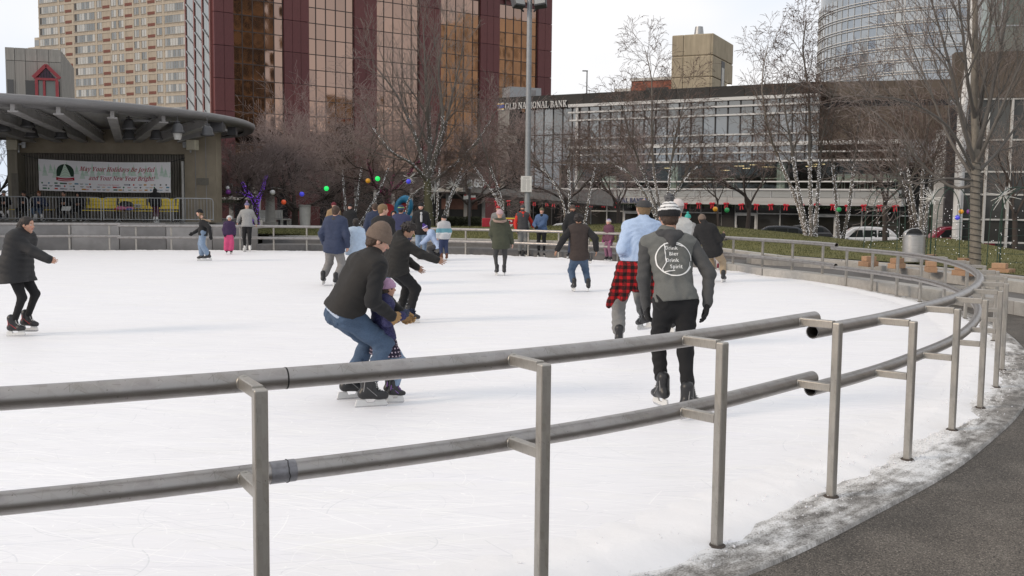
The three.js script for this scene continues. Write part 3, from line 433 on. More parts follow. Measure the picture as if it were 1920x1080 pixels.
  const lampM = new THREE.MeshStandardMaterial({ color: 0xffffff, emissive: 0xffd9a0, emissiveIntensity: 1.4 }); for (const [a, y, w, z] of [[1205, 316, 13, -5], [1348, 311, 22, -4], [1350, 318, 18, -6], [1385, 308, 16, -3], [1395, 314, 30, -5], [1300, 325, 20, -7], [1480, 313, 24, -5], [1505, 308, 26, -3]]) piece('strip_light', g, lampM, X(a), X(a) + w * 0.04, y1 - 0.05 - (y - 306) * 0.02, y1 - (y - 306) * 0.02, z - 0.15, z);
  for (let c = 0; c < n2; c++) { const x0 = xg + (xe2 - xg) * c / n2, x1 = xg + (xe2 - xg) * (c + 1) / n2; piece('clear_pane', g, clear, x0 + 0.03, x1 - 0.03, y0, y1, -0.14, -0.13); if (c % 6 === 0) piece('column', g, pale, x0 - 0.35, x0 + 0.35, y0, y1, -1, -0.3); }
  piece('handrail', g, wh, xg - 0.8, xe2 - 0.5, Y(341) - 0.05, Y(341) + 0.06, -0.05, 0.05);
  piece('blind', g, wh, X(1123, 330), X(1152, 330), y0 + 0.05, Y(330), -0.5, -0.45);
  // parapet gallery, soffit band
  const xr2 = X(1690, 360), panel = new THREE.MeshStandardMaterial({ color: lin([0.36, 0.37, 0.365]), roughness: 0.25, metalness: 0.2 });
  piece('gallery_rail', g, wh, xg - 1.4, xr2, Y(355.5) - 0.06, Y(355.5) + 0.08, 1.1, 1.3); const gm = []; for (let c = 0; c <= 18; c++) { const x = xg - 1.3 + (xr2 - xg + 1.3) * c / 18; if (c < 18) piece('gallery_panel', g, panel, x + 0.05, x + (xr2 - xg + 1.3) / 18 - 0.05, Y(369), Y(357.5), 1.15, 1.18); gm.push(bb(x - 0.035, x + 0.035, Y(371), Y(356.5), 1.08, 1.22)); } mesh('gallery_post', gm, MT.galv, g);
  piece('soffit_band', g, pale, X(1150, 376), xr2 + 0.3, Y(382.5), Y(369.5), -0.2, 1.35);
  piece('ledge', g, wh, xg - 1.3, xr2, y0 - 0.32, y0 - 0.03, -0.05, 1.08);
  // ground floor: storefront glass, piers and doors
  const gy0 = -1.4, gy1 = Y(382.5), wf = mat([0.55, 0.55, 0.53], { rough: 0.5 });
  const span = [[1103, 1196], [1196, 1350], [1374, 1504], [1520, 1662], [1684, 1760]];
  for (const [a, b] of span) { const x0 = X(a, 400), x1 = X(b, 400), n = Math.max(2, Math.round((x1 - x0) / 1.9)), tr = gy1 - 0.75, fr = [];
    for (let c = 0; c < n; c++) { const p0 = x0 + (x1 - x0) * c / n, p1 = x0 + (x1 - x0) * (c + 1) / n, door = (a === 1103 && (c === 2 || c === 3)) || (a === 1374 && c === 0) || (a === 1520 && c === 0); piece('shop_pane', g, dg[(c + (a & 1)) % 2], p0 + 0.04, p1 - 0.04, gy0, tr, -0.6, -0.55); piece('transom_pane', g, dg[c % 2], p0 + 0.04, p1 - 0.04, tr + 0.04, gy1, -0.6, -0.55); fr.push(bb(p0 - 0.05, p0 + 0.05, gy0, gy1, -0.6, -0.48)); if (door) { const d = new THREE.Group(); d.name = 'door'; g.add(d); mesh('door_frame', [bb(p0 + 0.06, p0 + 0.2, gy0, tr - 0.05, -0.55, -0.44), bb(p1 - 0.2, p1 - 0.06, gy0, tr - 0.05, -0.55, -0.44), bb(p0 + 0.2, p1 - 0.2, tr - 0.2, tr - 0.05, -0.55, -0.44), bb(p0 + 0.2, p1 - 0.2, gy0, gy0 + 0.25, -0.55, -0.44)], wh, d); mesh('handle', bb(p0 + 0.24, p0 + 0.28, gy0 + 0.9, gy0 + 1.3, -0.44, -0.4), MT.galv, d); } }
    fr.push(bb(x1 - 0.05, x1 + 0.05, gy0, gy1, -0.6, -0.48), bb(x0, x1, tr - 0.05, tr + 0.05, -0.6, -0.47), bb(x0, x1, gy0 + 0.55, gy0 + 0.63, -0.6, -0.47)); mesh('shop_frame', fr, wf, g); }
  mesh('base_sign', bb(X(1103, 400), X(1196, 400), gy0 + 0.1, gy0 + 0.5, -0.55, -0.5), mat([0.03, 0.07, 0.35], { tx: null, rough: 0.5 }), g);
  for (const [a, b] of [[1350, 1374], [1504, 1520], [1662, 1684], [1076, 1103]]) { const x0 = X(a, 400), x1 = X(b, 400); for (let j = 0; j < 3; j++) piece('stone_panel', g, dark2, x0, x1, gy0 + j * 1.03 + 0.01, gy0 + (j + 1) * 1.03 - 0.01, -0.7, -0.4); }
  mesh('shop_soffit', bb(xg - 1, xr2, gy1, gy1 + 0.1, -0.7, -0.2), dark, g);
  // lettering
  const put = (geo, x, y, z, m, nm) => mesh(nm, geo.translate(x, y, z), m, g);
  const t1 = lettering('OLD NATIONAL BANK', 0.62, 0.1, serif), w1 = t1.boundingBox.max.x, sx = X(948, 198), ex = X(1064, 196); t1.scale((ex - sx) / w1, 1, 1); put(t1, sx, at(1005, 203).y, 0.05, wh, 'sign_letters');
  const logo = new THREE.Group(); logo.name = 'bank_logo'; g.add(logo); const lx = X(934.5, 198), lx2 = X(946, 198), ly = at(940, 207).y, lh = at(940, 193).y - ly; const gold = mat([0.62, 0.40, 0.08], { tx: null, rough: 0.4 }), blue = mat([0.03, 0.07, 0.33], { tx: null, rough: 0.4 });
  const mkLogo = (o, x0, x1, y, h, z) => { [[0, 0.1, wh], [0.1, 0.25, gold], [0.25, 0.75, blue], [0.75, 0.9, gold], [0.9, 1, wh]].forEach(([a, b, m]) => piece('stripe', o, m, x0, x1, y + a * h, y + b * h, z, z + 0.12)); };
  mkLogo(logo, lx, lx2, ly, lh, 0.03);
  const t2 = lettering('OLD NATIONAL BANK', 0.42, 0.06, serif), x20 = X(1122, 374), x21 = X(1218, 374); t2.scale((x21 - x20) / t2.boundingBox.max.x, 1, 1); put(t2, x20, Y(381) , 1.36, mat([0.05, 0.06, 0.14], { tx: null, rough: 0.5 }), 'sign_letters');
  const logo2 = new THREE.Group(); logo2.name = 'bank_logo'; g.add(logo2); mkLogo(logo2, X(1108, 374), X(1118, 374), Y(381.5), 0.56, 1.36); const logo3 = new THREE.Group(); logo3.name = 'bank_logo'; g.add(logo3); mkLogo(logo3, X(1222, 374), X(1228, 374), Y(381.5), 0.56, 1.36);
  const t3 = lettering('161', 0.24, 0.03); put(t3, X(1172, 386), Y(391), -0.4, wh, 'door_number');
  // red bows on an evergreen garland along the canopy edge
  const gx0 = X(870, 384), gx1 = X(1690, 384), gar = mesh('garland', (() => { const gs = []; const P = []; for (let i = 0; i < 5200; i++) { const q = rnd(), x = gx0 + (gx1 - gx0) * q, sag = 0.12 * Math.abs(Math.sin(q * 34 * Math.PI)), c = V(x, gy1 - 0.05 - sag + rr(-0.09, 0.09), 1.42 + rr(-0.09, 0.09)), l = V(rr(-0.1, 0.1), rr(-0.1, 0.08), rr(-0.06, 0.06)); P.push(c.x - 0.012, c.y, c.z, c.x + 0.012, c.y, c.z, c.x + l.x, c.y + l.y, c.z + l.z); } const b = new THREE.BufferGeometry(); b.setAttribute('position', new THREE.Float32BufferAttribute(P, 3)); b.computeVertexNormals(); return b; })(), mat([0.03, 0.05, 0.025], { tx: null, rough: 1, side: THREE.DoubleSide }), g); gar.userData.kind = 'stuff';
  const bowM = mat([0.52, 0.012, 0.03], { tx: 'cloth', size: 0.3, rough: 0.6 }), loop = (s) => { const c = new THREE.SphereGeometry(0.15, 8, 6); c.scale(1.15, 0.8, 0.55); return c.translate(s * 0.14, 0.06, 0.05); }, tail = (s) => bx(0.11, 0.42, 0.03, s * 0.08, -0.24, 0.05).rotateZ(s * 0.14), bowG = shared([loop(-1), loop(1), new THREE.SphereGeometry(0.07, 8, 6).translate(0, 0.05, 0.1), tail(-1), tail(1)]);
  for (const p of [872, 899, 916, 946, 969, 994, 1017, 1040, 1053, 1074, 1098, 1123, 1145.5, 1170, 1297, 1322, 1347, 1373, 1401, 1429, 1455.5, 1484, 1512, 1541, 1571, 1598, 1628, 1657, 1686]) { const b = mesh('red_bow', bowG, bowM, g); b.position.set(X(p, 385), gy1 - 0.02 + rr(-0.05, 0.05), 1.5); b.rotation.z = rr(-0.12, 0.12); b.scale.setScalar(0.86); }
}
{ // grey wedge canopy with the street number
  const { at } = BANK, a = D(868, 352, 74), b = D(1150, 372, 83), t = thing('entrance_canopy', 'grey wedge canopy carrying white street number 169 beside the bank', 'canopy', [a.x, a.y, a.z]);
  const A = [V(0, 0, 0), V(b.x - a.x, a.y > 0 ? D(1290, 356, 84).y - a.y : 0, b.z - a.z)];
  const sh = new THREE.Shape(); const W = b.clone().sub(a), Wl = Math.hypot(W.x, W.z); sh.moveTo(0, 0); sh.lineTo(0, -0.28); sh.lineTo(Wl, -1.28); sh.lineTo(Wl, 0); const slab = new THREE.ExtrudeGeometry(sh, { depth: 5, bevelEnabled: false }).translate(0, 0, -5).rotateY(Math.atan2(-W.z, W.x)); mesh('canopy_slab', slab, mat([0.33, 0.315, 0.29], { tx: 'streak', size: 3, rough: 0.8 }), t);
  const num = lettering('169', 0.62, 0.12, serif); num.rotateY(Math.atan2(-W.z, W.x)); const np = D(877, 351.5, 74.2); mesh('street_number', num.translate(np.x - a.x, np.y - a.y + 0.02, np.z - a.z + 0.1), MT.white, t);
}
{ // ---- rooftop concrete stair tower, brick penthouse, thin mast behind the bank
  const cm = [[0.43, 0.365, 0.265], [0.45, 0.385, 0.28]].map((c) => mat(c, { tx: 'streak', size: 5, rough: 0.92, bump: 0.004 }));
  const F = facade('stair_tower', 'tan concrete stair tower rising behind the bank roof', 1259, 120, 108, 3110, -1500), { g, at } = F, X = (p) => at(p, 120).s, w = X(1333), yT = at(1296, 64).y, y1 = at(1296, 105).y, y2 = at(1296, 145).y, dp = 8.5;
  mesh('core', bb(0.05, w - 0.05, 4, yT - 0.05, -dp + 0.05, -0.05), cm[0], g);
  for (const [a, b] of [[4, y2], [y2, y1], [y1, yT]]) { mesh('panel', rb(w * 0.3 - 0.01, b - a - 0.05, 0.3, w * 0.15, (a + b) / 2, -0.1, 0.12), cm[0], g); mesh('panel', rb(w * 0.7 - 0.01, b - a - 0.05, 0.3, w * 0.65, (a + b) / 2, -0.1, 0.12), cm[1], g); mesh('panel', rb(0.3, b - a - 0.05, dp, w + 0.06, (a + b) / 2, -dp / 2, 0.1), cm[1], g); }
  mesh('slot', bb(w + 0.2, w + 0.24, 6, yT - 2.4, -4.8, -3.4), MT.darkmetal, g); mesh('door_panel', bb(w + 0.2, w + 0.25, 6, yT - 3.1, -4.6, -3.6), MT.offwhite, g);
  mesh('roof_vent', new THREE.CylinderGeometry(0.4, 0.5, 0.8, 14).translate(w * 0.6, yT + 0.5, -1.2), MT.galv, g); mesh('wall_lamp', bb(w + 0.2, w + 0.6, at(1350, 149).y, at(1350, 146.5).y, -6.5, -6), new THREE.MeshStandardMaterial({ color: 0xffffff, emissive: 0xffffff, emissiveIntensity: 1 }), g);
  const P = facade('brick_penthouse', 'low red brick rooftop room with white coping beside the concrete stair tower', 1184, 160, 112, 3110, -1500), X2 = (p) => P.at(p, 160).s, bm = mat([0.23, 0.085, 0.06], { rough: 0.9 });
  const brT = tex(256, (u, v, i, j) => { const r = Math.floor(v * 16), c = u * 8 + (r % 2) * 0.5, m = (v * 16 % 1) < 0.14 || (c % 1) < 0.06, h = hash(Math.floor(c) % 8, r, 2); return m ? [0.50, 0.42, 0.38] : [0.52 + 0.1 * h, 0.30 + 0.06 * h, 0.24 + 0.05 * h]; }); bm.map = rep(brT, 1.8); bm.color.set(0xffffff);
  mesh('wall', bb(0, X2(1262), 5, P.at(1220, 151).y, -6, 0), bm, P.g); mesh('coping', bb(-0.1, X2(1262), P.at(1220, 151).y, P.at(1220, 145.5).y, -6.1, 0.12), MT.offwhite, P.g); mesh('opening', bb(X2(1211), X2(1253), 5, P.at(1230, 164).y, 0, 0.05), MT.black, P.g); mesh('side_coping', bb(X2(1153), X2(1183), P.at(1165, 172).y, P.at(1165, 166).y, -3, 0), MT.offwhite, P.g); mesh('side_room', bb(X2(1153) + 0.2, X2(1183), 5, P.at(1165, 172).y, -3, -0.1), MT.darkmetal, P.g);
  const m = D(1100, 180, 105), t = thing('roof_mast', 'thin lamp mast standing on the dark bank roof', 'mast', [m.x, m.y - 1.5, m.z]); const h = D(1100, 133, 105).y - m.y + 1.5; mesh('pole', new THREE.CylinderGeometry(0.06, 0.08, h, 6).translate(0, h / 2, 0), MT.darkmetal, t); mesh('lamp_arm', bx(0.55, 0.1, 0.16, -0.2, h, 0), MT.darkmetal, t);
  const k = D(978, 176, 103), b2 = thing('roof_plant', 'grey metal plant enclosure on the left end of the bank roof', 'roof plant', [k.x, k.y, k.z], 0.4); mesh('casing', bx(3.4, 1.3, 2, 0, -0.1, 0), MT.galv, b2); mesh('hatch', bx(1.0, 0.8, 0.05, 0.6, -0.1, 1.02), MT.greywall, b2);
}
{ // ---- round glass hotel tower
  const R = 32, az = Math.atan((1765 - 960) / FOCAL), dd = 240 * Math.hypot(1, Math.tan(az)) + R, cx = Math.sin(az) * dd * 0.985, cd = Math.cos(az) * dd;
  const t = thing('glass_tower', 'round silver glass tower behind the right hand trees', 'building', [cx, 0, -cd]);
  const gm = [[0.40, 0.425, 0.445], [0.36, 0.385, 0.405], [0.44, 0.46, 0.47], [0.27, 0.30, 0.335]].map((c) => new THREE.MeshStandardMaterial({ color: lin(c), metalness: 0.7, roughness: 0.12 })), wm = mat([0.62, 0.62, 0.61], { tx: null, rough: 0.4, metal: 0.2 });
  mesh('core', new THREE.CylinderGeometry(R - 0.6, R - 0.6, 75, 64, 1).translate(0, 36, 0), mat([0.30, 0.32, 0.335], { tx: null, rough: 0.25, metal: 0.6 }), t);
  const toCam = Math.atan2(-cx, cd), yOf = (py) => EYE + (383.5 - py) * 240 / FOCAL, RH = yOf(0) - yOf(23.2);
  const place = (o, a, y, r) => { o.position.set(Math.sin(a) * r, y, Math.cos(a) * r); o.rotation.y = a; };
  const da = 0.072, pg = shared(bx(2.12, RH * 0.84, 0.1)), pn = shared(bx(0.09, RH, 0.16)), y0 = yOf(232) ;
  for (let k = 0; k < 11; k++) { for (let c = -22; c < 12; c++) { const a = toCam + c * da, wide = c % 3 !== 0; const p = mesh('pane', pg, gm[(hash(c, k, 3) * 4) | 0], t); place(p, a + da / 2, y0 + k * RH + RH * 0.5, R - 0.35); p.rotation.x = rr(-0.004, 0.004); } const ring = (y) => [new THREE.CylinderGeometry(R + 0.05, R + 0.05, 0.17, 90, 1, true, toCam - 1.7, 2.7), new THREE.RingGeometry(R - 0.5, R + 0.05, 90, 1).rotateX(Math.PI / 2).translate(0, -0.085, 0)].map((q) => q.translate(0, y, 0)); mesh('floor_band', [...ring(y0 + k * RH), ...ring(y0 + k * RH + 0.6)], wm, t); }
  for (let c = -22; c <= 12; c++) { const m = mesh('mullion', pn, wm, t); m.scale.y = 11; place(m, toCam + c * da, y0 + 5.5 * RH, R - 0.2); }
}
{ // ---- brown stone podium and pale pier at right, curtain-wall hall
  const F = facade('stone_podium', 'brown stone building with a dark open upper deck behind the right trees', 1660, 200, 84, 3110, -900), { g, at } = F, X = (p, y = 200) => at(p, y).s, bs = [[0.125, 0.10, 0.078], [0.14, 0.112, 0.088]].map((c) => mat(c, { tx: 'grain', size: 1.6, rough: 0.8 }));
  const a = X(1536), b = X(1792), n = 9; for (let i = 0; i < n; i++) { const x0 = a + (b - a) * i / n, x1 = a + (b - a) * (i + 1) / n; piece('stone_panel', g, bs[i % 2], x0 + 0.012, x1 - 0.012, at(1660, 179).y, at(1660, 151).y, -0.5, rr(-0.01, 0.01)); piece('stone_panel', g, bs[(i + 1) % 2], x0 + 0.012, x1 - 0.012, at(1660, 262).y, at(1660, 199).y, -0.5, rr(-0.01, 0.01)); }
  mesh('upper_deck', bb(a, b, at(1660, 199).y, at(1660, 179).y, -4, -3.6), MT.black, g); mesh('backing', bb(a, b, -1.4, at(1660, 152).y, -9, -4.02), bs[0], g); const br = []; for (let i = 0; i < 40; i++) br.push(bb(a + (b - a) * i / 40, a + (b - a) * i / 40 + 0.05, at(1660, 199).y, at(1660, 192).y, -0.3, -0.25)); mesh('deck_rail', br, MT.darkmetal, g).userData.kind = 'stuff';
  mesh('lower_band', bb(X(1690), X(1760), at(1700, 305).y, at(1700, 262).y, -0.5, 0.05), mat([0.33, 0.33, 0.34], { tx: 'streak', size: 3 }), g); mesh('lower_glass', bb(X(1690), X(1756), -1.4, at(1700, 305).y - 0.05, -0.6, -0.2), new THREE.MeshStandardMaterial({ color: lin([0.05, 0.05, 0.05]), metalness: 0.5, roughness: 0.08 }), g);
  const P = facade('pale_pier', 'tall pale stone pier between the bank and the glass hall', 1778, 340, 74, 3110, -900), px = (p) => P.at(p, 340).s, pm = [[0.50, 0.49, 0.47], [0.46, 0.455, 0.44]].map((c) => mat(c, { tx: 'grain', size: 1, rough: 0.8 })); const ph = P.at(1778, 243).y; for (let j = 0; j < 8; j++) { const y0 = -1.4 + (ph + 1.4) * j / 8; piece('stone_panel', P.g, pm[j % 2], px(1754), px(1774), y0 + 0.01, y0 + (ph + 1.4) / 8 - 0.01, -1, rr(-0.01, 0.01)); piece('side_stone', P.g, j % 2 ? MT.stone : stones[1], px(1774) + 0.01, px(1800), y0 + 0.01, y0 + (ph + 1.4) / 8 - 0.01, -1, -0.12); }
  const wmat = mat([0.78, 0.78, 0.77], { tx: 'streak', size: 4, rough: 0.5 }), q = D(1824, 100, 57), t = thing('white_column', 'bright white tapered column soaring behind the right hand tree', 'column', [q.x, 0, q.z]); mesh('shaft', new THREE.CylinderGeometry(0.34, 0.34, 24, 24).translate(0, D(1824, 110, 57).y + 12, 0), wmat, t); { const e = D(1812, 175, 110), sl = mesh('lower_leg', [rod(V(0, D(1815, 112, 57).y, 0), V(D(1817, 160, 57).x - q.x, D(1815, 160, 57).y, 0), 0.34, 0.32, 16), rod(V(D(1817, 160, 57).x - q.x, D(1815, 160, 57).y, 0), V(D(1806, 200, 57).x - q.x, D(1806, 200, 57).y, 0), 0.32, 0.28, 16), rod(V(D(1806, 200, 57).x - q.x, D(1806, 200, 57).y, 0), V(D(1800, 300, 57).x - q.x, -1.4, 0), 0.28, 0.24, 16)], wmat, t); }
  const H = facade('glass_hall', 'glass hall with pale steel frame at the far right edge', 1880, 340, 62, 3110, -700), hx = (p) => H.at(p, 340).s, gm = [[0.05, 0.052, 0.05], [0.075, 0.075, 0.07]].map((c) => new THREE.MeshStandardMaterial({ color: lin(c), metalness: 0.35, roughness: 0.07 })), xs = [1806, 1848, 1892, 1936, 1985, 2040].map(hx), ys = [455, 412, 365, 322, 262, 185].map((y) => H.at(1880, y).y);
  for (let i = 0; i < 5; i++) for (let j = 0; j < 5; j++) piece('pane', H.g, gm[(i + j * 2) % 2], xs[i] + 0.06, xs[i + 1] - 0.06, ys[j] + 0.05, ys[j + 1] - 0.05, -0.3, -0.2);
  for (const x of xs) piece('mullion', H.g, MT.offwhite, x - 0.07, x + 0.07, -1.4, ys[5], -0.3, 0); for (const y of ys) piece('transom', H.g, MT.offwhite, xs[0] + 0.07, xs[5], y - 0.05, y + 0.05, -0.3, -0.03);
  mesh('backing', bb(xs[0], xs[5], -1.4, ys[5], -6, -5.5), MT.darkmetal, H.g); piece('stone_band', H.g, bs[0], xs[0] - 0.8, xs[5], ys[5] + 0.06, H.at(1880, 96).y, -1, 0.02);
  const K = facade('pale_glass_block', 'pale green glass block in the top right corner', 1880, 60, 150, 3110, -700), kx = (p) => K.at(p, 60).s, kg = [[0.36, 0.42, 0.41], [0.42, 0.47, 0.46]].map((c) => new THREE.MeshStandardMaterial({ color: lin(c), metalness: 0.7, roughness: 0.1 })); const kxs = [1836, 1878, 1922, 1968].map(kx), kys = [110, 48, -12, -70].map((y) => K.at(1880, y).y); for (let i = 0; i < 3; i++) for (let j = 0; j < 3; j++) piece('pane', K.g, kg[(i + j) % 2], kxs[i] + 0.1, kxs[i + 1] - 0.1, kys[j] + 0.1, kys[j + 1] - 0.1, -0.4, -0.2); mesh('frame', [...kxs.map((x) => bb(x - 0.1, x + 0.1, -1.4, kys[3], -0.5, -0.1)), ...kys.map((y) => bb(kxs[0] + 0.1, kxs[3] - 0.1, y - 0.1, y + 0.1, -0.5, -0.12))], MT.galv, K.g); mesh('base', bb(kxs[0], kxs[3], -1.4, kys[0] - 0.11, -8, -0.5), MT.greywall, K.g);
}
{ // ---- buildings beyond the frame that the bronze glass mirrors
  const S = thing('ornate_stone_tower', 'old tan stone tower outside the frame, mirrored in the bronze glass', 'building', [84, 0, -41], -0.75), sm = mat([0.36, 0.26, 0.16], { tx: 'streak', size: 5, rough: 0.9 }), wd = mat([0.03, 0.028, 0.025], { tx: null, rough: 0.2 });
  mesh('wall', [bx(26, 60, 20, 0, 28, 0), bx(27, 1.2, 21, 0, 14, 0), bx(27, 1.2, 21, 0, 40, 0)], sm, S); for (let i = -5; i <= 5; i++) for (let k = 0; k < 13; k++) { const w = piece('window', S, wd, i * 2.2 - 0.62, i * 2.2 + 0.62, 3 + k * 4, 5.6 + k * 4, 9.9, 10.05); const w2 = piece('window', S, wd, -13.05, -12.9, 3 + k * 4, 5.6 + k * 4, i * 1.7 - 0.6, i * 1.7 + 0.6); }
  const U = thing('sunlit_office', 'pale sunlit office block outside the frame, mirrored in the bronze glass', 'building', [142, 0, -97], -1.91), um = mat([0.88, 0.78, 0.60], { tx: 'streak', size: 7, rough: 0.85 }); const uw = mat([0.34, 0.28, 0.20], { tx: null, rough: 0.2 }); mesh('wall', [bx(44, 54, 20, 0, 25, 0)], um, U); for (let k = 0; k < 12; k++) for (let i = 0; i < 9; i++) piece('window', U, uw, -20.5 + i * 4.6, -17.6 + i * 4.6, 2.5 + k * 4, 4.0 + k * 4, 9.95, 10.05);
}
// ---------------------------------------------------------------- band stage
{
  const C = V(-24.6, 0, -44.3), R = 13.0, H = 5.2, floor = 0.8;
  const wallD = 36.9;
  { // platform with grey panel face towards the ice
    const t = thing('stage_platform', 'raised grey concrete stage platform behind the far left railing', 'stage', [-20, 0, -44]), s = (x, d) => V(x + 20, 0, -d + 44);
    mesh('deck', bb(-14, 7.0, -0.06, floor - 0.02, -7, 7.05).translate(0, 0, 0), mat([0.36, 0.35, 0.335], { tx: 'grain', size: 1.5, rough: 0.9 }), t);
    const a0 = midS(-8.7, 35.1), n = 11; for (let i = 0; i < n; i++) { const q0 = off(a0 + 0.2 + i * 1.52, 0.5), q1 = off(a0 + 0.2 + (i + 1) * 1.52, 0.5), v = q1.clone().sub(q0), l = v.length() - 0.02, top = i < 2 ? 0.86 - (2 - i) * 0.05 : 0.93; const p = mesh('wall_panel', rb(l, top + 0.06, 0.14, 0, 0, 0, 0.012, 1), i % 2 ? MT.greywall : mat([0.215, 0.21, 0.21], { tx: 'blotch', size: 2.1, rough: 0.85, bump: 0.004 }), t); p.position.set((q0.x + q1.x) / 2 + 20, top / 2 - 0.03, (q0.z + q1.z) / 2 + 44); p.rotation.y = Math.atan2(-v.z, v.x); }
    const fill = []; for (let i = 0; i <= 20; i++) fill.push(i); mesh('deck_edge', sheet([fill.map((i) => { const p = off(a0 + 0.2 + i * 0.836, 0.55, floor - 0.03); return V(p.x + 20, p.y, p.z + 44); }), fill.map((i) => V(-8 + 20 - i * 1.2, floor - 0.03, 4))]), mat([0.36, 0.35, 0.335], { tx: 'grain', size: 1.5, rough: 0.9 }), t);
  }
  const t = thing('band_shell', 'round steel canopy on a concrete back wall with stage lamps', 'stage shell', [C.x, 0, C.z]);
  const steel = mat([0.22, 0.215, 0.215], { tx: 'brush', size: 2, rough: 0.6, metal: 0.2 }), deckM = mat([0.52, 0.51, 0.50], { tx: 'brush', size: 2.4, rough: 0.8 }), beamM = mat([0.40, 0.39, 0.385], { rough: 0.7 });
  const rimP = [[R - 0.5, H - 0.30], [R - 0.1, H - 0.34], [R - 0.05, H - 0.24], [R, H - 0.2], [R, H - 0.06], [R - 0.12, H], [R - 0.4, H + 0.02]].map((p) => new THREE.Vector2(...p));
  mesh('rim', new THREE.LatheGeometry(rimP, 96), steel, t);
  mesh('roof_deck', [new THREE.LatheGeometry([[0.01, H + 0.7], [R * 0.5, H + 0.5], [R - 0.3, H + 0.01]].map((p) => new THREE.Vector2(...p)), 72)], deckM, t);
  { const pr = []; for (let k = 0; k <= 96; k++) { const r = Math.max(0.01, (R - 0.35) * (1 - k / 96)); pr.push(new THREE.Vector2(r, H - 0.2 - 0.62 * k / 96 + (k % 2 ? 0.03 : 0))); } mesh('corrugated_soffit', new THREE.LatheGeometry(pr, 72), deckM, t); }
  const onRim = (px) => { const u = (px - 960) / FOCAL, rr2 = R - 0.45, a = 1 + u * u, b = -2 * (u * C.x - C.z), c2 = C.x * C.x + C.z * C.z - rr2 * rr2, dd = (-b - Math.sqrt(b * b - 4 * a * c2)) / (2 * a); return V(u * dd - C.x, H - 0.36, -dd - C.z); };
  const back = (px) => { const p = D(px, 262, 43.3); return V(p.x - C.x, p.y + 0.1, p.z - C.z); };
  for (const [a, b] of [[30, 158], [115, 190], [215, 224], [310, 257], [388, 300], [424, 336], [-60, 110], [-160, 60]]) { const e = onRim(a), h = back(b); mesh('beam', [bar(e, h, 0.14, 0.36), bar(e.clone().add(V(0, -0.19, 0)), h.clone().add(V(0, -0.19, 0)), 0.34, 0.05), bar(e.clone().add(V(0, 0.16, 0)), h.clone().add(V(0, 0.16, 0)), 0.34, 0.05)], beamM, t); }
  mesh('ring_beam', new THREE.LatheGeometry([[R - 1.2, H - 0.15], [R - 1.2, H - 0.36], [R - 1.05, H - 0.36], [R - 1.05, H - 0.15]].map((p) => new THREE.Vector2(...p)), 72), steel, t);
  // back wall: plain concrete with a ribbed recess, pale pier at the left
  const L = (px, py, d) => { const p = D(px, py, d); return V(p.x - C.x, p.y, p.z - C.z); };
  const d0 = 43.5, wt = H - 0.75, xl = L(-30, 300, d0).x, x1 = L(38, 300, d0).x, x2 = L(346, 300, d0).x, xr = L(405, 300, d0).x, zf = -d0 - C.z, ry = L(200, 288, d0).y;
  const cw = mat([0.31, 0.265, 0.20], { tx: 'blotch', size: 2.6, rough: 0.9, bump: 0.004 }); mesh('wall', [bb(x1, xr, ry, wt + 0.2, zf - 0.8, zf), bb(x2, xr, floor - 0.05, ry, zf - 0.8, zf)], cw, t);
  mesh('recess_wall', bb(x1, x2, floor - 0.05, ry, zf - 0.8, zf - 0.5), MT.conc, t);
  const rib = shared(rb(0.09, ry - floor, 0.16, 0, 0, 0, 0.02, 1)), rc = [mat([0.25, 0.23, 0.20], { tx: 'streak', size: 2, rough: 0.95 }), mat([0.29, 0.265, 0.23], { tx: 'streak', size: 2, rough: 0.95 })], nr = 62; for (let k = 0; k < nr; k++) { const r = mesh('rib', rib, rc[k % 2], t); r.position.set(x1 + (k + 0.5) * (x2 - x1) / nr, (ry + floor) / 2, zf - 0.44); }
  mesh('end_pier', bb(L(12, 300, d0 - 0.3).x, x1 - 0.01, floor - 0.05, wt + 0.2, zf - 0.7, zf + 0.25), mat([0.33, 0.30, 0.24], { tx: 'streak', size: 2.4, rough: 0.9 }), t); mesh('pier_plate', bb(L(20, 300, d0 - 0.3).x, L(33, 300, d0 - 0.3).x, floor + 0.2, L(25, 325, 43.4).y, zf + 0.25, zf + 0.29), mat([0.22, 0.20, 0.17], { tx: 'streak', size: 1.5 }), t);
  mesh('wall_plaque', bb(L(369, 330, d0).x, L(391, 330, d0).x, L(380, 347, d0).y, L(380, 334, d0).y, zf, zf + 0.03), mat([0.20, 0.185, 0.155], { tx: 'grain', size: 0.5 }), t);
  for (const q of [1, 2]) mesh('formwork_seam', bb(x2 + q * (xr - x2) / 3, x2 + q * (xr - x2) / 3 + 0.03, floor, wt, zf, zf + 0.012), MT.greywall, t);
  mesh('wall_niche', bb(x2 - 0.12, x2 - 0.04, floor, ry - 0.3, zf - 0.3, zf + 0.06), MT.offwhite, t);
  // stage lamps hung under the deck
  const bell = new THREE.LatheGeometry([[0.05, 0.48], [0.13, 0.46], [0.22, 0.36], [0.26, 0.12], [0.31, 0.08], [0.31, 0], [0.28, 0], [0.22, 0.1]].map((p) => new THREE.Vector2(...p)), 16), lampG = shared([bell, rod(V(0, 0.45, 0), V(0, 0.6, 0), 0.04, 0.04, 6), bx(0.24, 0.05, 0.06, 0, 0.53, 0)].map((q) => q.scale(0.84, 0.84, 0.84))), lm = mat([0.085, 0.085, 0.088], { rough: 0.45, metal: 0.4, side: THREE.DoubleSide });
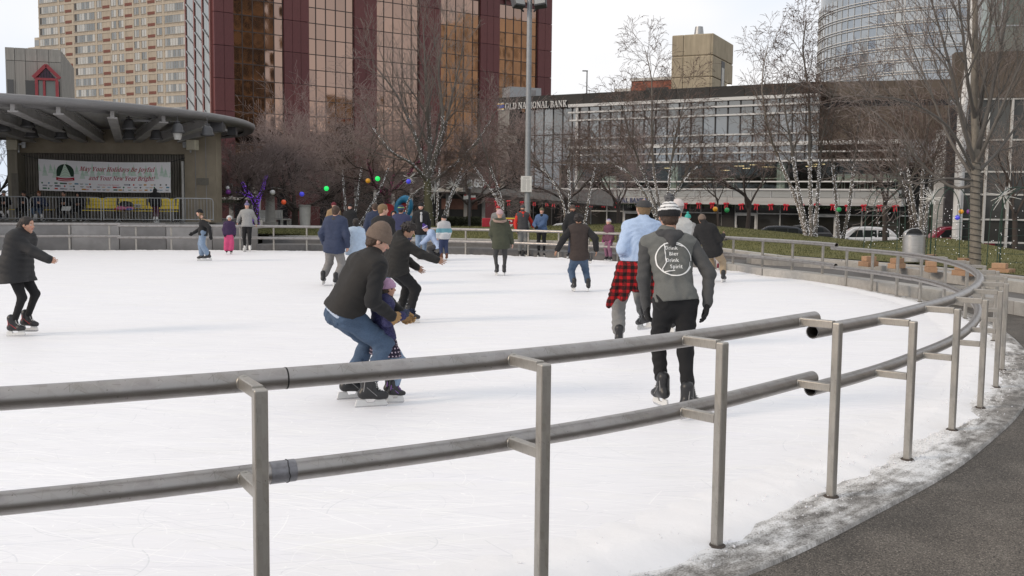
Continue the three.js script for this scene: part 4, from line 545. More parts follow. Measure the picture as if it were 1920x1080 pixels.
  [[52, 238, 38], [7, 245, 38], [60, 257, 40], [115, 259, 40], [242, 242, 38.4], [242, 261, 40.4], [293, 261, 40.4], [333, 249, 39], [389, 254, 39.6]].forEach(([px, py, d], i) => { const p = D(px, py + 1, d), l = thing('stage_lamp', ['black bell shaped stage lamp', 'dark stage lamp'][i % 2] + ' hanging under the canopy, ' + ['third from the left', 'leftmost in the photograph', 'low one above the left loudspeaker', 'low one before the banner start', 'upper of the middle pair', 'lower of the middle pair', 'low one right of the middle pair', 'with a pale lower housing', 'nearest the right rim'][i], 'stage lamp', [p.x, p.y, p.z], 0, 'lamps under the stage canopy'); mesh('shade', lampG, lm, l); mesh('hanger', rod(V(0, 0.45, 0), V(0, Math.max(0.6, H - 0.25 - p.y), 0), 0.02, 0.02, 6), lm, l); mesh('lens', new THREE.CircleGeometry(0.21, 14).rotateX(Math.PI / 2).translate(0, 0.06, 0), MT.black, l); if (i === 7) mesh('lower_housing', new THREE.CylinderGeometry(0.18, 0.12, 0.24, 14).translate(0, -0.12, 0), MT.offwhite, l); });
  { const p = D(84, 245, 42), l = thing('dome_camera', 'small white dome fixture hanging on an orange cord under the canopy', 'camera', [p.x, p.y, p.z]); mesh('dome', [new THREE.SphereGeometry(0.13, 12, 8), new THREE.CylinderGeometry(0.07, 0.14, 0.16, 12).translate(0, 0.1, 0)], MT.white, l); mesh('cord', rod(V(0, 0.15, 0), V(0, H - 0.3 - p.y, 0), 0.03, 0.03, 6), mat([0.4, 0.24, 0.1], {}), l); }
  // cable trays and conduit clutter
  const cl = []; for (const [a, b] of [[[228, 226, 40], [283, 227, 40]], [[225, 215, 41], [260, 255, 44]], [[318, 228, 41], [370, 222, 42]], [[395, 230, 42], [425, 245, 43]], [[85, 206, 38], [115, 207, 38]]]) cl.push(bar(L(...a), L(...b), 0.08, 0.08)); mesh('conduit', cl, MT.galv, t); mesh('junction_box', [bx(1.3, 0.45, 0.5, ...Object.values(L(70, 201, 40))), bx(0.5, 0.4, 0.4, ...Object.values(L(408, 238, 42))), bx(0.35, 0.35, 0.3, ...Object.values(L(436, 246, 44)))], MT.darkmetal, t);
  // loudspeakers on the wall
  for (const [px, lab] of [[23, 'beige loudspeaker on the left end of the stage wall'], [361, 'beige loudspeaker on the stage wall right of the banner']]) { const p = D(px, 272, 42.9), s = thing('loudspeaker', lab, 'loudspeaker', [p.x, p.y, p.z], px < 100 ? 0.25 : -0.2, 'loudspeakers on the stage wall'); mesh('cabinet', rb(0.42, 0.42, 0.34, 0, 0, 0, 0.03), mat([0.62, 0.58, 0.46], {}), s); mesh('grille', rb(0.36, 0.36, 0.02, 0, 0, 0.175, 0.01), mat([0.55, 0.51, 0.40], { tx: 'grain', size: 0.1 }), s); const sg = px < 100 ? 1 : -1; mesh('bracket', [bx(0.4, 0.06, 0.06, sg * 0.3, 0.05, -0.1), bx(0.14, 0.24, 0.14, sg * 0.42, 0.02, -0.14), bx(0.06, 0.3, 0.06, sg * 0.2, -0.15, -0.2)], MT.galv, s); }
  // banner
  const a = D(72, 298, 42.6), b = D(320, 304, 42.6), c = D(74, 357, 42.6), e = D(320.5, 361, 42.6), bn = thing('banner', 'white holiday banner with red script hung on the stage wall', 'banner', [a.x, a.y, a.z]);
  const cv = document.createElement('canvas'); cv.width = 2048; cv.height = 480; const x = cv.getContext('2d'); x.fillStyle = '#e6e5e8'; x.fillRect(0, 0, 2048, 480);
  x.fillStyle = 'rgba(160,196,170,0.42)'; for (let k = 0; k < 26; k++) { const tx = k * 82 + (k % 3) * 12, ty = 110 + (k * 37) % 60, hh = 120 + (k * 53) % 90; for (let q = 0; q < 3; q++) { x.beginPath(); x.moveTo(tx, ty - hh * 0.5 + q * hh * 0.22); x.lineTo(tx - 22 - q * 12, ty + q * hh * 0.3); x.lineTo(tx + 22 + q * 12, ty + q * hh * 0.3); x.fill(); } }
  x.fillStyle = '#1f3a2c'; x.beginPath(); x.ellipse(405, 190, 138, 132, 0, Math.PI, 0); x.lineTo(543, 250); x.lineTo(267, 250); x.fill(); x.fillStyle = '#c9dccd'; x.beginPath(); x.moveTo(400, 50); x.lineTo(310, 260); x.lineTo(500, 260); x.fill(); x.strokeStyle = '#5d8a6b'; x.lineWidth = 4; for (let k = 0; k < 8; k++) { x.beginPath(); x.moveTo(400 - 12 * k, 80 + k * 24); x.quadraticCurveTo(400, 110 + k * 24, 400 + 12 * k, 78 + k * 24); x.stroke(); }
  x.fillStyle = '#a02235'; x.beginPath(); x.moveTo(262, 262); x.quadraticCurveTo(405, 292, 550, 258); x.lineTo(556, 305); x.quadraticCurveTo(405, 345, 262, 308); x.fill(); x.strokeStyle = '#f1dfe0'; x.lineWidth = 5; for (let k = 0; k < 15; k++) { x.beginPath(); x.moveTo(292 + k * 16, 306 + 8 * Math.sin(k / 15 * 3.14)); x.quadraticCurveTo(298 + k * 16, 280 + 8 * Math.sin(k / 15 * 3.14), 304 + k * 16, 304 + 8 * Math.sin(k / 15 * 3.14)); x.stroke(); }
  x.fillStyle = '#a3253c'; x.textAlign = 'left'; x.font = 'italic bold 92px serif'; x.save(); x.transform(1, 0, -0.12, 1, 30, 0); x.fillText('May Your Holidays Be Joyful', 615, 150, 1160); x.fillText('and Your New Year Bright!', 775, 292, 1020); x.restore();
  x.font = 'italic 26px serif'; x.fillText('Thank You to Our Sponsors!', 900, 374);
  for (let r = 0; r < 3; r++) for (let k = 0; k < 24; k++) { const X0 = 40 + k * 83 + (hash(k, r, 1) * 40), Y0 = 360 + r * 42; if (r === 0 && X0 > 860 && X0 < 1240) continue; x.fillStyle = ['#38445c', '#b7433f', '#c58d2c', '#4f7f9c', '#555555', '#3c6e50', '#9a9aa2'][(hash(k, r, 4) * 7) | 0]; const h = hash(k, r, 5); if (h < 0.3) { x.beginPath(); x.arc(X0, Y0, 13, 0, 7); x.fill(); } else if (h < 0.6) x.fillRect(X0, Y0 - 12, 40 + 30 * hash(k, r, 6), 22); else { x.fillRect(X0, Y0 - 6, 56, 5); x.fillRect(X0 + 6, Y0 + 4, 40, 5); } }
  const ct = new THREE.CanvasTexture(cv); ct.colorSpace = THREE.SRGBColorSpace; ct.anisotropy = 8;
  const rows = []; for (let j = 0; j <= 10; j++) { const r = []; for (let i = 0; i <= 40; i++) { const u = i / 40, v = j / 10; const p = a.clone().lerp(b, u).lerp(c.clone().lerp(e, u), v).sub(a); p.y -= 0.06 * Math.sin(u * Math.PI) * (1 - v * 0.5); p.z += 0.025 * Math.sin(u * 19 + v * 3) + 0.02 * Math.sin(v * 9 + u * 7); r.push(p); } rows.push(r); }
  mesh('cloth', sheet(rows, { uv: (j, i) => [i / 40, 1 - j / 10] }), new THREE.MeshStandardMaterial({ map: ct, roughness: 0.8, side: THREE.DoubleSide }), bn);
  const rz = D(40, 290, 43.1), rt = D(347, 296, 43.1); mesh('rope', [rod(V(0, 0, 0), rz.clone().sub(a), 0.012), rod(b.clone().sub(a), rt.clone().sub(a), 0.012), rod(c.clone().sub(a), D(44, 368, 43.1).sub(a), 0.012)], MT.black, bn);
}
// ---------------------------------------------------------------- trees
function tree(name, label, base, o) {                      // bare tree: trunk, limbs and twigs grown by branching
  const t = thing(name, label, 'tree', [base.x, base.y, base.z]); seed = o.seed ?? 11;
  const trunk = [], limb = [], tw = [], spots = [];
  const grow = (p, dir, len, r, lvl) => {
    const n = lvl < 2 ? 6 : lvl < o.depth - 1 ? 4 : 2, pts = [p.clone()], d = dir.clone(); let q = p.clone();
    for (let i = 0; i < n; i++) { d.add(V(rr(-1, 1), rr(-1, 1), rr(-1, 1)).multiplyScalar(lvl ? (o.wob ?? 0.22) : (o.wob0 ?? 0.06))); d.y += (lvl ? o.up ?? 0.05 : 0.03) - (lvl >= (o.droopFrom ?? 99) ? o.droop : 0); d.normalize(); q = q.clone().addScaledVector(d, len / n); pts.push(q); }
    const last = lvl >= o.depth, r2 = last ? Math.max(o.tip ?? 0.003, r * 0.35) : r * (lvl ? 0.55 : 0.68), sides = lvl === 0 ? 12 : lvl === 1 ? 8 : lvl === 2 ? 6 : 3;
    (lvl === 0 ? trunk : lvl <= (o.limbs ?? 2) ? limb : tw).push(pathTube(pts, r, sides, r2));
    if (lvl <= (o.litTo ?? 1) && o.lit) for (let i = 0; i < n; i++) for (let k = 0; k < o.lit * len / n; k++) { const u = rnd(), c = pts[i].clone().lerp(pts[i + 1], u), R = r + (r2 - r) * (i + u) / n; if (c.y > o.litMax) continue; const v = V(rr(-1, 1), rr(-0.4, 0.4), rr(-1, 1)).normalize(); spots.push(c.addScaledVector(v, R + 0.015)); }
    if (last) return;
    const kids = o.kids[Math.min(lvl, o.kids.length - 1)];
    for (let k = 0; k < kids; k++) {
      const f = lvl === 0 ? (o.from ?? 0.75) + (1 - (o.from ?? 0.75)) * (k + 1) / kids : 0.25 + 0.75 * (k + 1) / kids, i = Math.min(n - 1, Math.floor(f * n - 1e-6)), at = pts[i].clone().lerp(pts[i + 1], f * n - i);
      const cd = pts[i + 1].clone().sub(pts[i]).normalize(), az = k * 2.4 + rr(-0.5, 0.5) + lvl, e1 = cd.clone().cross(Math.abs(cd.y) > 0.9 ? V(1, 0, 0) : V(0, 1, 0)).normalize(), e2 = cd.clone().cross(e1), sp = (o.spread[Math.min(lvl, o.spread.length - 1)]) * rr(0.75, 1.25);
      const nd = cd.multiplyScalar(Math.cos(sp)).addScaledVector(e1, Math.sin(sp) * Math.cos(az)).addScaledVector(e2, Math.sin(sp) * Math.sin(az)); if (lvl && o.flat) nd.y *= o.flat;
      grow(at, nd.normalize(), len * (o.ratio[Math.min(lvl, o.ratio.length - 1)]) * rr(0.75, 1.2), Math.max(o.tip ?? 0.003, (r + (r2 - r) * f) * (k === kids - 1 ? 0.8 : 0.62)), lvl + 1);
    }
  };
  if (o.scaffold) for (const [pts, r, r2, kids, len] of o.scaffold) {          // hand-placed main stems
    const P = new THREE.CatmullRomCurve3(pts.map((p) => p.clone().sub(base))).getPoints(10); (!trunk.length ? trunk : limb).push(pathTube(P, r, 8, r2));
    if (o.lit) for (let i = 0; i < 10; i++) { const L = P[i].distanceTo(P[i + 1]); for (let k = 0; k < o.lit * L; k++) { const u = rnd(), c = P[i].clone().lerp(P[i + 1], u); if (c.y + base.y > (o.litY ?? 99)) continue; spots.push(c.addScaledVector(V(rr(-1, 1), rr(-0.3, 0.3), rr(-1, 1)).normalize(), r + (r2 - r) * (i + u) / 10 + 0.012)); } }
    for (let k = 0; k < kids; k++) { const f = (o.kidFrom ?? 0.3) + (1 - (o.kidFrom ?? 0.3)) * (k + 1) / kids, i = Math.min(9, Math.floor(f * 10 - 1e-6)), at = P[i].clone().lerp(P[i + 1], f * 10 - i), cd = P[i + 1].clone().sub(P[i]).normalize(), az = k * 2.4 + rr(-0.4, 0.4), e1 = cd.clone().cross(V(0.3, 0.2, 1)).normalize(), e2 = cd.clone().cross(e1), sp = o.spread[0] * rr(0.7, 1.2), nd = cd.multiplyScalar(Math.cos(sp)).addScaledVector(e1, Math.sin(sp) * Math.cos(az)).addScaledVector(e2, Math.sin(sp) * Math.sin(az)); grow(at, nd, len * rr(0.7, 1.15) * (1.15 - 0.5 * f), Math.max(0.008, (r + (r2 - r) * f) * 0.5), 2); }
  } else grow(V(0, -0.1, 0), (o.lean ?? V(0, 1, 0)).clone().normalize(), o.trunkLen, o.r, 0);
  if (trunk.length) mesh('trunk', trunk, o.bark, t); if (limb.length) mesh('limb', limb, o.barkL ?? o.bark, t); if (tw.length) mesh('twigs', tw, o.twig, t).userData.kind = 'stuff';
  if (o.leaf) { const P = []; for (let i = 0; i < o.leaf; i++) { const g = tw[(rnd() * tw.length) | 0].attributes.position, k = g.count - 1 - ((rnd() * 6) | 0), c = V(g.getX(k), g.getY(k) - 0.03, g.getZ(k)), s = o.leafSize ?? 0.05; P.push(c.x + rr(-s, s), c.y + rr(-s, s), c.z + rr(-s, s), c.x + rr(-s, s), c.y + rr(-s, s), c.z + rr(-s, s), c.x + rr(-s, s), c.y + rr(-s, s), c.z + rr(-s, s)); } const b = new THREE.BufferGeometry(); b.setAttribute('position', new THREE.Float32BufferAttribute(P, 3)); b.computeVertexNormals(); mesh('leaves', b, o.leafM, t).userData.kind = 'stuff'; }
  if (spots.length) { const d = new THREE.OctahedronGeometry(o.bulb ?? 0.0145), im = new THREE.InstancedMesh(d, o.ledM ?? MT.led, spots.length), m4 = new THREE.Matrix4(); im.name = 'string_lights'; spots.forEach((p, i) => im.setMatrixAt(i, m4.makeTranslation(p.x, p.y, p.z))); im.userData.kind = 'stuff'; t.add(im); }
  return t;
}
const bark = mat([0.075, 0.06, 0.052], { tx: 'streak', size: 0.8, rough: 0.95, bump: 0.01 }), barkGrey = mat([0.17, 0.155, 0.14], { tx: 'streak', size: 0.7, rough: 0.95, bump: 0.012 }), barkBirch = mat([0.24, 0.21, 0.185], { tx: 'streak', size: 0.6, rough: 0.9 }), barkMoss = mat([0.12, 0.115, 0.07], { tx: 'grain', size: 0.6, rough: 1, bump: 0.012 });
const twigRed = mat([0.32, 0.25, 0.235], { tx: 'grain', size: 0.5, rough: 0.95 }), twigGrey = mat([0.25, 0.21, 0.19], { tx: 'grain', size: 0.5, rough: 0.95 }), twigBirch = mat([0.17, 0.125, 0.11], { tx: 'grain', size: 0.5, rough: 0.95 });
const ledP = new THREE.MeshStandardMaterial({ color: lin([0.28, 0.12, 0.62]), emissive: lin([0.22, 0.06, 0.7]), emissiveIntensity: 0.7, roughness: 0.5 }), ledW = new THREE.MeshStandardMaterial({ color: lin([0.42, 0.06, 0.22]), emissive: lin([0.3, 0.02, 0.12]), emissiveIntensity: 0.3, roughness: 0.5 });
{ // low spreading trees with dense red-brown twigs behind the far railing
  const low = (label, px, py, d, o) => tree('spreading_tree', label, D(px, py, d), { depth: 6, kids: [4, 5, 5, 4, 4, 4], spread: [0.95, 0.55, 0.6, 0.65, 0.7, 0.7], ratio: [1.9, 0.66, 0.68, 0.66, 0.66, 0.66], flat: 0.85, up: 0.02, wob: 0.24, trunkLen: 1.15, r: 0.17, tip: 0.007, from: 0.7, limbs: 3, bark, twig: twigRed, ...o });
  low('low spreading bare tree with its trunk wound in purple lights right of the stage', 481, 432, 47, { seed: 21, lit: 130, litTo: 1, litMax: 3.2, ledM: ledP, trunkLen: 1.5, ratio: [1.15, 0.66, 0.68, 0.66, 0.66, 0.66] });
  low('low dark bare tree with wide arching limbs in the middle of the row', 553, 430, 50, { seed: 35, r: 0.2, trunkLen: 1.1, ratio: [2.1, 0.68, 0.68, 0.66, 0.66, 0.66] });
  low('low spreading bare tree behind the group at the railing, dense twigs over the green globe', 640, 430, 56, { seed: 48, trunkLen: 1.6 });
  low('bare spreading tree with wine red lights round its trunk beside the blue sculpture', 726, 428, 49, { seed: 52, lit: 70, litTo: 1, litMax: 3.4, ledM: ledW, trunkLen: 1.9, ratio: [1.35, 0.68, 0.68, 0.66, 0.66, 0.66] });
  low('bare spreading tree with ruddy twigs left of the tall floodlight pole', 880, 430, 58, { seed: 63, trunkLen: 1.7, depth: 5 });
  low('dense ruddy bare tree in front of the bank entrance right of the floodlight pole', 1062, 432, 60, { seed: 77, trunkLen: 2.0, depth: 6 });
}
{ // tall trees
  const P = (px, py, d) => D(px, py, d);
  const b = P(805, 432, 46);
  tree('tall_tree', 'tall bare tree with mossy trunk wound in white lights, rising before the bronze glass', b, { seed: 5, depth: 5, kids: [0, 0, 4, 4, 3], spread: [0.5, 0.5, 0.45, 0.5, 0.55], ratio: [1, 1, 0.62, 0.62, 0.6], up: 0.09, wob: 0.15, tip: 0.006, bark: barkMoss, barkL: barkGrey, twig: twigGrey, limbs: 3, lit: 30, litY: 5.6, kidFrom: 0.2,
    scaffold: [[[b, P(803, 390, 46), P(801, 335, 46)], 0.24, 0.17, 0, 1], [[P(801, 338, 46), P(806, 280, 45.8), P(800, 180, 45.6), P(793, 35, 45.6)], 0.15, 0.02, 12, 2.0], [[P(801, 342, 46), P(826, 270, 46.6), P(850, 170, 47), P(868, 90, 47)], 0.11, 0.015, 9, 1.8], [[P(801, 335, 46), P(780, 260, 45.4), P(742, 175, 45), P(700, 120, 45)], 0.11, 0.015, 9, 1.8], [[P(801, 340, 46), P(770, 305, 44.6), P(735, 285, 44), P(700, 240, 44)], 0.09, 0.02, 7, 1.6], [[P(802, 350, 46), P(850, 310, 47.4), P(890, 270, 48), P(935, 200, 48)], 0.085, 0.015, 8, 1.7], [[P(804, 330, 46), P(830, 230, 45), P(822, 120, 44.8), P(838, 60, 44.8)], 0.09, 0.012, 8, 1.6], [[P(800, 345, 46), P(768, 372, 45.6), P(760, 420, 45.5)], 0.05, 0.04, 0, 1]] });
  const multi = (label, d, stems, o = {}) => { const base = P(stems[0][0][0], stems[0][0][1], d); return tree('birch_tree', label, base, { depth: 5, kids: [0, 0, 5, 4, 3], spread: [0.55, 0.5, 0.5, 0.55, 0.6], ratio: [1, 1, 0.6, 0.62, 0.62], up: 0.0, wob: 0.2, tip: 0.0065, bark: barkBirch, barkL: barkGrey, twig: twigBirch, limbs: 2, lit: 60, litY: 3.3, kidFrom: 0.35, droopFrom: 4, droop: 0.10, ...o, scaffold: stems.map((s, i) => [s.map(([x, y], k) => P(x, y, d + 0.25 * Math.sin(i * 2 + k))), o.r0 ?? 0.085, 0.016, o.n ?? 10, o.len ?? 1.5]) }); };
  multi('leaning pair of lit birch stems between the lamp post and the green parka', 46, [[[945, 425], [935, 380], [912, 345], [880, 300], [855, 250]], [[947, 425], [938, 370], [925, 330], [905, 270], [890, 200]]], { seed: 101, n: 8, len: 1.4, r0: 0.07 });
  multi('slim lit birch behind the woman in the black beanie', 48, [[[648, 425], [647, 380], [643, 335], [640, 280]], [[660, 425], [668, 385], [673, 350], [680, 300]], [[672, 428], [690, 395], [712, 355], [730, 310]]], { seed: 102, n: 7, len: 1.1, r0: 0.06 });
  multi('three slim lit stems right of the mossy trunk with starburst lights', 46.5, [[[818, 428], [820, 395], [822, 340], [826, 300]], [[826, 428], [838, 385], [856, 340], [872, 300]], [[830, 428], [846, 370], [870, 325], [915, 290]]], { seed: 103, n: 7, len: 1.1, r0: 0.055 });
  multi('birch with lit stems left of the bank doors', 44, [[[1060, 425], [1058, 390], [1040, 345], [1010, 310], [985, 285]], [[1066, 425], [1068, 375], [1066, 320], [1072, 250]], [[1095, 425], [1103, 380], [1110, 340], [1125, 280]]], { seed: 104, n: 9, len: 1.5, r0: 0.055 });
  multi('many stemmed birch with lit trunks right of the bank sign', 42, [[[1240, 420], [1234, 375], [1226, 320], [1222, 250], [1222, 150], [1210, 95]], [[1244, 420], [1252, 370], [1258, 310], [1270, 240], [1290, 170]], [[1236, 420], [1215, 375], [1185, 330], [1145, 305], [1115, 290]], [[1238, 420], [1222, 365], [1200, 310], [1180, 250], [1165, 200]], [[1248, 420], [1262, 370], [1285, 335], [1320, 300]]], { seed: 105, n: 12, len: 1.5, r0: 0.075, leaf: 2500, leafM: mat([0.10, 0.06, 0.035], { tx: null, rough: 1, side: THREE.DoubleSide }), leafSize: 0.035 });
  multi('tall birch clump with white lit trunks before the white car, left pair of stems', 39, [[[1512, 448], [1503, 410], [1488, 360], [1465, 310], [1440, 240], [1428, 150], [1440, 85]], [[1516, 448], [1506, 400], [1492, 330], [1482, 260], [1470, 190], [1480, 130]], [[1522, 448], [1520, 380], [1518, 290], [1517, 180], [1505, 90], [1512, 40]], [[1528, 448], [1532, 390], [1536, 320], [1545, 240], [1570, 160]]], { seed: 106, n: 12, len: 1.4, r0: 0.085, litY: 3.6, lit: 85, leaf: 3000, leafM: mat([0.10, 0.06, 0.035], { tx: null, rough: 1, side: THREE.DoubleSide }), leafSize: 0.035 });
  multi('slimmer birch with two lit stems directly before the white car', 39.5, [[[1572, 450], [1570, 410], [1566, 360], [1560, 300], [1545, 230], [1530, 150]], [[1580, 450], [1590, 400], [1598, 340], [1604, 280], [1615, 200], [1640, 130]]], { seed: 107, n: 12, len: 1.5, r0: 0.075, litY: 3.4, lit: 68 });
  multi('lit birch with dark stems behind the silver bin', 38, [[[1718, 445], [1708, 400], [1698, 350], [1680, 300], [1650, 240]], [[1722, 445], [1712, 380], [1702, 310], [1700, 240]], [[1728, 445], [1728, 390], [1730, 330], [1738, 260], [1745, 190]], [[1734, 445], [1738, 390], [1745, 330], [1762, 260]]], { seed: 108, n: 11, len: 1.5, r0: 0.085, litY: 3.2, lit: 68, bark });
  const sm = (label, px, py, d, sd) => tree('young_tree', label, P(px, py, d), { seed: sd, depth: 5, kids: [4, 3, 3, 3, 3], spread: [0.7, 0.6, 0.6, 0.6], ratio: [0.75, 0.66, 0.64, 0.62], trunkLen: 1.7, r: 0.07, tip: 0.005, bark, twig: twigRed, limbs: 2 });
  sm('small bare street tree before the bank doors', 1347, 432, 52, 121); 
  // big tree at the right, fanning limbs
  const q = P(1828, 500, 22.8), R = (x, y, dz = 0) => P(x, y, 22.8 + dz);
  tree('plane_tree', 'large bare tree with fanning limbs standing by the wooden blocks at right', q, { seed: 9, depth: 5, kids: [0, 0, 4, 3, 3], spread: [0.5, 0.5, 0.45, 0.5, 0.55], ratio: [1, 1, 0.62, 0.62, 0.6], up: 0.06, wob: 0.14, tip: 0.0045, bark: mat([0.24, 0.215, 0.18], { tx: 'blotch', size: 0.35, rough: 0.95, bump: 0.02 }), barkL: barkGrey, twig: twigGrey, limbs: 3, kidFrom: 0.25, lit: 0,
    scaffold: [[[q, R(1829, 440), R(1828, 380), R(1830, 300), R(1828, 230), R(1826, 150), R(1829, 60), R(1826, -60)], 0.125, 0.05, 7, 1.5], [[R(1830, 285), R(1848, 225, -0.3), R(1872, 110, -0.5), R(1900, -40, -0.6)], 0.058, 0.02, 8, 1.5], [[R(1829, 250), R(1842, 180, 0.5), R(1854, 70, 0.8), R(1864, -60, 1)], 0.05, 0.02, 7, 1.4], [[R(1827, 305), R(1803, 225, -0.4), R(1780, 120, -0.8), R(1740, -20, -1)], 0.055, 0.016, 9, 1.5], [[R(1826, 335), R(1780, 260, 0.5), R(1740, 160, 1), R(1690, 40, 1.2)], 0.042, 0.01, 9, 1.5], [[R(1826, 348), R(1790, 352, 0.3), R(1740, 320, 0.5), R(1690, 260, 0.6), R(1630, 200, 0.8)], 0.04, 0.01, 10, 1.2], [[R(1826, 338), R(1770, 335, -0.4), R(1720, 345, -0.5), R(1650, 320, -0.7)], 0.03, 0.008, 9, 1.0], [[R(1832, 325), R(1870, 285, 0.4), R(1910, 230, 0.6), R(1960, 150, 0.7)], 0.042, 0.012, 8, 1.3], [[R(1830, 310), R(1862, 240, -0.5), R(1900, 150, -0.8), R(1950, 40, -1)], 0.045, 0.012, 8, 1.4], [[R(1828, 225), R(1814, 150, -0.6), R(1805, 60, -1), R(1790, -60, -1.1)], 0.045, 0.016, 8, 1.4], [[R(1826, 320), R(1770, 230, -0.9), R(1700, 190, -1.2), R(1640, 180, -1.4)], 0.036, 0.008, 8, 1.2]] });
  { // dark cable wound round that trunk
    const pts = []; for (let i = 0; i <= 260; i++) { const f = i / 260, c = q.clone().lerp(R(1829.5, 305), f), a = i * 0.42, rad = 0.136 - 0.024 * f; pts.push(c.add(V(Math.cos(a) * rad, 0, Math.sin(a) * rad))); } const t = thing('light_string', 'dark light cable wound round the large right hand trunk', 'light string', [q.x, q.y, q.z]); mesh('cable', pathTube(pts.map((p) => p.sub(q)), 0.007, 4), MT.black, t);
  }
  const far = (label, px, py, d, sd, o = {}) => tree('bare_tree', label, P(px, py, d).setY(-1.42), { seed: sd, depth: 6, kids: [4, 4, 3, 3, 3, 3], spread: [0.6, 0.5, 0.55, 0.55, 0.6], ratio: [0.7, 0.7, 0.68, 0.66, 0.64], trunkLen: 3, r: 0.16, tip: 0.008, bark, twig: twigGrey, limbs: 2, ...o });
  far('bare tree behind the stage roof in front of the hotel', 285, 300, 62, 131, { trunkLen: 3.0 }); far('bare tree behind the stage at the left frame edge', -12, 400, 54, 132, { trunkLen: 3.0 }); far('thin bare tree behind the stage left of the hotel', 150, 330, 66, 133, { trunkLen: 3.0 });
  far('bare tree before the dark podium between birch clumps', 1660, 440, 56, 134, { trunkLen: 3.6, twig: twigBirch }); far('bare tree right of the red car before the glass hall', 1905, 452, 50, 135, { trunkLen: 3 }); far('bare tree behind the lit birches before the bank glass', 1400, 440, 62, 136, { trunkLen: 3.4, twig: twigBirch }); far('bare street tree in front of the long bank glass', 1160, 440, 66, 137, { trunkLen: 3.2, twig: twigRed });
}
// ---------------------------------------------------------------- street furniture and small things
{ // tall floodlight pole with notice
  const b = D(988, 440, 42), t = thing('floodlight_pole', 'tall grey floodlight pole with a white notice, left of the red jacket man', 'light pole', [b.x, b.y - 0.3, b.z]);
  mesh('pole', new THREE.CylinderGeometry(0.095, 0.125, 12, 20).translate(0, 6, 0), mat([0.33, 0.345, 0.36], { tx: 'blotch', size: 0.8, rough: 0.5, metal: 0.4 }), t); mesh('base_plate', [new THREE.CylinderGeometry(0.4, 0.4, 0.06, 16).translate(0, 0.03, 0), bx(0.62, 0.3, 0.62, 0, 0.1, 0)], MT.darkmetal, t);
  const hy = D(990, 8, 42).y - b.y + 0.3; for (const [x, ry, z] of [[-0.5, 0.5, 0.24], [0.42, -0.2, 0.05]]) { const f = new THREE.Group(); f.name = 'floodlight'; f.position.set(x, hy + 0.15, 0.15); f.rotation.set(-0.5, ry, z); t.add(f); mesh('housing', rb(0.5, 0.72, 0.3, 0, 0, 0, 0.04), MT.darkmetal, f); mesh('lamp_glass', bx(0.42, 0.6, 0.02, 0, 0, 0.155), mat([0.3, 0.3, 0.29], { tx: null, rough: 0.15 }), f); mesh('bracket', rod(V(0, -0.1, -0.15), V(-x * 0.8, -0.3, -0.3), 0.04), MT.darkmetal, f); }
  const cv = document.createElement('canvas'); cv.width = 160; cv.height = 224; const x = cv.getContext('2d'); x.fillStyle = '#d9d8d4'; x.fillRect(0, 0, 160, 224); x.fillStyle = '#777'; x.fillRect(30, 18, 100, 9); for (let k = 0; k < 13; k++) { x.fillRect(16, 46 + k * 13, 50 + hash(k, 1, 1) * 20, 4); x.fillRect(90, 46 + k * 13, 40 + hash(k, 2, 1) * 18, 4); }
  const ct = new THREE.CanvasTexture(cv); ct.colorSpace = THREE.SRGBColorSpace; const s = D(987, 345, 41.7), g = new THREE.PlaneGeometry(0.42, 0.62).translate(s.x - b.x, s.y - b.y + 0.3, 0.166); g.userData.keepUV = true; const n = thing('notice_board', 'white printed notice strapped to the floodlight pole', 'notice', [b.x, b.y - 0.3, b.z]); mesh('board', rb(0.46, 0.66, 0.03, s.x - b.x, s.y - b.y + 0.3, 0.147, 0.005), MT.offwhite, n); mesh('print', g, new THREE.MeshStandardMaterial({ map: ct, roughness: 0.7 }), n); mesh('clamp', [bx(0.5, 0.04, 0.03, s.x - b.x, s.y - b.y + 0.5, 0.12), bx(0.5, 0.04, 0.03, s.x - b.x, s.y - b.y + 0.1, 0.12)], MT.galv, n);
}
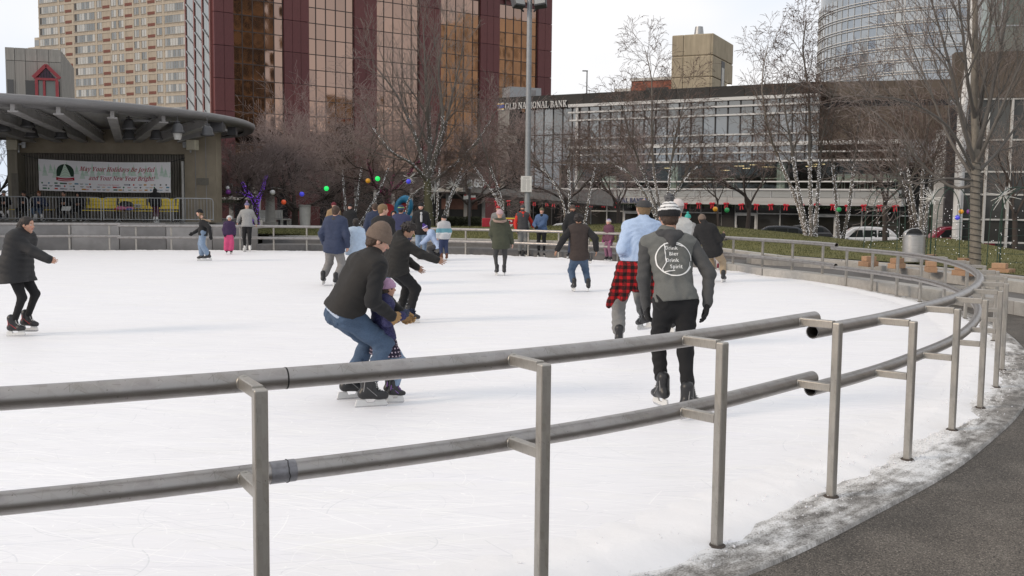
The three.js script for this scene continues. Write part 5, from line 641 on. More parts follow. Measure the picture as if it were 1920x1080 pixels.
{ // crowd barriers along the stage edge
  const spans = [[-60, 53, 0], [58, 190, 1], [195, 320, 2], [325, 400, 3], ];
  spans.forEach(([x0, x1, k]) => {
    const d0 = k === 4 ? 41 : 39.5 + (k === 3 ? 0.3 : 0), d1 = k === 4 ? 38.6 : 39.5 + (k === 3 ? 1.2 : 0), a = D(x0, 416, d0), b = D(x1, 416 + (k === 3 ? 1 : 0), d1), W = Math.hypot(b.x - a.x, b.z - a.z), H = 0.98, fy = 0.8;
    const t = thing('crowd_barrier', 'grey crowd barrier on the stage edge, ' + ['leftmost of the row', 'before the seated people in the middle', 'before the yellow bench and pink bag', 'turned, right of the yellow bench', 'end on at the right end of the row'][k], 'barrier', [a.x, fy, a.z], Math.atan2(-(b.z - a.z), b.x - a.x), 'crowd barriers on the stage');
    const r = 0.12, P = [V(0, 0.1, 0), V(0, H - r, 0), V(r * 0.3, H - r * 0.3, 0), V(r, H, 0), V(W - r, H, 0), V(W - r * 0.3, H - r * 0.3, 0), V(W, H - r, 0), V(W, 0.1, 0)];
    mesh('frame', [pathTube(P, 0.021, 8), rod(V(0, 0.14, 0), V(W, 0.14, 0), 0.019, 0.019, 8)], MT.galv, t);
    const n = Math.max(2, Math.round(W / 0.125)), bg = shared(new THREE.CylinderGeometry(0.0095, 0.0095, H - 0.16, 5).translate(0, (H + 0.14) / 2, 0)); for (let i = 1; i < n; i++) mesh('bar', bg, MT.galv, t).position.x = W * i / n;
    for (const x of [0.22 * W, 0.8 * W]) mesh('foot', [rod(V(x, 0.02, -0.3), V(x, 0.02, 0.3), 0.018, 0.018, 6), rod(V(x, 0.14, 0), V(x, 0.02, 0.28), 0.016, 0.016, 6), rod(V(x, 0.14, 0), V(x, 0.02, -0.28), 0.016, 0.016, 6)], MT.galv, t);
  });
}
function bench(label, px0, px1, d, backless) { // yellow slatted bench
  const a = D(px0, 410, d), b = D(px1, 410, d), W = b.x - a.x, t = thing('park_bench', label, 'bench', [a.x, 0.8, a.z], 0, 'yellow benches on the stage');
  for (let k = 0; k < 3; k++) mesh('seat_slat', rb(W, 0.035, 0.12, W / 2, 0.45, -0.05 - k * 0.135, 0.01, 1), MT.yellow, t); const n = Math.max(1, Math.round(W / 1.5)); for (let j = 0; j < n && !backless; j++) for (let k = 0; k < 3; k++) mesh('back_slat', rb(W / n - 0.03, 0.135, 0.03, W * (j + 0.5) / n, 0.60 + k * 0.145, -0.44 - k * 0.03, 0.008, 1), MT.yellow, t);
  for (let j = 0; j <= n; j++) { const x = 0.12 + (W - 0.24) * j / n; mesh('leg', [bx(0.05, 0.45, 0.05, x, 0.22, -0.05), bx(0.05, backless ? 0.44 : 0.95, 0.05, x, backless ? 0.22 : 0.47, -0.47), bx(0.05, 0.04, 0.42, x, 0.42, -0.26)], MT.darkmetal, t); } return t;
}
bench('yellow slatted bench at the left stage edge under the seated people', -30, 92, 41.3, 1); bench('yellow slatted bench in the middle behind the man with papers', 102, 152, 41.4, 1); bench('long yellow slatted bench under the banner with a pink bag on it', 153, 329, 41);
{ const p = D(236, 405, 40.8), t = thing('bag', 'black and pink backpack lying on the long yellow bench', 'bag', [p.x, 1.27, p.z]); const s = (rx, ry, rz, x, y, z) => new THREE.SphereGeometry(1, 16, 10).scale(rx, ry, rz).translate(x, y, z); mesh('pack', [s(0.3, 0.2, 0.18, 0, 0.18, 0), s(0.2, 0.12, 0.15, 0.12, 0.24, 0.03)], MT.black, t); mesh('pink_flap', [s(0.22, 0.09, 0.14, -0.12, 0.09, 0.12), s(0.2, 0.08, 0.12, 0.18, 0.08, 0.12)], mat([0.62, 0.2, 0.34], { tx: 'cloth', size: 0.3 }), t); mesh('blue_cloth', s(0.13, 0.06, 0.1, 0.22, 0.05, 0.18), mat([0.1, 0.13, 0.42], { tx: 'cloth', size: 0.3 }), t); mesh('red_cloth', s(0.1, 0.06, 0.1, -0.32, 0.05, 0.1), MT.red, t); }
{ const p = D(219, 403, 41.8), t = thing('paper_sign', 'small grey card stuck on the back of the long yellow bench', 'sign', [D(257, 395, 41.3).x, 1.35, D(257, 395, 41.36).z]); mesh('card', rb(0.26, 0.16, 0.012, 0, 0.1, 0, 0.003), MT.offwhite, t); mesh('print', bx(0.2, 0.07, 0.004, 0, 0.1, 0.008), MT.greywall, t); }
// hanging globes
{
  const sp = [[427, 352, 0, 'pale small globe in the purple lit tree'], [511, 361, 1, 'larger white globe low in the purple lit tree'], [428, 360, 2, 'purple globe right of the stage wall'], [532, 379, 3, 'orange globe low between the first trees'], [566, 364, 4, 'blue globe at the fork of the dark arching tree'], [612, 353.5, 5, 'bright green globe left, over the navy jacket'], [708, 335, 5, 'bright green globe right, beside the wine lit trunk'], [690, 339, 6, 'amber globe left of the right green globe'], [766, 340, 4, 'blue globe left of the mossy trunk'], [1341, 392, 6, 'amber globe before the bank doors'], [1363, 394, 7, 'dull green globe before the bank doors'], [1573, 393, 7, 'dull green globe on the birch before the white car'], [1802, 397, 6, 'amber globe left of the large right trunk'], [1795, 408, 4, 'blue globe left of the large right trunk'], [1817, 397, 2, 'lilac globe touching the large right trunk']];
  const gl = new THREE.SphereGeometry(1, 20, 14); gl.userData.shared = true; const gm = [[0.6, 0.6, 0.62], [0.55, 0.55, 0.54], [0.22, 0.05, 0.3], [0.75, 0.1, 0.03], [0.08, 0.08, 0.75], [0.02, 0.75, 0.14], [0.75, 0.35, 0.03], [0.03, 0.35, 0.12]].map((c, i) => new THREE.MeshStandardMaterial({ color: lin(c), emissive: lin(c), emissiveIntensity: [0.05, 0.0, 0.03, 0.15, 0.22, 0.75, 0.08, 0.05][i], roughness: 0.35 }));
  sp.forEach(([px, py, m, lab]) => { const d = px > 1780 ? 36 : px > 1500 ? 39 : 45, p = D(px, py, d), r = d * ([5, 5][m] ?? 4.6) / FOCAL * (m === 0 ? 0.7 : 1), t = thing('globe_light', lab, 'globe light', [p.x, p.y, p.z], 0, 'coloured globes hung in the trees'); const q = mesh('globe', gl, gm[m], t); q.scale.setScalar(r); mesh('cap', new THREE.CylinderGeometry(r * 0.28, r * 0.34, r * 0.3, 10).translate(0, r * 1.05, 0), MT.darkmetal, t); mesh('hanging_wire', rod(V(0, r, 0), V(0, r + 0.5, 0), 0.006, 0.006, 4), MT.black, t); });
}
// starburst lights
[[815, 360, 46, 0.55, 'starburst of white rods left of the street number'], [850, 347, 46.2, 0.42, 'smaller starburst right of the mossy trunk'], [768, 334, 46, 0.36, 'small starburst above the blue globe'], [1749, 372, 26, 0.31, 'starburst on a stake left of the large right tree'], [1881, 366, 24.5, 0.40, 'large starburst at the right edge on a tall stake']].forEach(([px, py, d, R, lab], k) => {
  const p = D(px, py, d), t = thing('starburst_light', lab, 'decoration', [p.x, p.y, p.z], 0, 'starburst lights'), ray_ = shared(rod(V(0, 0.03, 0), V(0, R, 0), 0.011, 0.007, 5)); seed = 900 + k;
  for (let i = 0; i < 26; i++) { const v = V(rr(-1, 1), rr(-1, 1), rr(-1, 1)).normalize(), m = mesh('rod', ray_, MT.white, t); m.quaternion.setFromUnitVectors(V(0, 1, 0), v); m.scale.y = rr(0.75, 1.05); } mesh('core', new THREE.SphereGeometry(0.05, 10, 8), MT.galv, t); if (k > 2) mesh('stake', rod(V(0, 0, 0), V(0, 0.35 - p.y, 0), 0.018, 0.018, 6), mat([0.02, 0.05, 0.035], { tx: null }), t);
});
// abstract sculpture (generic stand-in), planters, lamp post, signs
{ const p = D(747, 420, 48), t = thing('street_sculpture', 'blue and red abstract ring sculpture behind the people at the railing', 'sculpture', [p.x, p.y - 1.2, p.z], -0.1), bm = mat([0.03, 0.24, 0.45], { rough: 0.4 }); const ring = new THREE.TorusGeometry(0.36, 0.16, 12, 28).scale(0.85, 1.15, 1.4).rotateZ(-0.35); mesh('ring', ring.translate(0.25, 1.98, 0), bm, t); mesh('ring_core', new THREE.CylinderGeometry(0.28, 0.28, 0.12, 24).rotateX(Math.PI / 2).scale(0.7, 1.1, 1).rotateZ(-0.35).translate(0.25, 1.98, -0.1), MT.red, t); mesh('plinth', [rb(1.5, 1.1, 0.6, 0.15, 0.75, 0, 0.06), rb(1.0, 0.3, 0.5, 0.2, 1.45, 0, 0.05)], bm, t); mesh('red_disc', new THREE.CylinderGeometry(0.3, 0.3, 0.25, 24).rotateX(Math.PI / 2).translate(-0.5, 1.85, -0.1), MT.red, t); mesh('disc_post', new THREE.CylinderGeometry(0.06, 0.06, 1, 10).translate(-0.5, 1.3, -0.1), bm, t); }
{ const mk = (px0, px1, y0, y1, d, lab) => { const a = D(px0, y1, d), b = D(px1, y0, d), t = thing('planter_banner', lab, 'banner box', [(a.x + b.x) / 2, a.y, a.z]); mesh('panel', rb(b.x - a.x, b.y - a.y, 0.5, 0, (b.y - a.y) / 2, 0, 0.03), mat([0.42, 0.015, 0.035], { rough: 0.5 }), t); return [t, b.x - a.x, b.y - a.y]; };
  mk(904, 926, 409, 432, 45, 'red box behind the railing left of the green parka'); const [t, w, h] = mk(944, 985, 411, 435, 45.4, 'red box with white lettering between green parka and red jacket'); const g = lettering('Gra', h * 0.62, 0.02, serif); mesh('letters', g.translate(-w / 2 + 0.05, h * 0.32, 0.26), MT.white, t); mesh('top_strip', bx(w * 0.5, 0.05, 0.45, -w * 0.2, h + 0.03, 0), MT.yellow, t); mesh('white_line', bx(w * 0.8, 0.03, 0.02, 0, h * 0.2, 0.255), MT.white, t); }
{ const p = D(880, 432, 47), t = thing('lamp_post', 'dark lamp post with white globe and two small signs, left of the red boxes', 'lamp post', [p.x, p.y - 0.2, p.z]), H = D(880, 352, 47).y - p.y + 0.2; mesh('pole', [new THREE.CylinderGeometry(0.05, 0.07, H, 10).translate(0, H / 2, 0), new THREE.CylinderGeometry(0.13, 0.16, 0.4, 12).translate(0, 0.2, 0)], MT.darkmetal, t); mesh('globe', new THREE.SphereGeometry(0.13, 14, 10).scale(1, 1.25, 1).translate(0, H + 0.2, 0), MT.offwhite, t); mesh('finial', [new THREE.CylinderGeometry(0.07, 0.1, 0.1, 10).translate(0, H, 0), new THREE.ConeGeometry(0.06, 0.14, 10).translate(0, H + 0.42, 0)], MT.galv, t); const y = D(880, 370, 47).y - p.y + 0.2; for (const [x, c] of [[-0.17, 0], [0.17, 1]]) { const f = new THREE.Group(); f.name = 'sign'; f.position.set(x, y, 0); t.add(f); mesh('plate', bx(0.22, 0.18, 0.02), MT.white, f); mesh('mark', c ? bx(0.22, 0.08, 0.01, 0, -0.05, 0.016) : bx(0.09, 0.06, 0.01, -0.03, 0.1, 0.016), MT.red, f); } mesh('sign_arm', bx(0.5, 0.03, 0.03, 0, y + 0.12, -0.03), MT.darkmetal, t); }
{ const p = D(572, 418, 48), t = thing('litter_bin', 'pale grey plaza bin left of the burgundy hat man', 'bin', [p.x, p.y - 0.1, p.z]); mesh('body', new THREE.CylinderGeometry(0.27, 0.24, 0.85, 18).translate(0, 0.42, 0), MT.offwhite, t); mesh('lid', new THREE.CylinderGeometry(0.29, 0.29, 0.1, 18).translate(0, 0.9, 0), MT.stone, t); }
{ // silver litter bin with domed hood
  const p = D(1712, 491, 24.2), t = thing('steel_bin', 'brushed silver litter bin with domed hood behind the right railing', 'bin', [p.x, p.y, p.z], 0.2), hgt = D(1712, 441, 24.2).y - p.y, R = 0.255, st = mat([0.55, 0.55, 0.54], { tx: 'brush', size: 0.6, rough: 0.35, metal: 0.7 });
  mesh('body', new THREE.LatheGeometry([[0.01, 0], [R * 0.98, 0], [R, 0.02], [R, hgt - 0.03], [R * 1.03, hgt - 0.02], [R * 1.03, hgt], [R * 0.9, hgt], [R * 0.9, hgt - 0.2], [0.01, hgt - 0.2]].map((q) => new THREE.Vector2(...q)), 40), st, t);
  const hood = new THREE.SphereGeometry(R * 1.02, 28, 12, 0, Math.PI, 0, Math.PI / 2).scale(1, 0.62, 1).rotateY(Math.PI * 1.05); mesh('hood', hood.translate(0, hgt, 0), new THREE.MeshStandardMaterial({ color: lin([0.5, 0.5, 0.5]), metalness: 0.7, roughness: 0.35, side: THREE.DoubleSide }), t); mesh('hood_rim', new THREE.TorusGeometry(R * 1.02, 0.018, 6, 30, Math.PI).scale(1, 0.62, 1).rotateY(Math.PI * 0.05).translate(0, hgt, 0), st, t); mesh('opening', new THREE.CylinderGeometry(R * 0.9, R * 0.9, 0.01, 24).translate(0, hgt - 0.05, 0), MT.black, t); mesh('door_seam', [bx(0.012, hgt * 0.8, 0.01, R * 0.75, hgt * 0.45, R * 0.67), new THREE.CylinderGeometry(0.02, 0.02, 0.03, 8).rotateX(1.57).translate(R * 0.85, hgt * 0.6, R * 0.56)], MT.darkmetal, t);
}
{ // light arches of green wire with bulbs, weighted by wooden blocks
  const gw = mat([0.025, 0.06, 0.045], { tx: null, rough: 0.6 }), blk = [[0.44, 0.27, 0.165], [0.48, 0.30, 0.185], [0.40, 0.245, 0.15]].map((c) => mat(c, { tx: 'grain', size: 0.4, rough: 0.85 }));
  const arch = (lab, xl, xr, yb, yt, d, sd) => { seed = sd; const a = D(xl, yb, d), b = D(xr, yb, d + 0.2), top = D((xl + xr) / 2, yt, d).y, t = thing('light_arch', lab, 'light arch', [a.x, a.y, a.z]); const c = V((b.x - a.x) / 2, top - a.y, 0), pts = []; for (let i = 0; i <= 24; i++) { const q = i / 24, h = q < 0.25 ? q / 0.25 * 0.6 : q > 0.75 ? (1 - q) / 0.25 * 0.6 : 0.6 + 0.4 * Math.sin((q - 0.25) / 0.5 * Math.PI); pts.push(V((b.x - a.x) * (q < 0.25 ? q * 0.1 : q > 0.75 ? 1 - (1 - q) * 0.1 : 0.025 + 0.95 * (0.5 - 0.5 * Math.cos((q - 0.25) / 0.5 * Math.PI))), c.y * h, 0)); } mesh('hoop', [pathTube(pts, 0.010, 6), pathTube(pts.map((p) => V(p.x, p.y, p.z - 0.5)), 0.010, 6)], gw, t); const wires = [], bl = []; for (let k = 1; k < 7; k++) { const y = c.y * k / 7 * 0.7; wires.push(rod(V(0.02, y, 0), V(b.x - a.x - 0.02, y + rr(-0.1, 0.1), 0), 0.004, 0.004, 4)); } for (let i = 0; i < 60; i++) bl.push(V(rr(0, b.x - a.x), rr(0.05, 0.95) * c.y * 0.85, rr(-0.5, 0.05))); mesh('cross_wire', wires, gw, t).userData.kind = 'stuff'; const im = new THREE.InstancedMesh(new THREE.OctahedronGeometry(0.011), MT.led, bl.length), m4 = new THREE.Matrix4(); bl.forEach((p, i) => im.setMatrixAt(i, m4.makeTranslation(p.x, p.y, p.z))); im.name = 'bulbs'; im.userData.kind = 'stuff'; t.add(im); };
  arch('left green wire light arch standing beside the silver bin', 1632, 1690, 474, 352, 25, 31); arch('middle green wire light arch between the bin and the large tree', 1752, 1808, 488, 350, 24.6, 32); arch('right green wire light arch at the frame edge beyond the large tree', 1868, 1960, 506, 350, 23.6, 33);
  [[1628, 494, 'tallest pair left of the silver bin'], [1681, 498, 'under the silver bin, left'], [1745, 490, 'behind the railing right of the bin'], [1745, 505, 'nearer stack right of the bin'], [1808, 498, 'left of the large tree foot'], [1806, 512, 'low one below the large tree'], [1875, 509, 'stepped stack right of the large tree']].forEach(([px, py, lab], i) => { const p = G(px, py + 5, 0.395), t = thing('wood_blocks', 'stack of tan wooden blocks, ' + lab, 'block stack', [p.x, p.y, p.z], 0.3 + i * 0.35, 'wooden blocks weighing down the light arches'); const h = 0.115; mesh('block', rb(0.42, h, 0.2, 0, h / 2, 0, 0.008, 1), blk[i % 3], t); mesh('block', rb(0.28, h, 0.19, 0.01, h * 1.5 + 0.004, 0, 0.008, 1), blk[(i + 1) % 3], t); if (i === 6 || i === 0) mesh('block', rb(0.2, h, 0.18, -0.12, h / 2, 0.2, 0.008, 1), blk[(i + 2) % 3], t); });
}
{ // white kiosk with counters far left behind the trees, chairs, brick plaza front
  const p = D(410, 426, 62), t = thing('kiosk', 'pale open kiosk with flat roof and garland right of the stage', 'kiosk', [p.x, p.y - 0.3, p.z]), X = (px) => D(px, 400, 62).x - p.x, Y = (py) => D(450, py, 62).y - p.y + 0.3; mesh('roof', bx(X(478) - X(406), 0.14, 2, (X(478) + X(406)) / 2, Y(372), -0.6), MT.white, t); for (const px of [434, 465, 476]) mesh('post', bx(0.22, Y(372), 0.22, X(px), Y(372) / 2, 0), MT.offwhite, t); mesh('tall_pier', bx(0.9, Y(343), 0.5, X(466), Y(343) / 2, -1), MT.stone, t); mesh('flag_pole', rod(V(X(434), Y(372), 0), V(X(434), Y(344), 0), 0.12, 0.1, 8), MT.white, t); mesh('counter', bx(X(500) - X(484), 1.1, 0.6, (X(500) + X(484)) / 2, 0.55, 0.3), MT.white, t); mesh('garland', bx(X(474) - X(410), 0.2, 0.2, (X(474) + X(410)) / 2, Y(378), 0.5), mat([0.03, 0.05, 0.025], { tx: 'grain', size: 0.2, rough: 1, bump: 0.05 }), t);
  const q = D(507, 420, 50), c = thing('stone_column', 'pale stone column on a square foot right of the kiosk', 'column', [q.x, q.y - 0.2, q.z]); mesh('shaft', [new THREE.CylinderGeometry(0.2, 0.26, 1.6, 16).translate(0, 1, 0), bx(0.62, 0.3, 0.62, 0, 0.15, 0), new THREE.CylinderGeometry(0.3, 0.2, 0.16, 16).translate(0, 1.85, 0), bx(0.9, 0.08, 0.9, 0, 1.97, 0)], MT.offwhite, c);
  [[488, 'first'], [528, 'second'], [536, 'third']].forEach(([px], i) => { const s = D(px, 420, 55), h = thing('cafe_chair', ['white cafe chair left of the stone column', 'white cafe chair just right of the orange globe', 'white cafe chair beside the dark lamp column'][i], 'chair', [s.x, s.y - 0.2, s.z], i, 'white cafe chairs behind the railing'); mesh('seat', bx(0.5, 0.05, 0.5, 0, 0.45, 0), MT.white, h); mesh('backrest', bx(0.5, 0.45, 0.05, 0, 0.72, -0.24), MT.white, h); for (const [x, z] of [[-1, -1], [1, -1], [-1, 1], [1, 1]]) mesh('leg', bx(0.05, 0.45, 0.05, x * 0.22, 0.22, z * 0.22), MT.white, h); });
  const w = facade('arcade_wall', 'dark red brick shop front under the tower behind the low trees', 600, 400, 80, 2626, 1200), X2 = (px) => w.at(px, 400).s, y = (py) => w.at(600, py).y, br = mat([0.11, 0.035, 0.032], { tx: 'grain', size: 1, rough: 0.8 }); [[405, 440], [470, 520], [545, 600], [640, 668]].forEach(([a, b]) => mesh('pier', bb(X2(a), X2(b), -1.4, y(352), -1, 0), br, w.g)); mesh('lintel', bb(X2(400), X2(700), y(352), y(318), -1, 0.04), mat([0.13, 0.045, 0.04], { tx: 'grain', size: 1, rough: 0.8 }), w.g); mesh('shop_void', bb(X2(400), X2(700), -1.4, y(352), -1.4, -1.2), MT.black, w.g); mesh('pale_pier', bb(X2(664), X2(702), -1.4, y(330), -0.6, 0.1), MT.stone, w.g);
  const v = facade('glass_shop', 'dark shop front behind the sculpture and mossy tree', 800, 400, 78, 3110, 300), X3 = (px) => v.at(px, 400).s, y3 = (py) => v.at(800, py).y; mesh('wall', bb(X3(668), X3(905), y3(352), y3(322), -1, 0), mat([0.085, 0.075, 0.07], { tx: 'grain', size: 1 }), v.g); mesh('void', bb(X3(668), X3(905), -1.4, y3(352), -1, -0.6), mat([0.03, 0.028, 0.026], { tx: null, rough: 0.3 }), v.g); for (let k = 0; k < 7; k++) mesh('pier', bb(X3(700 + k * 34), X3(706 + k * 34), -1.4, y3(352), -0.55, -0.1), MT.stone, v.g); mesh('lit_window', bb(X3(828), X3(896), y3(392), y3(372), -0.58, -0.5), mat([0.30, 0.16, 0.12], { tx: 'blotch', size: 0.6 }), v.g);
  const hd = mesh('clipped_hedge', (() => { const P = []; for (let i = 0; i < 9000; i++) { const q0 = rnd(), c2 = D(812 + 90 * q0, 428, 49); const x = c2.x, yy = c2.y + rr(-0.2, 0.55), z = c2.z + rr(-0.4, 0.4), s = 0.05; P.push(x + rr(-s, s), yy + rr(-s, s), z + rr(-s, s), x + rr(-s, s), yy + rr(-s, s), z + rr(-s, s), x + rr(-s, s), yy + rr(-s, s), z + rr(-s, s)); } const b2 = new THREE.BufferGeometry(); b2.setAttribute('position', new THREE.Float32BufferAttribute(P, 3)); b2.computeVertexNormals(); return b2; })(), mat([0.03, 0.035, 0.018], { tx: null, rough: 1, side: THREE.DoubleSide })); tag(hd, 'low dark clipped hedge behind the striped jacket boy', 'hedge');
}
// ---------------------------------------------------------------- cars
function car(label, px, py, d, turn, paint, o = {}) {
  const p = D(px, py, d), gy = -1.44, t = thing('parked_car', label, 'car', [p.x, gy, p.z], turn, 'cars on the street by the bank'), L = o.L ?? 4.6, W = 1.8, H = o.H ?? 1.65, gl = new THREE.MeshStandardMaterial({ color: lin([0.03, 0.035, 0.04]), roughness: 0.06, metalness: 0.3 });
  const S = (pts) => { const s = new THREE.Shape(); pts.forEach(([x, y], i) => i ? (pts[i].length > 2 ? s.quadraticCurveTo(pts[i][2], pts[i][3], x, y) : s.lineTo(x, y)) : s.moveTo(x, y)); return s; }, ex = (s, w, b = 0.06) => new THREE.ExtrudeGeometry(s, { depth: w - 2 * b, bevelEnabled: true, bevelSize: b, bevelThickness: b, bevelSegments: 3, curveSegments: 8 }).translate(0, 0, -w / 2 + b);
  const h1 = H * 0.58, f = -L / 2, r = L / 2;
  const body = S([[f, 0.32], [f, 0.62], [f + 0.25, h1 * 0.88, f + 0.02, h1 * 0.82], [f + L * 0.27, h1 * 1.02, f + 0.6, h1], [r - 0.25, h1 * 1.08], [r, h1 * 0.85, r - 0.02, h1 * 1.06], [r, 0.36], [r - 0.2, 0.25], [r - 0.55, 0.25], [r - 1.25, 0.25, r - 0.9, 0.98], [f + 1.3, 0.25], [f + 0.6, 0.25, f + 0.95, 0.98], [f + 0.15, 0.25]]);
  mesh('body', ex(body, W, 0.1), paint, t);
  const roof = S([[f + L * 0.25, h1 * 1.0], [f + L * 0.42, H * 0.97, f + L * 0.33, H * 0.86], [r - L * 0.16, H * 0.955, f + L * 0.6, H * 1.04], [r - 0.12, h1 * 1.06, r - L * 0.06, H * 0.82]]); mesh('cabin', ex(roof, W * 0.86, 0.1), paint, t);
  const win = (a, b, inset) => S([[f + L * (a + 0.035), h1 * 1.02], [f + L * (a + inset), H * 0.925], [f + L * b, H * 0.935], [f + L * (b + 0.015), h1 * 1.08]]); for (const sd of [-1, 1]) { for (const [a, b, i] of [[0.275, 0.515, 0.15], [0.495, 0.70, 0.0], [0.685, 0.86, 0.0]]) mesh('side_window', new THREE.ExtrudeGeometry(win(a, b, i || 0.04), { depth: 0.02, bevelEnabled: false }).translate(0, 0, sd * (W * 0.43 + 0.002) - 0.01), gl, t); mesh('mirror', new THREE.SphereGeometry(0.1, 10, 8).scale(0.8, 0.7, 1).translate(f + L * 0.31, h1 * 1.1, sd * (W * 0.5 + 0.04)), paint, t); mesh('headlight', new THREE.SphereGeometry(0.16, 10, 8).scale(0.9, 0.5, 0.9).translate(f + 0.2, h1 * 0.8, sd * 0.68), MT.offwhite, t); mesh('tail_light', new THREE.SphereGeometry(0.16, 10, 8).scale(0.6, 0.8, 0.9).translate(r - 0.08, h1 * 0.95, sd * 0.72), MT.red, t); for (const x of [f + 0.95, r - 0.9]) { const w = new THREE.Group(); w.name = 'wheel'; w.position.set(x, 0.33, sd * (W / 2 - 0.12)); t.add(w); mesh('tyre', new THREE.TorusGeometry(0.25, 0.1, 10, 24), MT.black, w); mesh('rim', [new THREE.CylinderGeometry(0.2, 0.2, 0.1, 18).rotateX(1.57)], MT.galv, w); } }
  mesh('windscreen', bx(0.75, 0.02, W * 0.72, 0, 0, 0).rotateZ(0.62).translate(f + L * 0.325, H * 0.80, 0), gl, t); mesh('rear_window', bx(0.5, 0.02, W * 0.68).rotateZ(-1.05).translate(r - L * 0.075, H * 0.82, 0), gl, t); return t;
}
const paint = (c) => new THREE.MeshPhysicalMaterial({ color: lin(c), roughness: 0.35, metalness: 0.1, clearcoat: 0.8, clearcoatRoughness: 0.06 });
car('white crossover car parked behind the lit birch stems', 1612, 445, 66, -0.22, paint([0.62, 0.62, 0.63]), { L: 4.6, H: 1.72 });
car('black saloon car half hidden by the grass bank', 1450, 440, 76, -0.25, paint([0.015, 0.018, 0.025]), { L: 4.8, H: 1.5 });
car('dark red minivan behind the large tree trunk', 1780, 440, 66, -0.2, paint([0.24, 0.012, 0.035]), { L: 5.0, H: 1.8 });
car('silver car with only its roof above the grass, left of the curly haired skater', 1056, 440, 72, -0.2, paint([0.45, 0.46, 0.48]), { L: 4.6, H: 1.62 });
car('dark car parked between the black saloon and the bank doors', 1500, 438, 80, -0.25, paint([0.02, 0.02, 0.022]), { L: 4.7, H: 1.5 });
{ seed = 77; const q = G(1482, 1054, -0.052), t = mesh('red_petal', new THREE.SphereGeometry(0.02, 10, 6).scale(1, 0.25, 0.8), mat([0.5, 0.03, 0.07], { tx: null, rough: 0.4 })); t.position.copy(q).setY(-0.049); tag(t, 'small crushed red bit lying on the asphalt, the larger one', 'litter'); const r = mesh('red_petal', new THREE.SphereGeometry(0.01, 8, 6).scale(1, 0.3, 0.7), MT.red); r.position.copy(G(1556, 1044, -0.052)).setY(-0.05); tag(r, 'tiny red scrap on the asphalt right of the larger red bit', 'litter'); const w = mesh('paper_scrap', new THREE.IcosahedronGeometry(0.02, 1).scale(1.2, 0.3, 0.7), MT.white); w.position.copy(G(1841, 952, -0.052)).setY(-0.048); tag(w, 'small white paper scrap on the asphalt at right', 'litter');
  const lf = new THREE.CircleGeometry(0.02, 6).rotateX(-1.4); lf.userData.shared = true; const lm = mat([0.22, 0.10, 0.03], { tx: null, side: THREE.DoubleSide }); [[1816, 914, 'brown leaf scrap on the asphalt near the kerb'], [1829, 919, 'orange leaf scrap on the asphalt beside the brown one'], [1867, 1010, 'dark leaf scrap on the asphalt low at right'], [1918, 720, 'yellowish leaf scrap by the far kerb lip']].forEach(([x, y, l], i) => { const m = mesh('leaf_scrap', lf, lm); m.position.copy(G(x, y, -0.05)).setY(-0.046); m.rotation.y = i; tag(m, l, 'leaf'); }); }
// ---------------------------------------------------------------- people
function smin(a, b, k) { const h = Math.max(k - Math.abs(a - b), 0) / k; return Math.min(a, b) - h * h * k * 0.25; }
const cone = (a, b, ra, rb = ra, k = 0.03) => {            // round cone
  const dx = b.x - a.x, dy = b.y - a.y, dz = b.z - a.z, L2 = dx * dx + dy * dy + dz * dz || 1e-9, m = Math.max(ra, rb);
  return { k, lo: [Math.min(a.x - m, b.x - m), Math.min(a.y - m, b.y - m), Math.min(a.z - m, b.z - m)], hi: [Math.max(a.x + m, b.x + m), Math.max(a.y + m, b.y + m), Math.max(a.z + m, b.z + m)],
    f: (x, y, z) => { const px = x - a.x, py = y - a.y, pz = z - a.z, t = Math.max(0, Math.min(1, (px * dx + py * dy + pz * dz) / L2)), ex = px - dx * t, ey = py - dy * t, ez = pz - dz * t; return Math.sqrt(ex * ex + ey * ey + ez * ez) - (ra + (rb - ra) * t); } };
};
const ell = (c, r, fr, k = 0.02, sub = false) => {          // ellipsoid in frame fr {x, y, z axes}
  const m = Math.max(...r), X = fr?.x ?? V(1, 0, 0), Y = fr?.y ?? V(0, 1, 0), Z = fr?.z ?? V(0, 0, 1), mn = Math.min(...r);
  return { k, sub, lo: [c.x - m, c.y - m, c.z - m], hi: [c.x + m, c.y + m, c.z + m], f: (x, y, z) => { const px = x - c.x, py = y - c.y, pz = z - c.z, u = (px * X.x + py * X.y + pz * X.z) / r[0], v = (px * Y.x + py * Y.y + pz * Y.z) / r[1], w = (px * Z.x + py * Z.y + pz * Z.z) / r[2], l = Math.sqrt(u * u + v * v + w * w); const g = Math.sqrt((u / r[0]) ** 2 + (v / r[1]) ** 2 + (w / r[2]) ** 2) || 1 / mn; return l * (l - 1) / g; } };
};
function evalSDF(prims, x, y, z) { let d = 9; for (const p of prims) { const q = p.f(x, y, z); d = p.sub ? -smin(-d, q, p.k) : d > 8 ? q : smin(d, q, p.k); } return d; }
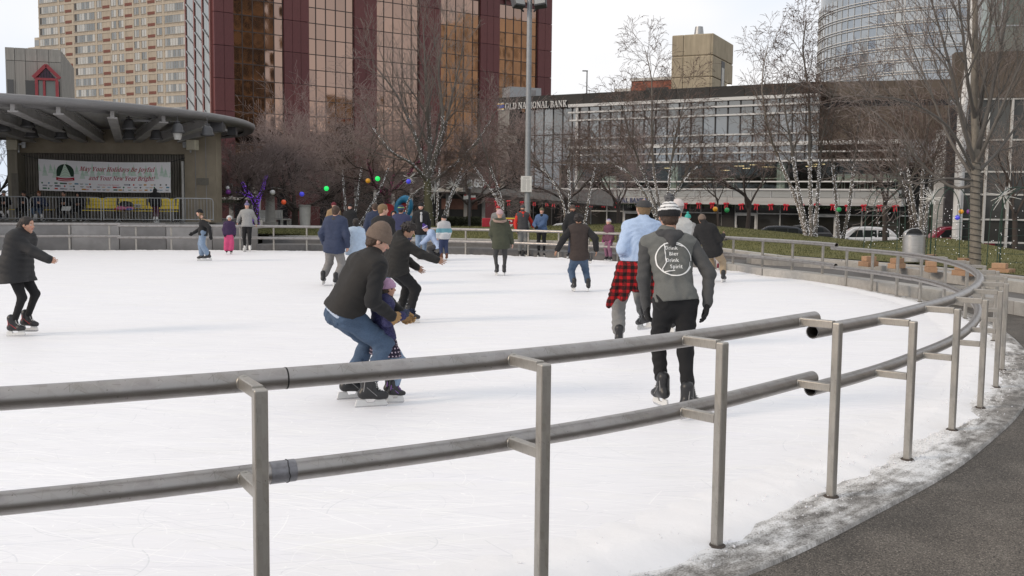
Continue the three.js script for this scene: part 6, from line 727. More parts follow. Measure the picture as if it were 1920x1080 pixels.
function sdfMesh(prims, cell, o = {}) {                    // naive surface nets on a grid filled prim by prim
  const lo = [1e9, 1e9, 1e9], hi = [-1e9, -1e9, -1e9]; for (const p of prims) if (!p.sub) for (let i = 0; i < 3; i++) { lo[i] = Math.min(lo[i], p.lo[i]); hi[i] = Math.max(hi[i], p.hi[i]); }
  const pd = cell * 3 + (o.amp ?? 0); for (let i = 0; i < 3; i++) { lo[i] -= pd; hi[i] += pd; }
  const n = [0, 1, 2].map((i) => Math.ceil((hi[i] - lo[i]) / cell) + 1), [nx, ny, nz] = n, F = new Float32Array(nx * ny * nz).fill(9);
  for (const p of prims) {
    const e = cell * 2.5 + p.k + (o.amp ?? 0), s = [0, 1, 2].map((i) => Math.max(0, Math.floor((p.lo[i] - e - lo[i]) / cell))), t = [0, 1, 2].map((i) => Math.min(n[i] - 1, Math.ceil((p.hi[i] + e - lo[i]) / cell)));
    for (let k = s[2]; k <= t[2]; k++) for (let j = s[1]; j <= t[1]; j++) { let id = (k * ny + j) * nx + s[0]; for (let i = s[0]; i <= t[0]; i++, id++) { const d = p.f(lo[0] + i * cell, lo[1] + j * cell, lo[2] + k * cell), c = F[id]; F[id] = p.sub ? (c > 8 ? c : -smin(-c, d, p.k)) : c > 8 ? d : smin(c, d, p.k); } }
  }
  if (o.disp || o.clip) for (let k = 0, id = 0; k < nz; k++) for (let j = 0; j < ny; j++) for (let i = 0; i < nx; i++, id++) { let d = F[id]; if (d > 8) continue; const x = lo[0] + i * cell, y = lo[1] + j * cell, z = lo[2] + k * cell; if (o.disp && Math.abs(d) < cell * 2 + (o.amp ?? 0)) d += o.disp(x, y, z); if (o.clip) d = Math.max(d, o.clip(x, y, z)); F[id] = d; }
  const idx = new Int32Array(nx * ny * nz).fill(-1), P = [], I = [], sy = nx, sz = nx * ny, C = [0, 1, sy, sy + 1, sz, sz + 1, sz + sy, sz + sy + 1], E = [[0, 1], [2, 3], [4, 5], [6, 7], [0, 2], [1, 3], [4, 6], [5, 7], [0, 4], [1, 5], [2, 6], [3, 7]];
  for (let k = 0; k < nz - 1; k++) for (let j = 0; j < ny - 1; j++) for (let i = 0; i < nx - 1; i++) {
    const id = k * sz + j * sy + i; let m = 0; for (let q = 0; q < 8; q++) if (F[id + C[q]] < 0) m |= 1 << q; if (m === 0 || m === 255) continue;
    let x = 0, y = 0, z = 0, c = 0; for (const [a, b] of E) if (((m >> a) & 1) !== ((m >> b) & 1)) { const fa = F[id + C[a]], fb = F[id + C[b]], t = fa / (fa - fb); x += (a & 1) + ((b & 1) - (a & 1)) * t; y += ((a >> 1) & 1) + (((b >> 1) & 1) - ((a >> 1) & 1)) * t; z += (a >> 2) + ((b >> 2) - (a >> 2)) * t; c++; }
    idx[id] = P.length / 3; P.push(lo[0] + (i + x / c) * cell, lo[1] + (j + y / c) * cell, lo[2] + (k + z / c) * cell);
  }
  for (let k = 1; k < nz - 1; k++) for (let j = 1; j < ny - 1; j++) for (let i = 1; i < nx - 1; i++) {
    const id = k * sz + j * sy + i, in0 = F[id] < 0; for (const [s, a, b] of [[1, sy, sz], [sy, sz, 1], [sz, 1, sy]]) { const in1 = F[id + s] < 0; if (in0 === in1) continue; const v0 = idx[id], v1 = idx[id - a], v2 = idx[id - a - b], v3 = idx[id - b]; if (v0 < 0 || v1 < 0 || v2 < 0 || v3 < 0) continue; in0 ? I.push(v0, v1, v2, v0, v2, v3) : I.push(v0, v2, v1, v0, v3, v2); }
  }
  const g = new THREE.BufferGeometry(); g.setAttribute('position', new THREE.Float32BufferAttribute(P, 3)); g.setIndex(I); g.computeVertexNormals();
  if (o.color) { const c = []; for (let i = 0; i < P.length; i += 3) c.push(...o.color(P[i], P[i + 1], P[i + 2])); g.setAttribute('color', new THREE.Float32BufferAttribute(c, 3)); }
  return g;
}
function ik(a, t, l1, l2, hint) { const v = t.clone().sub(a); let L = v.length(); const mx = (l1 + l2) * 0.995; if (L > mx) { v.multiplyScalar(mx / L); L = mx; } const e = a.clone().add(v), c = (l1 * l1 - l2 * l2 + L * L) / (2 * L), h = Math.sqrt(Math.max(0, l1 * l1 - c * c)), d = v.clone().normalize(), p = hint.clone().addScaledVector(d, -hint.dot(d)).normalize(); return { mid: a.clone().addScaledVector(d, c).addScaledVector(p, h), end: e }; }
const skinM = new THREE.MeshStandardMaterial({ vertexColors: true, roughness: 0.55 }), dyedM = new THREE.MeshStandardMaterial({ vertexColors: true, roughness: 0.9, bumpMap: rep(TX.cloth, 0.25), bumpScale: 0.002 });
const fabric = (c, o = {}) => mat(c, { tx: o.tx ?? 'cloth', size: o.size ?? 0.35, rough: o.rough ?? 0.85, gain: 1.12, bump: o.bump ?? 0.0015 });
const FB = { black: fabric([0.009, 0.009, 0.0105], { rough: 0.9 }), black2: fabric([0.015, 0.015, 0.0165], { rough: 0.9 }), navy: fabric([0.030, 0.042, 0.085]), grey: fabric([0.22, 0.22, 0.215]), dgrey: fabric([0.055, 0.055, 0.058]), denim: fabric([0.075, 0.125, 0.21], { tx: 'denim', size: 0.5 }), ldenim: fabric([0.27, 0.37, 0.52], { tx: 'denim', size: 0.5 }), khaki: fabric([0.40, 0.31, 0.21]), plastic: mat([0.62, 0.62, 0.61], { tx: null, rough: 0.4 }), blade: mat([0.55, 0.55, 0.56], { tx: null, rough: 0.25, metal: 0.8 }), boot: mat([0.02, 0.02, 0.022], { tx: 'grain', size: 0.1, rough: 0.4 }), whiteboot: mat([0.68, 0.67, 0.65], { tx: null, rough: 0.45 }), lace: mat([0.6, 0.6, 0.58], { tx: null }) };
const SK = { pale: [0.56, 0.33, 0.25], warm: [0.48, 0.27, 0.19], tan: [0.34, 0.185, 0.12], brown: [0.20, 0.10, 0.065] };
const HAIR = { dark: [0.018, 0.012, 0.01], brown: [0.055, 0.03, 0.018], light: [0.20, 0.125, 0.06], red: [0.16, 0.06, 0.025], blond: [0.36, 0.25, 0.12], grey: [0.3, 0.29, 0.28] };
const hairM = {}; for (const k in HAIR) hairM[k] = mat(HAIR[k], { tx: 'streak', size: 0.08, rough: 0.6, gain: 1.2 });

const bladeG = (() => { const s = new THREE.Shape(); s.moveTo(-0.135, 0.018); s.lineTo(-0.12, 0.004); s.quadraticCurveTo(0, -0.003, 0.125, 0.005); s.quadraticCurveTo(0.15, 0.01, 0.152, 0.03); s.lineTo(0.14, 0.032); s.lineTo(-0.13, 0.032); return shared(new THREE.ExtrudeGeometry(s, { depth: 0.005, bevelEnabled: false }).translate(0, 0, -0.0025).rotateY(-Math.PI / 2)); })();
const holderG = (() => { const s = new THREE.Shape(); s.moveTo(-0.13, 0.026); s.lineTo(0.145, 0.026); s.lineTo(0.14, 0.045); s.lineTo(0.12, 0.078); s.lineTo(0.055, 0.078); s.lineTo(0.035, 0.048); s.lineTo(-0.03, 0.046); s.lineTo(-0.045, 0.078); s.lineTo(-0.115, 0.078); return shared(new THREE.ExtrudeGeometry(s, { depth: 0.012, bevelEnabled: true, bevelSize: 0.004, bevelThickness: 0.004, bevelSegments: 2 }).translate(0, 0, -0.006).rotateY(-Math.PI / 2)); })();

function handPrims(w, dir, palm, s, curl, side, fat) {      // palm with four unequal fingers and a thumb
  const d = dir.clone().normalize(), n = palm.clone().addScaledVector(d, -palm.dot(d)).normalize(), a = d.clone().cross(n).multiplyScalar(side), P = [], at = (u, v, q) => w.clone().addScaledVector(d, u * s).addScaledVector(a, v * s).addScaledVector(n, q * s);
  for (let i = 0; i < 4; i++) { const v = (1.5 - i) * 0.021; P.push(cone(at(0, v * 0.6, 0), at(0.085 - 0.006 * Math.abs(i - 1), v, 0), (0.019 + fat) * s, (0.0135 + fat) * s, 0.012)); }
  [0.074, 0.082, 0.076, 0.058].forEach((L, i) => { let p = [0.085 - 0.006 * Math.abs(i - 1), (1.5 - i) * 0.0225, 0], ang = curl * 0.5 + i * 0.05; for (let k = 0; k < 3; k++) { const l = L * [0.45, 0.32, 0.26][k], q = [p[0] + Math.cos(ang) * l, p[1] + (1.5 - i) * 0.002, p[2] + Math.sin(ang) * l]; P.push(cone(at(...p), at(...q), (0.0098 - k * 0.001 + fat) * s, (0.009 - k * 0.001 + fat) * s, 0.004)); p = q; ang += curl * 0.6; } });
  P.push(cone(at(0.02, 0.028, 0.004), at(0.058, 0.052, 0.016), (0.016 + fat) * s, (0.0115 + fat) * s, 0.01), cone(at(0.058, 0.052, 0.016), at(0.092, 0.058, 0.026), (0.011 + fat) * s, (0.009 + fat) * s, 0.006)); return P;
}
function person(label, o) {
  const H = o.H ?? 1.72, d = o.d, px = (a) => { const p = D(a[0], a[1], d + (a[2] ?? 0)); return p; }, floor = o.floor ?? 0, skate = o.skates === undefined ? 'black' : o.skates, lift = skate ? 0.075 : 0.01, c = THREE.MathUtils.degToRad;
  const cell = Math.max(0.0115, Math.min(0.027, d * 0.00105)), yaw = c(o.yaw ?? 0);
  // automatic standing pose from top and foot pixels
  const top = o.top, foot = o.foot; let base, A = {};
  if (top) { const f = V(D(foot[0], foot[1], d).x, floor, -d), tp = D(top[0], top[1], d); base = f; A = { pel: f.clone().lerp(tp, 0.53).setY(floor + lift + 0.525 * H), neck: V(tp.x, 0, tp.z).lerp(f, 0.08).setY(floor + lift + 0.835 * H), head: tp.clone().setY(floor + lift + 0.93 * H) }; }
  const W = (k) => o[k] && Array.isArray(o[k]) ? px(o[k]) : A[k];
  const pelW = W('pel'); base = V(pelW.x, floor, pelW.z);
  const t = thing('person', label, 'person', [base.x, base.y, base.z], yaw), inv = (p) => p.clone().sub(base).applyAxisAngle(V(0, 1, 0), -yaw);
  const pel = inv(pelW), neck = inv(W('neck')), head = inv(W('head')), S = H / 1.75, fem = o.slim ?? 0, hs = o.headScale ?? 1, wd = o.wide ?? 1;
  const sy = c(o.twist ?? 0), lx = V(1, 0, 0), sx = V(Math.cos(sy), o.tilt ?? 0, -Math.sin(sy)).normalize(), spine = neck.clone().sub(pel).normalize(), fwd = sx.clone().cross(spine).normalize();
  const hipW = 0.082 * S * (1 + 0.1 * fem), shW = (0.172 - 0.022 * fem) * S * (o.broad ?? 1), sh = (s) => neck.clone().addScaledVector(sx, s * shW).addScaledVector(spine, -0.072 * S), hip = (s) => pel.clone().addScaledVector(lx, s * hipW).add(V(0, -0.02 * S, 0));
  const legs = {}, arms = {}, u1 = 0.243 * H, u2 = 0.235 * H, a1 = 0.172 * H, a2 = 0.148 * H;
  for (const [k, s] of [['L', 1], ['R', -1]]) {
    const fo = o['f' + k], ft = fo && fo.length > 1 && !fo.rel ? inv(px(fo)) : V(s * (o.stance ?? 0.095) * S, 0, 0.0 + s * (o.stagger ?? 0.03));
    const pitch = c(o['fp' + k] ?? 0), fy = c(o['fy' + k] ?? s * 10), fd = V(Math.sin(fy) * Math.cos(pitch), -Math.sin(pitch), Math.cos(fy) * Math.cos(pitch)), fx = V(Math.cos(fy), 0, -Math.sin(fy)), up = fd.clone().cross(fx).normalize();
    const soleY = fo ? Math.max(0, ft.y) : 0; ft.y = soleY; const ank = ft.clone().addScaledVector(up, lift + 0.085 * S).addScaledVector(fd, 0); const q = ik(hip(s), ank, u1, u2, (o['kn' + k] ? V(...o['kn' + k]) : V(s * 0.15, 0, 1))); legs[k] = { hip: hip(s), knee: q.mid, ank: q.end, fd, up, fx: up.clone().cross(fd).normalize(), s };
    const ho = o['h' + k], ht = ho ? inv(px(ho)) : sh(s).add(V(s * 0.07 * S, -0.30 * H, 0.05)); const r = ik(sh(s), ht, a1, a2, o['el' + k] ? V(...o['el' + k]) : V(s * 0.6, -0.3, -0.8)); arms[k] = { sh: sh(s), el: r.mid, wr: r.end, s };
  }
  const seat = o.seated;
  // head frame
  const hy = c(o.headYaw ?? 0), hp = c(o.headPitch ?? 0), hr = c(o.headRoll ?? 0), q = new THREE.Quaternion().setFromEuler(new THREE.Euler(hp, hy, hr, 'YXZ')), hf = { x: V(1, 0, 0).applyQuaternion(q), y: V(0, 1, 0).applyQuaternion(q), z: V(0, 0, 1).applyQuaternion(q) }, hh = 0.132 * H * hs * (1 + 0.0), HP = (x, y, z) => head.clone().addScaledVector(hf.x, x * hh).addScaledVector(hf.y, y * hh).addScaledVector(hf.z, z * hh), HL = (x, y, z) => { const vx = x - head.x, vy = y - head.y, vz = z - head.z; return [(vx * hf.x.x + vy * hf.x.y + vz * hf.x.z) / hh, (vx * hf.y.x + vy * hf.y.y + vz * hf.y.z) / hh, (vx * hf.z.x + vy * hf.z.y + vz * hf.z.z) / hh]; }, R3 = (a, b, e) => [a * hh, b * hh, e * hh];
  const nb = neck.clone().addScaledVector(spine, -0.02 * S), sk = SK[o.skin ?? 'pale'], hc = HAIR[o.hair ?? 'brown'];
  const hpr = [ell(HP(0, 0.12, -0.05), R3(0.335, 0.375, 0.415), hf), ell(HP(0, -0.14, 0.07), R3(0.26, 0.33, 0.285), hf, 0.03 * hh / 0.23), cone(HP(0, -0.40, 0.19), HP(0, -0.42, 0.22), 0.085 * hh, 0.08 * hh, 0.015), cone(HP(0, 0.03, 0.325), HP(0, -0.105, 0.405), 0.03 * hh, 0.056 * hh, 0.008), cone(HP(-0.14, 0.09, 0.27), HP(0.14, 0.09, 0.27), 0.055 * hh, 0.055 * hh, 0.012), cone(HP(-0.15, -0.1, 0.2), HP(-0.15, -0.12, 0.18), 0.1 * hh, 0.1 * hh, 0.015), cone(HP(0.15, -0.1, 0.2), HP(0.15, -0.12, 0.18), 0.1 * hh, 0.1 * hh, 0.015), ell(HP(0, -0.235, 0.325), R3(0.095, 0.04, 0.04), hf, 0.004), ell(HP(0.135, 0.02, 0.37), R3(0.07, 0.05, 0.06), hf, 0.012, true), ell(HP(-0.135, 0.02, 0.37), R3(0.07, 0.05, 0.06), hf, 0.012, true), ell(HP(0.135, 0.015, 0.285), R3(0.06, 0.05, 0.055), hf, 0.003), ell(HP(-0.135, 0.015, 0.285), R3(0.06, 0.05, 0.055), hf, 0.003), ell(HP(0.335, -0.03, -0.02), R3(0.035, 0.11, 0.07), hf, 0.006), ell(HP(-0.335, -0.03, -0.02), R3(0.035, 0.11, 0.07), hf, 0.006), cone(HP(0, -0.28, -0.1), nb, 0.056 * S * (1 - 0.15 * fem), 0.066 * S, 0.02)];
  const faceC = (x, y, z) => { const [a, b, e] = HL(x, y, z); if (b < -0.55 || e < 0.1) return sk; if (Math.abs(b + 0.235) < 0.045 && Math.abs(a) < 0.1 && e > 0.28) return [sk[0] * 0.8, sk[1] * 0.5, sk[2] * 0.55]; const ex = Math.abs(a) - 0.135; if (e > 0.26 && Math.abs(ex) < 0.055 && Math.abs(b - 0.015) < 0.03) return Math.abs(ex) < 0.022 ? [0.03, 0.02, 0.015] : [0.5, 0.46, 0.43]; if (e > 0.2 && Math.abs(ex) < 0.075 && Math.abs(b - 0.115) < 0.022) return hc; if (o.beard && (b < -0.16 && e > -0.05)) return hc; if (e > 0.2 && Math.abs(ex - 0.02) < 0.07 && Math.abs(b + 0.1) < 0.07) return [sk[0] * 1.05, sk[1] * 0.85, sk[2] * 0.85]; return sk; };
  const torso = (e, e2 = e) => [cone(arms.L.sh, arms.R.sh, 0.05 * S + e * 0.7, 0.05 * S + e * 0.7, 0.05), cone(nb, arms.L.sh, 0.05 * S + e * 0.6, 0.046 * S + e * 0.6, 0.04), cone(nb, arms.R.sh, 0.05 * S + e * 0.6, 0.046 * S + e * 0.6, 0.04), cone(neck.clone().addScaledVector(spine, -0.10 * S).addScaledVector(sx, 0.075 * S * wd), pel.clone().addScaledVector(spine, 0.1 * S).addScaledVector(lx, 0.055 * S * wd), 0.105 * S * wd + e, 0.095 * S * wd + e2, 0.07), cone(neck.clone().addScaledVector(spine, -0.10 * S).addScaledVector(sx, -0.075 * S * wd), pel.clone().addScaledVector(spine, 0.1 * S).addScaledVector(lx, -0.055 * S * wd), 0.105 * S * wd + e, 0.095 * S * wd + e2, 0.07), cone(pel.clone().addScaledVector(lx, 0.06 * S * wd), pel.clone().addScaledVector(lx, -0.06 * S * wd), 0.108 * S * wd + e2, 0.108 * S * wd + e2, 0.06), cone(nb, neck.clone().addScaledVector(spine, -0.07 * S), 0.06 * S + e * 0.5, 0.1 * S + e, 0.05)];
  const armP = (e, w = 1) => ['L', 'R'].flatMap((k) => { const a = arms[k]; return [cone(a.sh, a.el, 0.052 * S + e * 0.9, 0.045 * S + e * w, 0.04), cone(a.el, a.wr, 0.044 * S + e * w, 0.029 * S + e * w, 0.025)]; });
  const legP = (e, flare = 0, upTo = 1) => ['L', 'R'].flatMap((k) => { const l = legs[k], end = l.knee.clone().lerp(l.ank, upTo); return [cone(l.hip, l.knee, 0.088 * S * Math.sqrt(wd) + e, 0.056 * S + e + flare * 0.4, 0.04), cone(l.knee, end, 0.055 * S + e + flare * 0.4, 0.040 * S + e + flare, 0.03)]; });
  // one continuous body: limbs and trunk, with finer head and hands
  const gs = [sdfMesh([...torso(-0.012), ...armP(-0.008), ...legP(-0.012), cone(nb, HP(0, -0.3, -0.1), 0.055 * S, 0.05 * S, 0.03)], Math.max(0.026, cell * 1.3), { color: () => sk }), sdfMesh(hpr, Math.max(0.0055, cell * 0.5), { color: faceC })];
  const hands = {}; for (const k of ['L', 'R']) { const a = arms[k], dr = a.wr.clone().sub(a.el).normalize(); if (o['hd' + k]) dr.copy(V(...o['hd' + k])).normalize(); hands[k] = handPrims(a.wr, dr, o['palm' + k] ? V(...o['palm' + k]) : V(-a.s, 0.1, 0.2), S * (o.handScale ?? 1), o.curl ?? 0.45, k === 'L' ? -1 : 1, o.gloves ? 0.0035 : 0); if (!o.gloves && !o.noHands) gs.push(sdfMesh([...hands[k], cone(a.el.clone().lerp(a.wr, 0.7), a.wr, 0.026 * S, 0.024 * S, 0.01)], Math.max(0.005, Math.min(0.009, cell * 0.5)), { color: () => sk })); }
  mesh('body', gs, skinM, t);
  if (o.gloves) for (const k of ['L', 'R']) mesh('glove', sdfMesh([...hands[k], cone(arms[k].el.clone().lerp(arms[k].wr, 0.8), arms[k].wr, 0.036 * S, 0.03 * S, 0.01)], Math.max(0.005, Math.min(0.009, cell * 0.5))), o.gloves, t);
  // trousers
  const fold = (amp, f = 9, sd = 1) => (x, y, z) => amp * (1.7 * fbm(x * f + sd, y * f * 0.8, z * f, 2) - 0.85) + amp * 0.55 * Math.sin((y * 1.0 + 0.35 * fbm(x * 6, y * 3, z * 6 + sd, 2)) * 70 + x * 16);
  const pt_ = o.pants ?? { m: FB.black2 }; mesh('trousers', sdfMesh([...legP(pt_.e ?? 0.012, pt_.flare ?? 0, pt_.upTo ?? (skate ? 0.76 : 0.95)), cone(hip(1), hip(-1), 0.105 * S * Math.sqrt(wd), 0.105 * S * Math.sqrt(wd), 0.05), cone(pel.clone().addScaledVector(lx, 0.05 * S * wd).addScaledVector(spine, 0.06 * S), pel.clone().addScaledVector(lx, -0.05 * S * wd).addScaledVector(spine, 0.06 * S), 0.098 * S * wd, 0.098 * S * wd, 0.05)], cell, { amp: 0.012, disp: fold(pt_.fold ?? 0.007, 8, 3), color: pt_.color }), pt_.m, t);
  if (pt_.pockets) for (const s of [1, -1]) mesh('back_pocket', sdfMesh([ell(pel.clone().add(V(s * 0.075 * S, -0.05 * S, -0.098 * S)), [0.052 * S, 0.06 * S, 0.022], null, 0.01)], 0.008), pt_.m, t);
  // upper garment
  const j = o.jacket, hem = j.hem ?? 0.1, e = j.e ?? 0.018, thighDir = legs.L.knee.clone().add(legs.R.knee).multiplyScalar(0.5).sub(pel).normalize(), down = spine.clone().multiplyScalar(-1).lerp(thighDir, seat ? 0.3 : j.follow ?? 0.5).normalize(), he = pel.clone().addScaledVector(down, hem * H), fl = j.flare ?? 0.01;
  const jp = [...torso(e, e + (j.belly ?? 0)), ...(hem > 0 ? [1, -1].map((s) => cone(pel.clone().addScaledVector(lx, s * 0.055 * S * wd), he.clone().addScaledVector(lx, s * (0.06 * S * wd + fl)).addScaledVector(down, 0.08), 0.108 * S * wd + e, 0.108 * S * wd + e + fl, 0.06)) : []), ...(j.extra ? j.extra({ pel, neck, spine, fwd, sx, lx, S, he, V, cone, arms }) : [])];
  const sl = armP(e, j.sleeve ?? 0.9), disp = j.quilt ? (x, y, z) => { const u = ((x - neck.x) * spine.x + (y - neck.y) * spine.y + (z - neck.z) * spine.z) / (j.quilt) + 0.15 * fbm(x * 9, y * 9, z * 9, 2); return -0.010 * Math.pow(Math.abs(Math.sin(u * Math.PI)), 0.6) + 0.006 + 0.004 * (fbm(x * 22, y * 22, z * 22, 2) - 0.5); } : fold(j.fold ?? 0.009, 7, 5);
  const hemN = down, clip = (x, y, z) => (x - he.x) * hemN.x + (y - he.y) * hemN.y + (z - he.z) * hemN.z;
  const hood = j.hood ? [cone(nb.clone().addScaledVector(fwd, -0.05 * S).addScaledVector(sx, 0.07 * S), nb.clone().addScaledVector(fwd, -0.05 * S).addScaledVector(sx, -0.07 * S), 0.058 * S, 0.058 * S, 0.04), cone(nb.clone().addScaledVector(fwd, -0.085 * S).addScaledVector(spine, -0.03 * S), nb.clone().addScaledVector(fwd, -0.095 * S).addScaledVector(spine, -0.075 * S), 0.06 * S, 0.045 * S, 0.04)] : [], collar = j.collar ? [cone(nb.clone().addScaledVector(spine, 0.02 * S), nb.clone().addScaledVector(spine, 0.03 * S + j.collar), 0.072 * S + e * 0.3, 0.07 * S + e * 0.3, 0.03)] : [];
  const neckHole = [];
  if (j.vest) { mesh('vest', sdfMesh([...jp, ...collar, ...hood], cell, { amp: 0.02, disp, clip, color: j.color }), j.m, t); mesh('sleeves', sdfMesh([...armP(e * 0.8, 0.9), cone(arms.L.sh, arms.R.sh, 0.05 * S + e * 0.6, 0.05 * S + e * 0.6, 0.05)], cell, { amp: 0.012, disp: fold(0.006, 9, 8) }), j.vest, t); }
  else if (j.sm) { mesh('jacket', sdfMesh([...jp, ...collar, ...(j.hoodM ? [] : hood)], cell, { amp: 0.02, disp, clip, color: j.color }), j.m, t); mesh('sleeves', sdfMesh(armP(e + 0.004, 0.95), cell, { amp: 0.012, disp: fold(0.006, 9, 8) }), j.sm, t); }
  else { const cl = (x, y, z) => { let m = 9; for (const k of ['L', 'R']) { const a = arms[k]; const dd = Math.hypot(x - a.wr.x, y - a.wr.y, z - a.wr.z); m = Math.min(m, dd); } return m < 0.13 * S ? -1 : clip(x, y, z); }; mesh(j.name ?? 'jacket', sdfMesh([...jp, ...sl, ...collar, ...(j.hoodM ? [] : hood)], cell, { amp: 0.02, disp, clip: cl, color: j.color }), j.m, t); }
  if (j.hoodM) mesh('hood', sdfMesh(hood, cell * 0.8, { amp: 0.01, disp: fold(0.006, 12, 2) }), j.hoodM, t);
  if (j.fur) { const pts = []; for (let i = 0; i <= 12; i++) { const a = Math.PI * (1 - i / 12 * 1.0) ; pts.push(nb.clone().addScaledVector(sx, Math.cos(a) * 0.17 * S).addScaledVector(fwd, -Math.sin(a) * 0.235 * S + 0.02).addScaledVector(spine, 0.035 * S - Math.sin(a) * 0.05 * S)); } mesh('fur_trim', sdfMesh(pts.slice(1).map((p, i) => cone(pts[i], p, 0.03 * S, 0.03 * S, 0.01)), cell * 0.6, { amp: 0.012, disp: (x, y, z) => 0.02 * (vnoise(x * 90, y * 90, z * 90) - 0.5) }), j.fur, t); }
  // hair and headwear
  const wob = (amp, f) => (x, y, z) => amp * (vnoise(x * f, y * f, z * f) - 0.5), hcell = Math.max(0.0055, cell * 0.55), cutFace = ell(HP(0, -0.16, 0.42), R3(0.31, 0.46, 0.34), hf, 0.01, true);
  if (o.hair && o.hairStyle !== 'none') { const st = o.hairStyle ?? 'short', hp2 = [ell(HP(0, 0.135, -0.06), R3(0.37, 0.40, 0.45), hf)]; if (st === 'curly') hp2.push(ell(HP(0, 0.2, -0.02), R3(0.47, 0.42, 0.52), hf, 0.02)); if (st === 'long' || st === 'pony') hp2.push(cone(HP(0, 0, -0.3), HP(0, -0.3, -0.3), 0.2 * hh, 0.14 * hh, 0.02)); if (st === 'long') hp2.push(cone(HP(0.22, 0, -0.1), HP(0.2, -0.75, 0.0), 0.13 * hh, 0.1 * hh, 0.02), cone(HP(-0.22, 0, -0.1), HP(-0.2, -0.75, 0.0), 0.13 * hh, 0.1 * hh, 0.02)); if (st === 'pony') hp2.push(cone(HP(0, 0.0, -0.5), HP(-0.04, -0.35, -0.62), 0.15 * hh, 0.14 * hh, 0.02), cone(HP(-0.04, -0.35, -0.62), HP(-0.06, -0.8, -0.62), 0.14 * hh, 0.06 * hh, 0.02)); if (st !== 'curly') hp2.push(ell(HP(0, -0.16, -0.22), R3(0.29, 0.22, 0.22), hf, 0.02)); hp2.push(cutFace); mesh('hair', sdfMesh(hp2, hcell, { amp: 0.02, clip: o.hat ? (x, y, z) => { const [a, b, e2] = HL(x, y, z); return (b - 0.14 - 0.12 * e2) * hh; } : undefined, disp: st === 'curly' ? wob(0.05, 55) : wob(0.012, 110) }), hairM[o.hair], t); }
  const hat = o.hat; if (hat) {
    const inY = (y0, sl2 = 0) => (x, y, z) => { const [a, b, e2] = HL(x, y, z); return (y0 + sl2 * e2 - b) * hh; }, gap = hat.loose ?? 0;
    if (hat.type === 'beanie') { const tall = hat.tall ?? 0.42, pr = [ell(HP(0, 0.14, -0.05), R3(0.385, tall, 0.455), hf)]; mesh('hat', sdfMesh(pr, hcell, { amp: 0.006, disp: hat.rib ? (x, y, z) => { const [a, b, e2] = HL(x, y, z); return 0.003 * Math.sin(Math.atan2(a, e2) * 46); } : wob(0.006, 60), clip: inY(0.06, hat.slope ?? 0.18), color: hat.color ? (x, y, z) => hat.color(HL(x, y, z)) : undefined }), hat.m, t);
      const cu = hat.cuff ?? 0.24; if (cu) mesh('hat_cuff', sdfMesh([ell(HP(0, 0.13, -0.05), R3(0.415, tall + 0.03, 0.485), hf)], hcell, { amp: 0.006, disp: hat.rib ? (x, y, z) => { const [a, b, e2] = HL(x, y, z); return 0.003 * Math.sin(Math.atan2(a, e2) * 46); } : undefined, clip: (x, y, z) => { const [a, b, e2] = HL(x, y, z), s2 = (hat.slope ?? 0.18) * e2; return Math.max(0.02 + s2 - b, b - s2 - 0.02 - cu) * hh; }, color: hat.color ? (x, y, z) => hat.color(HL(x, y, z)) : undefined }), hat.cm ?? hat.m, t);
      if (hat.pom) mesh('pompom', sdfMesh([ell(HP(0, 0.14 + tall + 0.1, -0.08), R3(0.17, 0.165, 0.17), hf)], Math.max(0.006, hcell), { amp: 0.02, disp: wob(0.04, 90) }), hat.pom, t); }
    if (hat.type === 'cap' || hat.type === 'flat') { mesh('hat', sdfMesh([ell(HP(0, 0.12, -0.05), R3(0.385, 0.42, 0.455), hf)], hcell, { clip: (x, y, z) => { const [a, b, e2] = HL(x, y, z); return Math.max(0.13 + 0.1 * e2 - b, b - (hat.topY ?? 9)) * hh; } }), hat.m, t); const br = hat.back ? -1 : 1; mesh('hat_brim', sdfMesh([ell(HP(0, 0.19, br * 0.42), R3(0.30, 0.05, 0.34), hf)], hcell), hat.cm ?? hat.m, t); }
    if (hat.type === 'helmet') mesh('helmet', sdfMesh([ell(HP(0, 0.12, -0.04), R3(0.48, 0.5, 0.56), hf)], hcell, { clip: (x, y, z) => { const [a, b, e2] = HL(x, y, z); return Math.max(-0.1 - b, e2 > 0.2 ? 0.22 - b : -9) * hh; } }), hat.m, t);
    if (hat.type === 'hood') mesh('hood', sdfMesh([ell(HP(0, 0.06, -0.06), R3(0.46, 0.52, 0.52), hf), cone(HP(0, -0.3, -0.2), nb.clone().addScaledVector(fwd, -0.03), 0.4 * hh, 0.42 * hh, 0.05), ell(HP(0, -0.06, 0.5), R3(0.3, 0.44, 0.36), hf, 0.02, true)], hcell * 1.2, { amp: 0.01, disp: fold(0.006, 10, 4) }), hat.m, t);
  }
  if (o.scarf) mesh('scarf', sdfMesh([cone(nb.clone().addScaledVector(sx, 0.05), nb.clone().addScaledVector(sx, -0.05), 0.075 * S, 0.075 * S, 0.03), cone(nb.clone().addScaledVector(fwd, -0.04), nb.clone().addScaledVector(fwd, 0.05), 0.07 * S, 0.075 * S, 0.03)], cell * 0.8, { amp: 0.01, disp: fold(0.006, 14, 6) }), o.scarf, t);
  if (o.skirt) o.skirt({ t, pel, he, S, lx, legs, cell, fold, spine, H, inv, px });
